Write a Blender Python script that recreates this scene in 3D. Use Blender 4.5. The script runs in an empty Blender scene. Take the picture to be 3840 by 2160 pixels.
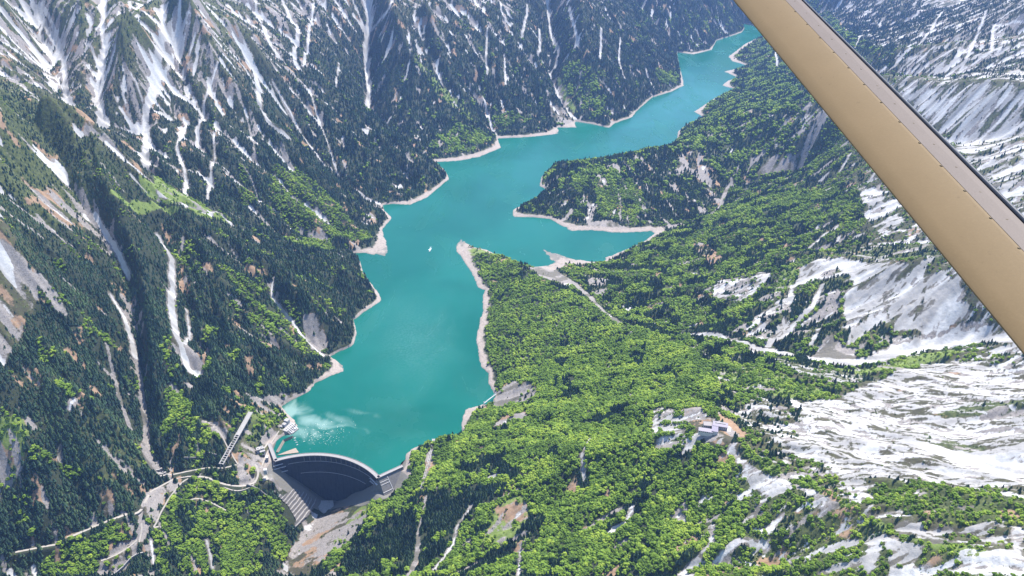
import bpy, math, random, time
import numpy as np
from mathutils import Vector, Matrix
T0 = time.time()
R = math.radians
sc = bpy.context.scene
col = sc.collection

# ---------------------------------------------------------------- camera, sky, sun, exposure
CAM_H = 1700.0
cam_d = bpy.data.cameras.new("camera"); cam = bpy.data.objects.new("camera", cam_d); col.objects.link(cam)
cam.location = (0, 0, CAM_H); cam.rotation_euler = (R(60), 0, 0)
cam_d.sensor_width = 36.0; cam_d.lens = 18.0 * 2021.0 / 1288.0
cam_d.clip_start = 0.05; cam_d.clip_end = 40000
sc.camera = cam
SUN_EL, SUN_AZ = 62.0, 31.0           # azimuth measured from the viewing direction (+y), negative to the left
sd = Vector((math.sin(R(SUN_AZ)) * math.cos(R(SUN_EL)), math.cos(R(SUN_AZ)) * math.cos(R(SUN_EL)), math.sin(R(SUN_EL))))
w = bpy.data.worlds.new("World"); sc.world = w; w.use_nodes = True
wn = w.node_tree.nodes; wl_ = w.node_tree.links
sky = wn.new('ShaderNodeTexSky'); sky.sky_type = 'NISHITA'; sky.sun_disc = False
sky.sun_elevation = R(SUN_EL); sky.sun_rotation = R(SUN_AZ); sky.altitude = 3000; sky.air_density = 1.0; sky.dust_density = 0.6
wn['Background'].inputs['Strength'].default_value = 0.15
wl_.new(sky.outputs[0], wn['Background'].inputs['Color'])
sl = bpy.data.lights.new("sun", 'SUN'); sl.energy = 4.4; sl.angle = R(0.5); sl.color = (1.0, 0.955, 0.89)
so = bpy.data.objects.new("sun", sl); col.objects.link(so)
so.rotation_euler = sd.to_track_quat('Z', 'Y').to_euler(); so.location = (0, 0, 3000)
sc.view_settings.view_transform = 'Standard'; sc.view_settings.look = 'None'
sc.view_settings.exposure = 1.32; sc.view_settings.gamma = 1.0; sc.view_settings.use_curve_mapping = False
sc.render.engine = 'CYCLES'
sc.cycles.max_bounces = 6; sc.cycles.diffuse_bounces = 3; sc.cycles.glossy_bounces = 2; sc.cycles.volume_bounces = 1
sc.cycles.use_denoising = True

# ---------------------------------------------------------------- data traced in image coordinates, heights estimated, cast to world metres

LINES = [[(-1738,2462.6,1080),(-1671.5,2595.5,950),(-1605,2702.3,850),(-1502.7,2766.1,750),(-1349.9,2705.4,600),(-1231.3,2823,430),(-1103.7,2881.9,300),(-951.9,3033.2,180),(-753.3,3166.5,70),(-624.4,3214.6,15)],[(-1645.1,4206,1050),(-1582,4136,950),(-1539.7,4069,850),(-1426.5,3921.9,680),(-1269.7,3801.4,520),(-1103.4,3783.6,360),(-947.2,3663.7,200),(-749.6,3578.7,90),(-644.5,3615.2,20)],[(-2250,4500,1200),(-1950,4450,1050),(-1678.8,4443,860),(-1461.8,4500.9,690),(-1239.4,4524.3,510),(-1100.6,4524.3,420),(-874.6,4446,290),(-528.2,4260.8,110),(-391.4,4160.9,20)],[(-1100,6300,950),(-754.7,5457.2,560),(-649.6,5265.1,400),(-349.9,5038.6,180),(-218.8,4867.2,80),(-105.2,4735.9,10)],[(-603.6,5566.2,640),(-401.3,5445.3,460),(101,5293.9,130),(263.8,5062.5,15)],[(-300,6500,760),(-81.9,5911.2,520),(176.8,5636.9,300),(313.1,5251.2,70)],[(480,7000,760),(511.9,6286.8,560),(523,5983.8,450),(531.5,5640.2,280),(566.9,5327.6,120),(619,5046.5,15)],[(871.1,6717.4,390),(844.8,5997.7,190),(826.1,5436.4,60)],[(560,6900,640),(697.6,6563.6,480),(1018.4,6797.6,280),(1273.5,6753.2,130),(1338.9,6466.7,15)],[(1000,8600,800),(1300,7900,560),(1452,7444.8,350),(1551.5,7210.8,160),(1551.6,7000.9,12)],[(1500,8900,700),(1871.2,7720.6,300),(1990,7735.7,120),(2118.4,7743,10)],[(-3600,3900,1500),(-2900,4050,1250),(-2365.9,3917,1060)],[(-2453.6,4200.9,900),(-2294.6,3957.3,780),(-2050.5,3567.9,660)],[(-2111.4,4080.9,960),(-2005,3835.3,790),(-1874,3513.7,640)],[(-1750.6,3860.3,1000),(-1791.2,3693.9,770),(-1707.8,3435.8,520)],[(-1582,4136,950),(-1642.5,3965.7,740),(-1563.6,3594.6,560),(-1447.6,3209.9,440)],[(-3800,6500,1500),(-2500,6800,1350),(-1400,7200,1150),(-200,7800,1000),(600,8600,900)],[(2600,9300,900),(3400,8600,1200),(3800,7600,1300)],[(-1565.7,1763.7,640),(-1458.9,1815.5,470),(-1375.2,1828.1,340),(-1252.5,1847.9,290),(-1205.6,1841.5,262),(-1148.3,1846.1,200),(-1140.9,1887.3,130)],[(-1631.9,2097.4,900),(-1506.8,2111.1,700),(-1427.8,2054.4,520),(-1356.6,1954.2,390),(-1252.5,1847.9,290)],[(-1715.2,2734,790),(-1480,2510.5,600),(-1305.5,2289.1,430),(-1203.1,2045.1,270)],[(-1502.7,2766.1,750),(-1315.9,2467.3,590),(-1160.3,2271,440),(-1102.3,2088.5,300),(-1080.6,1962.2,180)],[(-1279.3,2752.4,510),(-1097.9,2562.6,360),(-990.3,2343.2,260),(-911.4,2202.4,160),(-846.5,2149.3,60)],[(-1149,2892.2,330),(-913.3,2662.5,240),(-719.2,2538.4,140),(-618.9,2491.3,30)],[(-871,3094.8,130),(-723.3,2926.9,95),(-582.5,2826.9,20)],[(-1057.2,2161.5,220),(-1068.3,2056.7,170),(-1035.4,1909.6,130),(-1008.7,1834.8,70)],[(-969.2,2246.6,210),(-954.7,2083.5,150),(-914,2012,110),(-863.2,1947.7,75)],[(172.6,4060.1,10),(248.3,4225.9,60),(417.5,4156.5,110),(586.8,4128.1,130),(916.8,4298,150),(1293.8,4529.3,240),(1480.6,4428.3,330),(1592.9,4209.9,430)],[(24,3688.3,8),(167.6,3816.3,50),(395,3883.5,110),(586.8,4128.1,130)],[(2126.8,3310.8,760),(2029.5,3670.3,680),(1967.9,4273.6,540),(1966.9,5010.5,340),(1888.7,5763.1,150),(1752.5,6059.9,25)],[(3300,2900,1200),(2126.8,3310.8,760)],[(2849.8,4574.4,680),(2533.7,4693.7,620),(2294.6,4973.3,520),(2293.6,5783.3,300),(2235.5,6827.7,80),(2167.6,7290.7,12)],[(3500,4800,1200),(2900,4700,850),(2849.8,4574.4,680)],[(3600,5900,1100),(3698.6,6066.2,600),(3142,6512.3,430),(3013.1,7614.2,250),(2608.8,7850.7,60)],[(2700,2700,1150),(1865.2,2796.4,690),(1760.3,2965.8,590),(1710.8,3275.4,540),(1635.8,3724.3,480),(1592.9,4209.9,430)],[(2400,2300,1050),(1750,2500,680),(1552.1,2729.2,520),(1456.8,3136.7,380),(1381.2,3398.7,260),(1171.2,3559.4,130),(991.1,3576.2,70),(788,3490.4,15)],[(2000,1900,1000),(1600,1950,780),(1318.8,2141.3,545),(1232.4,2242,495),(1189.1,2420.7,425),(1052.9,2593.9,355),(904,2806.6,250),(862.5,2938.8,200),(751.2,3179.8,130),(584.4,3155.4,50),(458.8,3189.5,8)],[(1164.2,2412.9,420),(1131,2312.5,402),(1032.1,2156.5,360),(915.1,2103.4,290),(806.2,2100.2,262)],[(-208.5,3327,6),(-160.1,3271.3,14),(-14,3127.2,45),(102.2,2901.6,60),(251.7,2696.9,90),(389.3,2437.8,138),(520.1,2239.1,215),(583.9,2056.5,262),(590.2,1881.9,300),(542.1,1691.4,350),(503.6,1575.1,373)],[(630.4,2100.2,262),(638.5,1940.7,300),(734.4,1806.6,345),(935.6,1821.8,364),(1111.4,1818.1,410),(1215.7,1726.8,462),(1304.6,1568.5,545),(1279,1385.2,680)],[(503.6,1575.1,373),(553.5,1504.6,395),(600,1350.5,430),(664.5,1211.1,490),(697.1,1114.1,540),(733.5,982.5,610),(800.1,866.6,690),(825.5,775,760)],[(664.5,1211.1,490),(792.7,1165.1,552),(872.1,1116.4,600),(931.4,1006.9,680)],[(503.6,1575.1,373),(361.9,1591,300),(208.1,1671.6,215),(47.5,1739.3,140),(-104.7,1841.1,80),(-232.6,1930.2,42)],[(208.1,1671.6,215),(118.7,1587.2,165),(2.1,1513.6,95),(-110.8,1423.6,20)],[(-232.6,1930.2,42),(-272.6,1820.5,20),(-332.1,1698,-20),(-404.9,1608.9,-85),(-453.4,1542.3,-120)],[(553.5,1504.6,395),(484.3,1416.6,330),(385.7,1350.4,255),(285.7,1271.1,200)],[(664.5,1211.1,490),(600.3,1174.7,420),(528.4,1142.3,352)],[(733.5,982.5,610),(711.8,976.2,548)],[(285.7,1271.1,200),(193.2,1214.1,120)],[(590.2,1881.9,300),(427.5,1982.7,225),(243.3,2062.5,150),(55.2,2129.7,75),(-24.4,2195.2,25)],[(900,560,700),(300,560,480),(-300,560,150),(-1500,560,350),(-3500,600,900)],[(-3700,900,1100),(-3700,2500,1300),(-3000,2600,1150),(-1738,2462.6,1080)],[(1500,700,1050),(2600,1200,1300),(3800,1800,1400)],[(-765.8,1784.5,14),(-854.1,1764,13),(-959,1796.9,15),(-1011.6,1779.1,16),(-1052,1730.4,14),(-1055.4,1651.2,12),(-1139.6,1611.3,10),(-1214,1557.1,8),(-1295.2,1524.1,6),(-1390.4,1501.5,4)],[(-828.2,1850.8,40),(-869.5,1818.3,22)],[(-773.2,2094,12),(-798.8,2013,45),(-851.1,2032.1,70)],[(-735.1,2046.7,14),(-747.1,1991.5,14),(-771.6,1949.5,14),(-769.1,1862,14),(-765.8,1784.5,14)],[(-437.4,1815.8,-66),(-400.4,1790.9,-58),(-362.7,1787.8,-42),(-339.5,1798.1,-18),(-328.8,1832.2,6)],[(-315.4,1879.8,14),(-330.8,1841.8,10)],[(-1911.4,3089.7,760),(-1843.4,3235.8,640),(-1743,3250.4,575),(-1522.4,3148.5,450),(-1319.8,3032.5,350),(-1151,3011.1,250),(-989.8,3160.2,130),(-782.3,3313,50),(-640.8,3445.8,5)],[(-675.5,3755.6,6),(-941,3888.4,130),(-1089.9,3968.3,230),(-1243.8,4214.9,450),(-1339,4210.3,640),(-1423.4,4308.3,800)],[(-480.2,4410.4,8),(-581.6,4508.2,30),(-842.1,4901.6,120),(-927.6,5091.6,190),(-982.8,5441.6,330),(-990.6,5845.6,640)],[(417.1,5105.7,6),(369.9,5291.8,30),(309.1,5580.4,110),(259.6,5778.9,180),(309.5,6318.9,380),(285.1,6617.6,500)],[(1516.9,6885.1,0),(1369.9,7011.3,70),(1230.3,7313.8,240),(1115.8,7555.1,330)],[(-96.9,4821,3),(-131.4,4950.8,60),(-159.2,5070,100),(-205.8,5207.4,190),(-244.1,5282,240)],[(690.2,3469.2,2),(970.5,3627.4,10),(1067.1,3761.2,30),(1138.1,3947.7,50),(1343.3,3878.5,90),(1644.5,3842.9,170),(1816.3,3592,290)],[(645.2,3396.8,2),(745,3272.7,60),(883.2,3116.1,125),(1025.1,2871.6,220),(1174.2,2723,300),(1290.4,2598.8,380),(1428.7,2471.4,460),(1492.2,2268.9,570)],[(153.1,3125.8,2),(255.6,2955.1,22),(378,2698.4,60),(487.5,2508.7,110),(586.7,2291.8,180),(725.7,2120.5,245),(842.5,2027,290),(953.4,1949,330),(1113.9,1935.4,372),(1320.6,1919,430),(1412.2,1819.1,500),(1384.7,1598.2,640)],[(1682.6,6263.1,0),(1832.8,6042,60),(2191.2,5844.6,200),(2390.6,5243,380),(2644.7,4845.8,480)],[(2124.7,7465.3,0),(2398.1,7489.5,30),(2812.8,7023.5,200),(3070.7,6318.9,380)],[(1270.9,5304.3,4),(1537.2,5436.4,60),(1708.1,5077.3,220),(1906.1,4825.3,330)],[(2040.9,3068.4,610),(2019.7,3222,545),(1952.8,3297.7,500),(1913.4,3557.8,440),(1850.3,3785.2,400),(1775.7,4022.1,340),(1718.1,4436.2,270)],[(2500,4150,560),(2350,4350,450),(2200,4700,350),(2050,5200,230)],[(485,1906.9,245),(589,1666.4,350),(624.5,1612.2,368),(703.2,1553,398),(852.1,1459.9,452),(949.9,1313.4,522),(1025,1207.6,575),(1060,1085.7,650)],[(-1049,1791.5,28),(-1116.5,1899.1,100),(-1196.5,2109.4,225),(-1289.8,2360.6,375),(-1415.6,2485.5,545),(-1496,2561.9,680)],[(-1046.2,2116.9,165),(-1159.1,2326.9,270),(-1222.4,2524.3,380),(-1279.5,2596.6,470)],[(-648.9,2440.4,6),(-767.8,2446.5,60),(-881.6,2554,165),(-913.1,2676.6,215)],[(-591.3,1871.9,-165),(-614.3,1797.9,-172),(-645.1,1711.7,-182),(-657.1,1605.8,-195),(-663.6,1489.7,-205)],[(-706,1779.9,-70),(-705.2,1706.9,-110),(-720.6,1567.7,-150)],[(-763.6,1540.6,-118),(-1018.2,1506.7,-78),(-1272.9,1487.2,-55),(-1458.3,1447.3,-40)]]
LAKE = [(-737.2,1895.4),(-735,1935.7),(-735.8,1979.1),(-718.3,2011.9),(-702,2008),(-700,2043.6),(-721,2077.9),(-743.1,2098.5),(-781.5,2146.9),(-743.8,2185.8),(-705,2225.7),(-694.6,2273.6),(-647.6,2318.1),(-607.1,2344.5),(-607.2,2376.2),(-642.5,2411),(-674.2,2438.8),(-647.8,2469.8),(-602.8,2509.2),(-598.5,2590.9),(-629.5,2691.1),(-596.6,2751),(-534.5,2844.5),(-563.6,2909.5),(-621.1,3011.2),(-655.3,3085.7),(-682,3174.2),(-734.8,3262.8),(-669.9,3266.7),(-576.1,3219.9),(-565.1,3258.8),(-589.5,3371.7),(-631,3508.2),(-599.2,3648.9),(-650.1,3729.8),(-669.8,3798.7),(-623.3,3818.7),(-528.5,3798.7),(-445.6,3900.5),(-384.7,4061.8),(-347.6,4152.2),(-389.3,4300.2),(-466.3,4405.8),(-319.7,4424.9),(-194.6,4489.4),(-67.5,4643.9),(-94.4,4814.8),(54.8,4829.5),(180.2,4859.1),(300.1,4904.1),(293.2,5019.8),(416.6,5019.8),(409.8,5148.3),(525.7,5091.4),(626.7,5011.9),(670.6,5107.5),(804,5231.4),(847.9,5360.4),(1005.3,5683.4),(1173.7,5832.1),(1290.1,5987.6),(1325.6,6263.1),(1357.5,6561.3),(1417.5,7008.6),(1548.5,6925.9),(1737,7093.1),(1853.6,7434.3),(2160.2,7755.3),(2228.9,7925.2),(2275.6,8174.4),(2343.2,8101.8),(2389.9,7705.6),(2432.4,7465.3),(2249.9,7528.1),(2086.2,7312.4),(1824.4,6844.8),(1823.7,6700.4),(1926.4,6548.9),(1790,6451.2),(1684.4,6379.5),(1752.9,6195),(1654.8,6117.2),(1574.4,5977),(1661.5,5893.4),(1460.1,5673.7),(1242.9,5351.7),(1286.8,5223),(1151.8,5099.5),(1061,4942.2),(1028,4785.6),(900,4560),(700,4480),(500,4420),(330,4370),(215,4290),(163.5,4175.3),(150.9,4050.7),(187.9,4001.4),(90.9,3838.9),(6.1,3739.5),(4,3653.6),(103.3,3653.6),(191.7,3630.2),(282,3495),(388.2,3503.8),(519.2,3473.3),(675.2,3495),(682.1,3464.6),(643.5,3409.2),(598.4,3355.2),(466.1,3251),(424.9,3219.9),(414.5,3170.4),(360,3178),(272.9,3208.4),(139.6,3306.5),(184.9,3166.7),(145,3144.3),(77.2,3114.8),(3.5,3144.3),(-59.6,3231.5),(-115.3,3290.5),(-180.7,3322.6),(-240.8,3409.2),(-262.9,3338.8),(-251.7,3274.6),(-210.1,3174.2),(-165.5,3042.8),(-144.9,2949.5),(-112.1,2922.7),(-122.2,2873.5),(-114.4,2778.5),(-130.6,2647.5),(-136.8,2527.9),(-120.8,2456.8),(-116.7,2381.1),(-83.9,2337.2),(-80.8,2271.3),(-57.5,2212.3),(-64.3,2146.9),(-95.5,2157.6),(-157.3,2129.9),(-167.6,2049.6),(-151.9,1996.4),(-238,1973.3),(-310,1935.7),(-352.8,1877.4),(-360.6,1842.2),(-388,1821.5),(-393,1797),(-398.9,1804.3),(-405,1811.4),(-411.3,1818.3),(-417.9,1824.9),(-424.7,1831.3),(-431.7,1837.5),(-439,1843.5),(-446.4,1849.1),(-454.1,1854.6),(-461.9,1859.7),(-469.8,1864.6),(-478,1869.2),(-486.3,1873.5),(-494.7,1877.6),(-503.3,1881.3),(-512,1884.8),(-520.8,1887.9),(-529.8,1890.7),(-538.8,1893.3),(-547.9,1895.5),(-557,1897.4),(-566.2,1899),(-575.5,1900.2),(-584.8,1901.2),(-594.2,1901.8),(-603.5,1902.1),(-612.9,1902.1),(-622.2,1901.7),(-631.6,1901.1),(-640.9,1900.1),(-650.2,1898.8),(-659.4,1897.2),(-668.5,1895.2),(-677.6,1893),(-686.6,1890.4),(-695.5,1887.5),(-704.3,1884.3),(-713,1880.9),(-721.6,1877.1),(-730,1873)]
# runnels: kind, depth, (x, y, width)
GULLIES = [
('snow',14,[(-2416,4235,12),(-2405,4225,12.4),(-2392,4211,12.8),(-2377,4193,13.1),(-2361,4172,13.5),(-2345,4151,13.9),(-2327,4126,14.2),(-2309,4101,14.6),(-2288,4073,15),(-2263,4043,15.4),(-2235,4010,15.8),(-2206,3974,16.1),(-2188,3944,16.5),(-2173,3917,16.9),(-2156,3886,17.2),(-2141,3859,17.6),(-2128,3835,18),(-2118,3810,18.4),(-2107,3784,18.8),(-2097,3759,19.1),(-2086,3733,19.5),(-2076,3708,19.9),(-2063,3679,20.2),(-2046,3648,20.6),(-2030,3617,21),(-1964,3498,21.4),(-1938,3450,21.8),(-1916,3408,22.1),(-1897,3374,22.5),(-1879,3344,22.9)]),
('snow',6,[(-2369,4230,8),(-2355,4211,8.2),(-2340,4189,8.4),(-2322,4164,8.6),(-2305,4138,8.8),(-2287,4113,9),(-2265,4081,9.2),(-2243,4049,9.4),(-2220,4013,9.6),(-2203,3982,9.8),(-2189,3955,10)]),
('snow',6,[(-2107,4054,8),(-2111,4040,8.2),(-2119,4033,8.4),(-2124,4023,8.5),(-2130,4012,8.7),(-2136,4001,8.9),(-2145,3993,9.1),(-2153,3981,9.3),(-2162,3973,9.5),(-2169,3961,9.6),(-2172,3947,9.8),(-2176,3932,10)]),
('snow',14,[(-2011,4145,16),(-2001,4107,16.2),(-1992,4073,16.4),(-1985,4043,16.5),(-1978,4012,16.7),(-1972,3985,16.9),(-1961,3956,17.1),(-1952,3931,17.3),(-1939,3898,17.5),(-1926,3865,17.6),(-1920,3838,17.8),(-1912,3808,18),(-1908,3784,18.2),(-1905,3764,18.4),(-1903,3744,18.5),(-1891,3719,18.7),(-1881,3698,18.9),(-1879,3682,19.1),(-1883,3667,19.3),(-1887,3652,19.5),(-1886,3635,19.6),(-1885,3618,19.8),(-1883,3601,20),(-1873,3580,20.2),(-1861,3560,20.4),(-1847,3536,20.5),(-1837,3510,20.7),(-1826,3476,20.9),(-1816,3445,21.1),(-1805,3412,21.3),(-1793,3378,21.5),(-1780,3345,21.6),(-1767,3311,21.8)]),
('snow',6,[(-1831,4191,6),(-1834,4157,6.2),(-1841,4130,6.4),(-1847,4104,6.6)]),
('snow',4,[(-2014,3886,5),(-2000,3867,5.6),(-1984,3845,6.2),(-1963,3812,6.8),(-1938,3776,7.4),(-1913,3741,8)]),
('snow',14,[(-1736,4153,18),(-1728,4128,18.1),(-1722,4105,18.2),(-1715,4083,18.3),(-1712,4068,18.4),(-1707,4050,18.5),(-1704,4035,18.6),(-1700,4019,18.7),(-1697,4004,18.7),(-1698,3983,18.8),(-1699,3958,18.9),(-1688,3908,19),(-1669,3840,19.1),(-1668,3819,19.2),(-1668,3802,19.3),(-1668,3785,19.4),(-1669,3768,19.5),(-1669,3751,19.6),(-1667,3734,19.7),(-1666,3718,19.8),(-1664,3701,19.9),(-1662,3685,20),(-1659,3664,20),(-1657,3648,20.1),(-1657,3626,20.2),(-1660,3608,20.3),(-1661,3586,20.4),(-1664,3567,20.5),(-1662,3546,20.6),(-1658,3530,20.7),(-1652,3511,20.8),(-1645,3488,20.9),(-1637,3464,21),(-1625,3431,21.1),(-1611,3394,21.2),(-1601,3364,21.3),(-1592,3333,21.3),(-1584,3306,21.4),(-1576,3278,21.5),(-1569,3255,21.6),(-1560,3232,21.7),(-1553,3213,21.8),(-1547,3197,21.9),(-1540,3178,22)]),
('snow',5,[(-1579,4085,6),(-1589,4078,6.4),(-1597,4068,6.8),(-1607,4061,7.2),(-1616,4054,7.6),(-1629,4050,8),(-1643,4042,8.4),(-1654,4030,8.8),(-1667,4018,9.2),(-1679,4003,9.6),(-1687,3980,10)]),
('snow',4,[(-1653,3959,6),(-1639,3882,6.8),(-1635,3830,7.6),(-1641,3803,8.4),(-1647,3780,9.2),(-1653,3757,10)]),
('snow',4,[(-1733,3650,4),(-1723,3641,4.3),(-1715,3637,4.7),(-1706,3628,5),(-1697,3614,5.3),(-1688,3600,5.7),(-1681,3590,6)]),
('snow',6,[(-1421,3909,5),(-1425,3891,5.2),(-1431,3876,5.3),(-1435,3858,5.5),(-1439,3839,5.6),(-1444,3821,5.8),(-1446,3799,5.9),(-1449,3777,6.1),(-1451,3754,6.3),(-1453,3732,6.4),(-1455,3710,6.6),(-1452,3685,6.7),(-1450,3660,6.9),(-1447,3635,7.1),(-1443,3607,7.2),(-1441,3581,7.4),(-1438,3552,7.5),(-1434,3523,7.7),(-1431,3495,7.8),(-1427,3466,8)]),
('snow',7,[(-1498,3584,5),(-1498,3554,5.2),(-1496,3521,5.4),(-1493,3488,5.6),(-1487,3456,5.8),(-1483,3427,6),(-1478,3395,6.1),(-1472,3363,6.3),(-1461,3341,6.5),(-1448,3320,6.7),(-1437,3302,6.9),(-1426,3285,7.1),(-1417,3266,7.3),(-1407,3243,7.5),(-1399,3223,7.7),(-1391,3200,7.9),(-1387,3179,8),(-1382,3154,8.2),(-1378,3133,8.4),(-1369,3114,8.6),(-1358,3096,8.8),(-1346,3079,9)]),
('snow',5,[(-1367,3550,3),(-1361,3522,3.2),(-1356,3497,3.4),(-1351,3473,3.6),(-1344,3445,3.8),(-1339,3420,3.9),(-1333,3393,4.1),(-1328,3364,4.3),(-1325,3339,4.5),(-1320,3311,4.7),(-1316,3286,4.9),(-1311,3257,5.1),(-1308,3232,5.2),(-1304,3207,5.4),(-1299,3179,5.6),(-1295,3154,5.8),(-1290,3129,6)]),
('snow',9,[(-1366,4227,10),(-1359,4216,10.3),(-1352,4202,10.6),(-1346,4191,11),(-1338,4176,11.3),(-1331,4161,11.6),(-1323,4146,11.9),(-1316,4132,12.2),(-1309,4104,12.6),(-1303,4081,12.9),(-1295,4053,13.2),(-1287,4022,13.5),(-1278,3991,13.8),(-1266,3949,14.2),(-1249,3900,14.5),(-1233,3872,14.8),(-1215,3840,15.1),(-1196,3801,15.4),(-1183,3784,15.8),(-1174,3777,16.1),(-1162,3772,16.4),(-1148,3768,16.7),(-1135,3768,17),(-1121,3767,17.4),(-1108,3767,17.7),(-1094,3763,18)]),
('snow',6,[(-1264,4220,5),(-1253,4214,5.1),(-1244,4212,5.2),(-1234,4210,5.2),(-1223,4204,5.3),(-1213,4201,5.4),(-1202,4195,5.5),(-1192,4192,5.5),(-1179,4182,5.6),(-1168,4168,5.7),(-1157,4153,5.8),(-1145,4138,5.8),(-1134,4123,5.9),(-1123,4108,6),(-1112,4093,6),(-1100,4078,6.1),(-1088,4063,6.2),(-1073,4049,6.3),(-1058,4036,6.3),(-1044,4025,6.4),(-1029,4011,6.5),(-1015,3997,6.6),(-1000,3987,6.7),(-983,3978,6.7),(-965,3966,6.8),(-948,3957,6.9),(-932,3948,7),(-914,3935,7),(-896,3922,7.1),(-878,3909,7.2),(-860,3897,7.2),(-842,3884,7.3),(-824,3871,7.4),(-806,3858,7.5),(-788,3845,7.5),(-769,3833,7.6),(-751,3823,7.7),(-733,3814,7.8),(-715,3805,7.8),(-698,3799,7.9),(-680,3794,8)]),
('snow',4,[(-1114,4378,3),(-1103,4351,3.1),(-1092,4328,3.2),(-1081,4304,3.3),(-1070,4281,3.4),(-1060,4258,3.5),(-1049,4234,3.6),(-1038,4214,3.7),(-1027,4191,3.8),(-1016,4171,3.9),(-1006,4151,4),(-995,4128,4.1),(-986,4107,4.2),(-976,4087,4.3),(-967,4067,4.4),(-957,4046,4.5),(-948,4026,4.6),(-938,4005,4.7),(-929,3984,4.8),(-919,3963,4.9),(-911,3946,5)]),
('rock',3,[(-1225,3439,4),(-1212,3426,4.2),(-1199,3412,4.4),(-1188,3403,4.5),(-1174,3389,4.7),(-1162,3376,4.9),(-1154,3356,5.1),(-1146,3336,5.3),(-1136,3313,5.5),(-1128,3293,5.6),(-1120,3273,5.8),(-1111,3253,6)]),
('rock',3,[(-1271,3742,5),(-1264,3727,5.2),(-1257,3711,5.4),(-1251,3695,5.5),(-1243,3676,5.7),(-1236,3660,5.9),(-1228,3640,6.1),(-1221,3620,6.3),(-1213,3600,6.5),(-1204,3577,6.6),(-1197,3557,6.8),(-1189,3537,7)]),
('snow',8,[(-1667,5095,12),(-1648,5095,12.2),(-1627,5091,12.4),(-1608,5091,12.6),(-1589,5090,12.8),(-1569,5090,13.1),(-1550,5063,13.3),(-1530,5024,13.5),(-1511,4989,13.7),(-1492,4950,13.9),(-1472,4910,14.1),(-1453,4866,14.3),(-1433,4815,14.5),(-1414,4767,14.7),(-1394,4715,14.9),(-1375,4667,15.2),(-1355,4644,15.4),(-1337,4625,15.6),(-1319,4606,15.8),(-1300,4587,16)]),
('snow',4,[(-1599,5252,7),(-1582,5182,7.5),(-1564,5108,8)]),
('snow',8,[(-1493,5429,12),(-1476,5397,12.3),(-1460,5369,12.5),(-1443,5337,12.8),(-1427,5308,13),(-1410,5280,13.3),(-1393,5256,13.6),(-1376,5228,13.8),(-1359,5204,14.1),(-1343,5179,14.3),(-1331,5133,14.6),(-1325,5073,14.9),(-1318,5010,15.1),(-1309,4942,15.4),(-1298,4867,15.7),(-1285,4797,15.9),(-1270,4735,16.2),(-1253,4666,16.4),(-1236,4638,16.7),(-1218,4623,17),(-1199,4607,17.2),(-1181,4592,17.5),(-1162,4572,17.7),(-1141,4546,18)]),
('snow',4,[(-1318,5626,6),(-1318,5585,6.2),(-1316,5541,6.4),(-1314,5496,6.5),(-1313,5451,6.7),(-1310,5403,6.9),(-1306,5354,7.1),(-1300,5306,7.2),(-1293,5258,7.4),(-1286,5211,7.6),(-1277,5155,7.8),(-1268,5099,7.9),(-1262,5039,8.1),(-1254,4972,8.3),(-1244,4900,8.5),(-1233,4821,8.6),(-1220,4739,8.8),(-1207,4657,9)]),
('snow',4,[(-1106,5167,4),(-1100,5110,4.3),(-1093,5046,4.6),(-1084,4978,4.9),(-1074,4903,5.1),(-1061,4816,5.4),(-1045,4715,5.7),(-1023,4587,6)]),
('snow',14,[(-1002,5845,26),(-999,5833,25.8),(-996,5816,25.6),(-993,5796,25.4),(-991,5771,25.1),(-991,5746,24.9),(-991,5721,24.7),(-990,5696,24.5),(-989,5667,24.3),(-990,5641,24.1),(-992,5615,23.9),(-994,5590,23.7),(-995,5564,23.4),(-997,5538,23.2),(-994,5512,23),(-990,5491,22.8),(-986,5470,22.6),(-982,5444,22.4),(-976,5411,22.2),(-966,5363,22),(-956,5319,21.7),(-946,5271,21.5),(-938,5230,21.3),(-938,5196,21.1),(-938,5158,20.9),(-937,5119,20.7),(-931,5051,20.5),(-914,4926,20.3),(-900,4927,20),(-887,4947,19.8),(-871,4949,19.6),(-850,4924,19.4),(-827,4887,19.2),(-803,4843,19),(-779,4799,18.8),(-755,4752,18.6),(-732,4715,18.3)]),
('snow',5,[(-808,5655,9),(-808,5599,9.1),(-812,5570,9.2),(-831,5575,9.3),(-852,5584,9.4),(-871,5589,9.6),(-892,5597,9.7),(-914,5609,9.8),(-937,5625,9.9),(-961,5645,10)]),
('snow',4,[(-1100,5384,4),(-1087,5366,4.2),(-1074,5351,4.4),(-1061,5332,4.7),(-1049,5317,4.9),(-1034,5303,5.1),(-1020,5300,5.3),(-1006,5293,5.6),(-991,5290,5.8),(-978,5291,6)]),
('snow',6,[(-171,5731,6),(-172,5685,6.5),(-173,5640,7),(-174,5595,7.5),(-175,5554,8),(-176,5508,8.5),(-176,5471,9),(-172,5429,9.5),(-169,5392,10),(-166,5362,10.5),(-164,5339,11)]),
('snow',3,[(-220,5493,4),(-198,5459,5),(-176,5425,6)]),
('snow',4,[(-52,5561,4),(-50,5524,4.4),(-49,5486,4.8),(-48,5452,5.1),(-47,5418,5.5),(-46,5384,5.9),(-45,5354,6.2),(-43,5320,6.6),(-42,5289,7)]),
('snow',6,[(-206,5225,5),(-198,5199,5.2),(-189,5170,5.5),(-180,5144,5.8),(-171,5118,6),(-162,5088,6.2),(-153,5051,6.5),(-144,5009,6.8),(-135,4968,7),(-125,4934,7.2),(-115,4901,7.5),(-105,4871,7.8),(-95,4841,8)]),
('snow',4,[(-85,6190,6),(-79,6118,6.7),(-72,6046,7.3),(-66,5958,8),(-56,5898,8.7),(-38,5862,9.3),(-15,5842,10),(12,5882,10.7),(40,5919,11.3),(69,5947,12)]),
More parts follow.
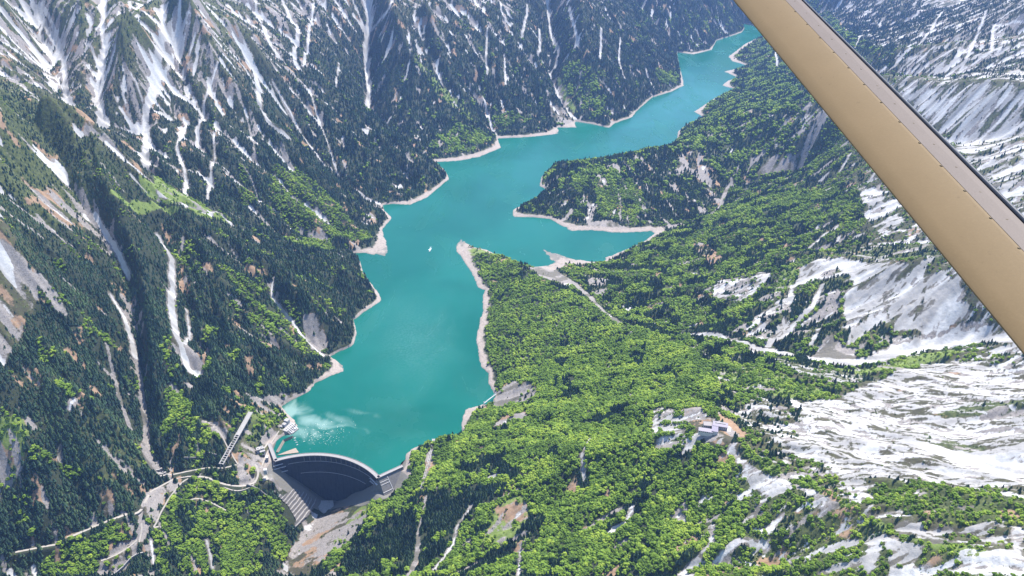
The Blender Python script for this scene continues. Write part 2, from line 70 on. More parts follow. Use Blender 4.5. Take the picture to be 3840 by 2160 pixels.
('snow',4,[(116,6446,8),(115,6389,8.4),(114,6333,8.9),(114,6276,9.3),(106,6212,9.8),(97,6144,10.2),(88,6076,10.7),(80,6004,11.1),(75,5928,11.6),(70,5778,12)]),
('snow',10,[(276,6630,10),(280,6613,10.2),(283,6588,10.4),(285,6535,10.5),(287,6478,10.7),(290,6429,10.9),(295,6384,11.1),(301,6334,11.3),(306,6293,11.5),(311,6228,11.6),(318,6159,11.8),(326,6079,12),(334,6010,12.2),(342,5945,12.4),(334,5915,12.5),(325,5882,12.7),(316,5853,12.9),(304,5836,13.1),(285,5839,13.3),(273,5819,13.5),(278,5773,13.6),(283,5734,13.8),(289,5681,14),(300,5616,14.2),(310,5555,14.4),(320,5493,14.5),(330,5436,14.7),(341,5390,14.9),(352,5345,15.1),(363,5306,15.3),(376,5265,15.5),(392,5223,15.6),(407,5178,15.8),(422,5144,16)]),
('snow',6,[(204,6242,7),(205,6193,7.2),(205,6148,7.5),(206,6099,7.8),(207,6053,8),(207,6008,8.2),(199,5947,8.5),(191,5883,8.8),(182,5791,9),(202,5817,9.2),(222,5838,9.5),(243,5859,9.8),(263,5865,10)]),
('snow',6,[(434,6358,8),(437,6301,8.2),(440,6240,8.4),(442,6180,8.6),(445,6123,8.8),(448,6065,9),(453,6008,9.2),(458,5959,9.4),(464,5905,9.6),(469,5860,9.8),(474,5810,10)]),
('snow',6,[(663,6156,9),(658,6087,9.4),(652,6023,9.8),(647,5962,10.1),(642,5901,10.5),(636,5844,10.9),(629,5787,11.2),(623,5734,11.6),(617,5684,12)]),
('snow',6,[(843,6374,5),(835,6313,5.3),(824,6233,5.7),(813,6157,6),(803,6081,6.3),(794,6021,6.7),(785,5952,7),(774,5876,7.3),(776,5826,7.7),(782,5784,8),(787,5737,8.3),(793,5694,8.7),(799,5656,9)]),
('snow',5,[(989,5998,4),(997,5950,4.5),(1005,5907,5),(1014,5867,5.5),(1022,5827,6),(1031,5791,6.5),(1041,5759,7)]),
('snow',9,[(-1424,2502,10),(-1416,2493,9.9),(-1409,2487,9.9),(-1400,2478,9.8),(-1393,2472,9.8),(-1385,2463,9.7),(-1373,2450,9.7),(-1364,2442,9.6),(-1353,2430,9.6),(-1343,2421,9.5),(-1334,2411,9.4),(-1326,2401,9.4),(-1320,2394,9.3),(-1312,2384,9.3),(-1304,2374,9.2),(-1297,2367,9.2),(-1290,2357,9.1),(-1282,2346,9.1),(-1274,2335,9)]),
('snow',9,[(-1294,2234,5),(-1287,2227,5.3),(-1281,2224,5.6),(-1274,2217,5.9),(-1268,2213,6.2),(-1262,2210,6.6),(-1255,2203,6.9),(-1249,2195,7.2),(-1244,2186,7.5),(-1238,2178,7.8),(-1233,2169,8.1),(-1227,2161,8.4),(-1220,2149,8.8),(-1214,2137,9.1),(-1210,2128,9.4),(-1205,2115,9.7),(-1201,2106,10)]),
('rock',9,[(-1201,2106,9),(-1194,2094,9.4),(-1189,2085,9.8),(-1185,2076,10.1),(-1180,2067,10.5),(-1175,2058,10.9),(-1171,2048,11.3),(-1168,2038,11.7),(-1165,2028,12),(-1161,2018,12.4),(-1158,2008,12.8),(-1154,1998,13.2),(-1151,1988,13.6),(-1147,1978,13.9),(-1142,1965,14.3),(-1137,1953,14.7),(-1130,1937,15.1),(-1125,1924,15.4),(-1120,1908,15.8),(-1114,1889,16.2),(-1107,1867,16.6),(-1101,1851,17),(-1096,1842,17.3),(-1090,1833,17.7),(-1087,1827,18.1),(-1080,1819,18.5),(-1072,1815,18.9),(-1065,1812,19.2),(-1058,1808,19.6),(-1049,1801,20)]),
('snow',10,[(-1267,2583,8),(-1261,2576,8.2),(-1254,2569,8.4),(-1248,2561,8.6),(-1242,2554,8.8),(-1234,2544,9),(-1228,2536,9.2),(-1220,2526,9.4),(-1213,2518,9.6),(-1207,2511,9.8),(-1198,2501,10),(-1193,2484,10.2),(-1189,2468,10.4),(-1183,2448,10.6),(-1177,2429,10.8),(-1172,2412,11),(-1167,2396,11.2),(-1162,2376,11.4),(-1156,2356,11.6),(-1150,2336,11.8),(-1143,2313,12),(-1137,2294,12.2),(-1130,2271,12.4),(-1123,2251,12.6),(-1117,2239,12.8),(-1111,2227,13),(-1107,2218,13.2),(-1101,2206,13.4),(-1096,2193,13.6),(-1090,2182,13.8),(-1082,2170,14),(-1076,2162,14.2),(-1069,2154,14.4),(-1063,2146,14.6),(-1058,2137,14.8),(-1053,2128,15),(-1048,2119,15.2),(-1044,2113,15.4),(-1037,2111,15.6),(-1028,2114,15.8),(-1017,2115,16)]),
('snow',5,[(-1112,2339,3),(-1105,2323,3.3),(-1099,2306,3.7),(-1091,2287,4),(-1085,2271,4.3),(-1078,2251,4.7),(-1074,2230,5),(-1072,2213,5.3),(-1068,2192,5.7),(-1063,2169,6)]),
('rock',4,[(-1040,2303,3),(-1041,2288,3.2),(-1043,2276,3.5),(-1043,2261,3.8),(-1043,2246,4),(-1041,2232,4.2),(-1038,2214,4.5),(-1035,2196,4.8),(-1030,2176,5)]),
('snow',7,[(-902,2645,4),(-903,2637,4.2),(-903,2626,4.4),(-902,2611,4.6),(-900,2593,4.8),(-892,2581,5),(-884,2573,5.2),(-873,2559,5.5),(-864,2551,5.7),(-854,2539,5.9),(-845,2532,6.1),(-834,2521,6.3),(-822,2511,6.5),(-812,2504,6.7),(-801,2494,6.9),(-792,2485,7.1),(-782,2474,7.3),(-773,2466,7.5),(-762,2459,7.8),(-749,2450,8),(-737,2443,8.2),(-725,2437,8.4),(-713,2431,8.6),(-701,2424,8.8),(-689,2415,9)]),
('rock',5,[(-1247,2054,6),(-1242,2045,6.2),(-1240,2039,6.3),(-1235,2030,6.5),(-1231,2021,6.7),(-1227,2012,6.8),(-1224,2006,7),(-1220,1997,7.2),(-1215,1987,7.3),(-1210,1978,7.5),(-1204,1967,7.7),(-1199,1958,7.8),(-1194,1949,8),(-1186,1937,8.2),(-1180,1929,8.3),(-1174,1920,8.5),(-1169,1912,8.7),(-1161,1901,8.8),(-1152,1886,9)]),
('snow',4,[(-1286,2707,10),(-1278,2711,10.1),(-1267,2712,10.2),(-1258,2717,10.3),(-1249,2727,10.4),(-1243,2743,10.5),(-1237,2759,10.6),(-1231,2775,10.7),(-1226,2795,10.8),(-1218,2807,10.9),(-1210,2815,11),(-1200,2819,11.1),(-1191,2827,11.2),(-1182,2839,11.3),(-1174,2851,11.4),(-1239,3043,11.5),(-1225,3044,11.6),(-1211,3041,11.7),(-1197,3039,11.8),(-1132,2907,11.9),(-1118,2904,12)]),
('snow',8,[(1483,2147,18),(1481,2161,18.2),(1480,2178,18.5),(1478,2192,18.7),(1477,2209,18.9),(1478,2229,19.2),(1483,2256,19.4),(1486,2279,19.6),(1485,2296,19.9),(1481,2311,20.1),(1477,2325,20.4),(1474,2339,20.6),(1470,2353,20.8),(1465,2368,21.1),(1463,2385,21.3),(1459,2399,21.5),(1452,2410,21.8),(1448,2424,22),(1443,2438,22.2),(1438,2452,22.5),(1433,2467,22.7),(1426,2478,22.9),(1417,2485,23.2),(1409,2496,23.4),(1400,2504,23.6),(1391,2511,23.9),(1380,2516,24.1),(1372,2526,24.4),(1362,2534,24.6),(1353,2542,24.8),(1343,2549,25.1),(1335,2560,25.3),(1326,2571,25.5),(1316,2579,25.8),(1306,2586,26),(1297,2597,26.2),(1289,2608,26.5),(1278,2616,26.7),(1269,2626,26.9),(1260,2637,27.2),(1251,2648,27.4),(1241,2659,27.6),(1232,2670,27.9),(1222,2680,28.1),(1212,2691,28.4),(1202,2702,28.6),(1192,2713,28.8),(1182,2723,29.1),(1172,2734,29.3),(1160,2741,29.5),(1147,2744,29.8),(1131,2741,30)]),
('snow',4,[(1430,2551,7),(1416,2545,7.7),(1401,2539,8.3),(1387,2532,9)]),
('snow',4,[(1285,2864,5),(1269,2854,5.3),(1254,2843,5.7),(1240,2836,6),(1224,2825,6.3),(1209,2814,6.7),(1193,2804,7),(1178,2792,7.3),(1163,2781,7.7),(1148,2769,8)]),
('snow',4,[(1351,1701,80),(1353,1716,79.4),(1352,1730,78.7),(1352,1743,78.1),(1351,1756,77.5),(1352,1772,76.9),(1351,1785,76.2),(1349,1798,75.6),(1348,1812,75),(1346,1825,74.3),(1345,1838,73.7),(1341,1849,73.1),(1339,1862,72.5),(1335,1873,71.8),(1331,1883,71.2),(1324,1890,70.6),(1318,1897,69.9),(1311,1904,69.3),(1305,1911,68.7),(1296,1915,68.1),(1287,1920,67.4),(1278,1924,66.8),(1270,1928,66.2),(1261,1932,65.5),(1250,1933,64.9),(1241,1937,64.3),(1232,1941,63.7),(1221,1942,63),(1212,1944,62.4),(1201,1943,61.8),(1190,1942,61.1),(1179,1941,60.5),(1168,1940,59.9),(1158,1939,59.3),(1148,1941,58.6),(1137,1940,58),(1126,1939,57.4),(1115,1938,56.7),(1103,1933,56.1),(1092,1932,55.5),(1079,1927,54.9),(1067,1922,54.2),(1054,1917,53.6),(1043,1916,53),(1032,1915,52.3),(1021,1915,51.7),(1011,1917,51.1),(1000,1916,50.5),(990,1919,49.8),(980,1922,49.2),(971,1929,48.6),(961,1932,47.9),(953,1939,47.3),(942,1942,46.7),(934,1949,46.1),(923,1952,45.4),(914,1958,44.8),(904,1962,44.2),(895,1969,43.5),(887,1979,42.9),(879,1990,42.3),(870,1997,41.7),(861,2004,41),(853,2015,40.4),(845,2025,39.8),(837,2036,39.1),(830,2050,38.5),(823,2065,37.9),(816,2079,37.3),(807,2090,36.6),(799,2101,36)]),
('snow',4,[(799,2100,24),(788,2108,23.4),(778,2116,22.7),(768,2127,22.1),(759,2138,21.5),(749,2149,20.8),(739,2160,20.2),(730,2171,19.6),(721,2185,18.9),(711,2197,18.3),(702,2211,17.7),(693,2225,17.1),(683,2240,16.4),(671,2246,15.8),(660,2256,15.2),(649,2265,14.5),(636,2271,13.9),(625,2281,13.3),(613,2290,12.6),(601,2299,12)]),
('snow',6,[(1046,2351,10),(1036,2333,10.6),(1025,2316,11.1),(1016,2301,11.7),(1006,2284,12.3),(995,2266,12.9),(986,2252,13.4),(974,2240,14),(964,2235,14.6),(952,2227,15.1),(940,2219,15.7),(928,2211,16.3),(918,2202,16.9),(907,2192,17.4),(896,2180,18),(886,2170,18.6),(874,2162,19.1),(861,2155,19.7),(850,2150,20.3),(838,2143,20.9),(826,2135,21.4),(813,2127,22)]),
('snow',4,[(968,2406,8),(959,2384,8.8),(952,2365,9.6),(943,2342,10.4),(934,2320,11.2),(926,2301,12)]),
('snow',4,[(1030,2150,6),(1019,2146,6.2),(1008,2142,6.4),(997,2138,6.6),(986,2133,6.8),(975,2129,7),(965,2124,7.2),(956,2110,7.4),(945,2093,7.6),(934,2076,7.8),(921,2055,8)]),
('rock',3,[(391,2452,20),(383,2479,20.7),(375,2509,21.4),(367,2539,22.1),(359,2569,22.8),(351,2606,23.5),(343,2640,24.2),(335,2677,24.9),(327,2714,25.6),(318,2748,26.3),(309,2783,27),(299,2817,27.7),(289,2847,28.4),(278,2878,29.1),(267,2908,29.8),(256,2942,30.5),(242,2961,31.2),(228,2984,31.9),(214,3006,32.6),(199,3025,33.3),(184,3047,34)]),
('rock',3,[(1301,3753,14),(1300,3811,14.3),(1298,3870,14.6),(1283,3889,14.9),(1266,3902,15.2),(1247,3911,15.5),(1228,3916,15.8),(1208,3920,16.2),(1188,3924,16.5),(1168,3928,16.8),(1148,3932,17.1),(1129,3910,17.4),(1112,3872,17.7),(1095,3830,18),(1079,3792,18.3),(1065,3749,18.6),(1046,3705,18.9),(1026,3681,19.2),(978,3555,19.5),(957,3524,19.8),(938,3514,20.2),(920,3511,20.5),(902,3512,20.8),(883,3510,21.1),(865,3511,21.4),(848,3512,21.7),(829,3509,22)]),
('snow',5,[(453,1311,6),(451,1299,6.4),(449,1287,6.9),(445,1273,7.3),(443,1262,7.7),(436,1254,8.1),(431,1250,8.6),(425,1243,9),(418,1236,9.4),(410,1230,9.9),(403,1227,10.3),(396,1224,10.7),(389,1221,11.1),(381,1216,11.6),(374,1213,12)]),
('snow',4,[(538,1192,8),(531,1197,8.3),(523,1199,8.6),(516,1203,8.9),(509,1207,9.2),(502,1212,9.5),(495,1216,9.8),(488,1221,10.2),(480,1219,10.5),(473,1217,10.8),(465,1214,11.1),(458,1212,11.4),(450,1210,11.7),(442,1205,12)]),
('snow',3,[(555,1306,4),(548,1299,4.4),(542,1295,4.9),(535,1289,5.3),(529,1285,5.7),(522,1282,6.1),(514,1276,6.6),(508,1272,7)]),
('snow',3,[(577,1248,8),(571,1244,8),(564,1237,8),(558,1233,8),(551,1227,8)]),
('snow',1,[(542,1518,5),(544,1503,5),(547,1494,5),(548,1479,5),(550,1467,5),(551,1452,5),(553,1441,5),(556,1427,5),(561,1416,5),(565,1405,5),(569,1392,5),(573,1381,5),(577,1371,5),(584,1366,5),(590,1358,5),(597,1353,5),(604,1348,5),(609,1339,5),(613,1329,5),(617,1318,5),(621,1308,5),(624,1298,5),(628,1288,5),(632,1278,5),(635,1268,5),(639,1259,5),(642,1249,5),(645,1239,5),(650,1232,5),(653,1222,5),(656,1212,5),(660,1205,5),(663,1195,5)]),
('snow',3,[(220,1740,3),(213,1721,3.2),(207,1705,3.4),(201,1690,3.7),(195,1674,3.9),(189,1662,4.1),(189,1649,4.3),(190,1632,4.6),(190,1616,4.8),(191,1599,5)]),
('snow',4,[(300,1461,5),(296,1452,5.4),(291,1441,5.9),(286,1432,6.3),(280,1427,6.8),(272,1424,7.2),(263,1421,7.7),(255,1418,8.1),(247,1415,8.6),(238,1412,9)]),
('snow',3,[(21,1433,3),(21,1417,3.2),(20,1402,3.3),(19,1386,3.5),(19,1370,3.7),(18,1355,3.8),(17,1339,4)]),
('snow',4,[(-108,1630,3),(-114,1620,3.1),(-119,1611,3.2),(-125,1602,3.3),(-132,1593,3.4),(-138,1584,3.5),(-145,1575,3.6),(-151,1565,3.7),(-152,1552,3.8),(-153,1539,3.9),(-154,1529,4.1),(-156,1516,4.2),(-162,1507,4.3),(-168,1495,4.4),(-174,1486,4.5),(-179,1477,4.6),(-185,1465,4.7),(-191,1456,4.8),(-196,1445,4.9),(-201,1433,5)]),
('rock',3,[(-41,1615,4),(-31,1619,4.2),(-20,1624,4.3),(-9,1625,4.5),(2,1629,4.7),(13,1629,4.8),(24,1633,5)]),
('rock',2,[(52,1422,3),(42,1423,3),(32,1424,3),(22,1428,3),(12,1430,3),(2,1431,3),(-8,1435,3),(-18,1439,3),(-28,1440,3),(-38,1446,3),(-48,1450,3),(-58,1450,3),(-68,1452,3),(-77,1451,3),(-87,1451,3),(-96,1447,3),(-106,1444,3),(-115,1438,3),(-124,1432,3),(-133,1424,3),(-142,1415,3),(-151,1409,3),(-160,1403,3)]),
('snow',3,[(865,985,5),(860,976,5.1),(852,965,5.2),(845,953,5.3),(837,942,5.4),(830,931,5.6),(826,922,5.7),(820,911,5.8),(814,899,5.9),(806,886,6)]),
('rock',2,[(-249,1712,5),(-250,1698,4.9),(-251,1684,4.8),(-252,1668,4.7),(-253,1654,4.6),(-254,1641,4.4),(-255,1627,4.3),(-257,1614,4.2),(-260,1601,4.1),(-262,1588,4)]),
('rock',3,[(-260,1588,9),(-258,1572,9.6),(-257,1556,10.3),(-256,1543,10.9),(-255,1527,11.5),(-254,1511,12.2),(-253,1496,12.8),(-255,1480,13.5),(-258,1468,14.1),(-260,1452,14.7),(-263,1440,15.4),(-265,1425,16)]),
('snow',2,[(-1012,1596,3),(-1008,1586,3),(-1004,1577,3),(-999,1567,3),(-997,1560,3),(-993,1550,3),(-989,1541,3)]),
('snow',2,[(-870,1622,3),(-865,1613,3.1),(-860,1603,3.3),(-855,1594,3.4),(-850,1584,3.6),(-846,1574,3.7),(-842,1564,3.9),(-836,1552,4)]),
('snow',2,[(-1243,1820,3),(-1245,1812,3.3),(-1248,1804,3.7),(-1250,1796,4)]),
('rock',2,[(-1267,1729,8),(-1267,1722,8.7),(-1265,1712,9.3),(-1264,1705,10)]),
('snow',4,[(1566,3207,5),(1551,3191,5.7),(1535,3172,6.3),(1521,3157,7),(1505,3138,7.7),(1489,3119,8.3),(1471,3097,9)]),
('rock',4,[(1597,3992,4),(1589,3981,4.3),(1581,3969,4.6),(1573,3958,4.9),(1566,3950,5.1),(1557,3943,5.4),(1549,3935,5.7),(1541,3932,6),(1532,3924,6.3),(1519,3924,6.6),(1506,3928,6.9),(1492,3933,7.1),(1477,3933,7.4),(1461,3934,7.7),(1446,3934,8)]),
('snow',4,[(1538,3457,4),(1524,3441,4.8),(1508,3421,5.6),(1493,3405,6.4),(1479,3388,7.2),(1464,3372,8)]),
('dark',1,[(828,1737,7),(832,1723,7.1),(837,1712,7.3),(841,1698,7.4),(847,1687,7.5),(850,1673,7.6),(856,1662,7.8),(859,1649,7.9),(864,1638,8),(869,1627,8.2),(874,1617,8.3),(879,1606,8.4),(884,1596,8.6),(888,1585,8.7),(893,1575,8.8),(899,1569,8.9),(906,1562,9.1),(912,1556,9.2),(918,1549,9.3),(925,1542,9.5),(931,1536,9.6),(937,1530,9.7),(946,1531,9.9),(954,1529,10),(964,1530,10.1),(971,1528,10.2),(979,1526,10.4),(989,1527,10.5),(996,1525,10.6),(1006,1526,10.8),(1013,1524,10.9),(1023,1525,11),(1032,1527,11.1),(1039,1525,11.3),(1049,1526,11.4),(1058,1527,11.5),(1065,1525,11.7),(1074,1526,11.8),(1082,1524,11.9),(1089,1521,12.1),(1096,1519,12.2),(1103,1516,12.3),(1110,1514,12.4),(1118,1511,12.6),(1125,1509,12.7),(1132,1506,12.8),(1136,1501,13),(1143,1498,13.1),(1148,1492,13.2),(1155,1489,13.4),(1160,1483,13.5),(1164,1478,13.6),(1171,1475,13.7),(1175,1469,13.9),(1180,1463,14)]),
('dark',1,[(654,1789,6),(662,1779,6.1),(669,1768,6.2),(676,1757,6.3),(684,1747,6.4),(691,1736,6.6),(698,1725,6.7),(705,1715,6.8),(707,1696,6.9),(708,1678,7),(710,1660,7.1),(711,1642,7.2),(714,1626,7.3),(715,1608,7.4),(716,1590,7.6),(718,1575,7.7),(719,1557,7.8),(721,1542,7.9),(722,1525,8)]),
('dark',1,[(747,1569,6),(754,1562,6),(760,1552,5.9),(767,1545,5.9),(774,1538,5.8),(779,1528,5.8),(786,1521,5.8),(791,1511,5.7),(797,1504,5.7),(804,1497,5.6),(810,1490,5.6),(815,1480,5.5),(821,1473,5.5),(828,1466,5.5),(832,1456,5.4),(838,1449,5.4),(843,1440,5.3),(849,1433,5.3),(854,1426,5.2),(860,1419,5.2),(864,1410,5.2),(870,1403,5.1),(875,1396,5.1),(879,1387,5),(885,1380,5)]),
('dark',1,[(1123,1863,6),(1128,1853,6.1),(1136,1846,6.1),(1143,1839,6.2),(1148,1828,6.3),(1155,1821,6.3),(1161,1814,6.4),(1168,1807,6.5),(1175,1799,6.5),(1179,1789,6.6),(1186,1782,6.7),(1192,1775,6.7),(1198,1768,6.8),(1204,1761,6.9),(1211,1753,6.9),(1217,1746,7),(1223,1739,7.1),(1228,1732,7.1),(1234,1725,7.2),(1240,1718,7.3),(1244,1708,7.3),(1249,1701,7.4),(1252,1690,7.5),(1256,1680,7.5),(1261,1673,7.6),(1264,1662,7.7),(1267,1652,7.7),(1269,1642,7.8),(1274,1634,7.9),(1277,1624,7.9),(1282,1617,8)]),
('dark',1,[(886,1458,9),(890,1448,8.9),(896,1441,8.8),(901,1435,8.7),(905,1425,8.6),(911,1418,8.5),(916,1411,8.4),(919,1402,8.3),(924,1395,8.2),(930,1388,8.1),(935,1382,7.9),(940,1376,7.8),(945,1370,7.7),(952,1367,7.6),(957,1360,7.5),(962,1354,7.4),(967,1348,7.3),(974,1345,7.2),(978,1339,7.1),(983,1333,7)]),
('dark',1,[(749,1428,4),(754,1418,4.1),(760,1410,4.1),(764,1400,4.2),(769,1391,4.2),(773,1381,4.3),(777,1371,4.4),(783,1364,4.4),(787,1354,4.5),(791,1344,4.6),(796,1338,4.6),(802,1331,4.7),(808,1325,4.8),(811,1316,4.8),(817,1309,4.9),(822,1303,4.9),(826,1293,5)]),
('dark',1,[(693,1523,4),(697,1509,4),(701,1498,4),(705,1484,4),(710,1474,4),(713,1460,4),(717,1449,4),(720,1436,4),(724,1425,4),(727,1411,4),(732,1401,4),(736,1391,4),(742,1384,4),(746,1374,4),(750,1364,4),(754,1354,4),(758,1344,4)]),
('dark',1,[(1076,1685,5),(1080,1675,5),(1086,1668,5.1),(1090,1658,5.1),(1094,1648,5.2),(1100,1641,5.2),(1104,1631,5.2),(1108,1621,5.3),(1113,1614,5.3),(1117,1604,5.4),(1124,1601,5.4),(1130,1595,5.5),(1137,1592,5.5),(1143,1586,5.5),(1150,1583,5.6),(1158,1580,5.6),(1163,1574,5.7),(1170,1570,5.7),(1175,1564,5.8),(1182,1561,5.8),(1187,1555,5.8),(1192,1549,5.9),(1199,1546,5.9),(1204,1540,6),(1209,1534,6)]),
('dark',1,[(915,1654,5),(922,1647,5),(929,1640,5),(934,1630,5),(940,1623,5),(945,1614,5),(952,1607,5),(956,1597,5),(963,1590,5),(971,1588,5),(981,1589,5),(989,1587,5),(999,1587,5),(1007,1585,5),(1016,1586,5),(1024,1584,5)]),
('dark',1,[(901,1298,4),(905,1291,4),(908,1282,4),(912,1275,4),(915,1266,4),(919,1259,4),(923,1253,4),(925,1243,4),(929,1237,4),(931,1228,4),(935,1221,4),(939,1216,4),(945,1213,4),(949,1207,4),(955,1204,4),(961,1201,4),(965,1196,4),(971,1193,4),(977,1190,4),(981,1184,4),(986,1181,4),(992,1178,4),(996,1173,4)]),
('dark',1,[(694,1645,4),(702,1638,4),(710,1632,4),(718,1625,4),(725,1619,4),(732,1609,4),(739,1603,4),(746,1596,4),(754,1590,4),(763,1588,4),(772,1586,4),(780,1584,4),(791,1584,4),(799,1582,4),(808,1580,4)]),
('dark',1,[(853,1284,4),(858,1278,4.1),(863,1271,4.1),(868,1265,4.2),(872,1259,4.2),(877,1253,4.3),(881,1247,4.3),(886,1241,4.4),(888,1232,4.4),(893,1226,4.5),(897,1220,4.6),(901,1214,4.6),(905,1208,4.7),(909,1202,4.7),(913,1196,4.8),(917,1190,4.8),(921,1185,4.9),(925,1179,4.9),(929,1173,5)]),
('dark',1,[(1072,2045,9),(1081,2038,9),(1089,2030,9.1),(1098,2022,9.1),(1107,2018,9.1),(1116,2010,9.2),(1124,2003,9.2),(1133,1999,9.3),(1143,1995,9.3),(1153,1991,9.3),(1161,1984,9.4),(1170,1980,9.4),(1180,1976,9.4),(1189,1972,9.5),(1200,1972,9.5),(1209,1969,9.6),(1220,1970,9.6),(1229,1967,9.6),(1238,1964,9.7),(1249,1964,9.7),(1258,1961,9.7),(1268,1963,9.8),(1278,1966,9.8),(1286,1965,9.9),(1296,1968,9.9),(1303,1967,9.9),(1311,1967,10),(1321,1969,10)]),
('dark',1,[(1188,2223,5),(1180,2204,5),(1174,2188,5),(1168,2173,5),(1162,2158,5),(1155,2139,5),(1150,2123,5),(1148,2107,5),(1146,2090,5),(1145,2073,5),(1143,2056,5)]),
('dark',1,[(1263,2136,5),(1258,2124,5),(1251,2110,5),(1245,2098,5),(1240,2086,5),(1235,2075,5),(1227,2060,5),(1220,2053,5),(1212,2043,5),(1204,2033,5),(1196,2023,5)]),
('snow',4,[(2153,6649,12),(2100,6449,12.7),(2048,6257,13.3),(2009,6106,14)]),
('snow',3,[(2398,5710,5),(2464,5850,5.2),(2537,6008,5.5),(2627,6206,5.8)]),
('snow',3,[(2970,6673,4),(2869,6453,4.5)]),
('snow',4,[(2995,5270,8),(2936,5168,8.2),(2888,5086,8.5),(2846,5014,8.7),(2813,4961,8.9),(2783,4914,9.2),(2754,4868,9.4),(2720,4814,9.6),(2617,4638,9.9),(2596,4605,10.1),(2576,4575,10.4),(2557,4549,10.6),(2537,4520,10.8),(2518,4495,11.1),(2499,4469,11.3),(2478,4440,11.5),(2459,4414,11.8)]),
('snow',4,[(3102,6014,8),(3002,5835,8.4),(2932,5716,8.8),(2876,5621,9.2),(2824,5536,9.6),(2779,5462,10),(2739,5403,10.4),(2706,5363,10.8),(2675,5330,11.2),(2645,5297,11.6),(2617,5268,12)]),
('snow',4,[(2859,4622,8),(2846,4639,8.3),(2833,4656,8.6),(2822,4676,8.9),(2810,4696,9.1),(2809,4733,9.4),(2811,4777,9.7),(2819,4832,10),(2795,4796,10.3),(2761,4729,10.6),(2733,4673,10.9),(2705,4616,11.1),(2677,4559,11.4),(2651,4506,11.7),(2629,4459,12)]),
]
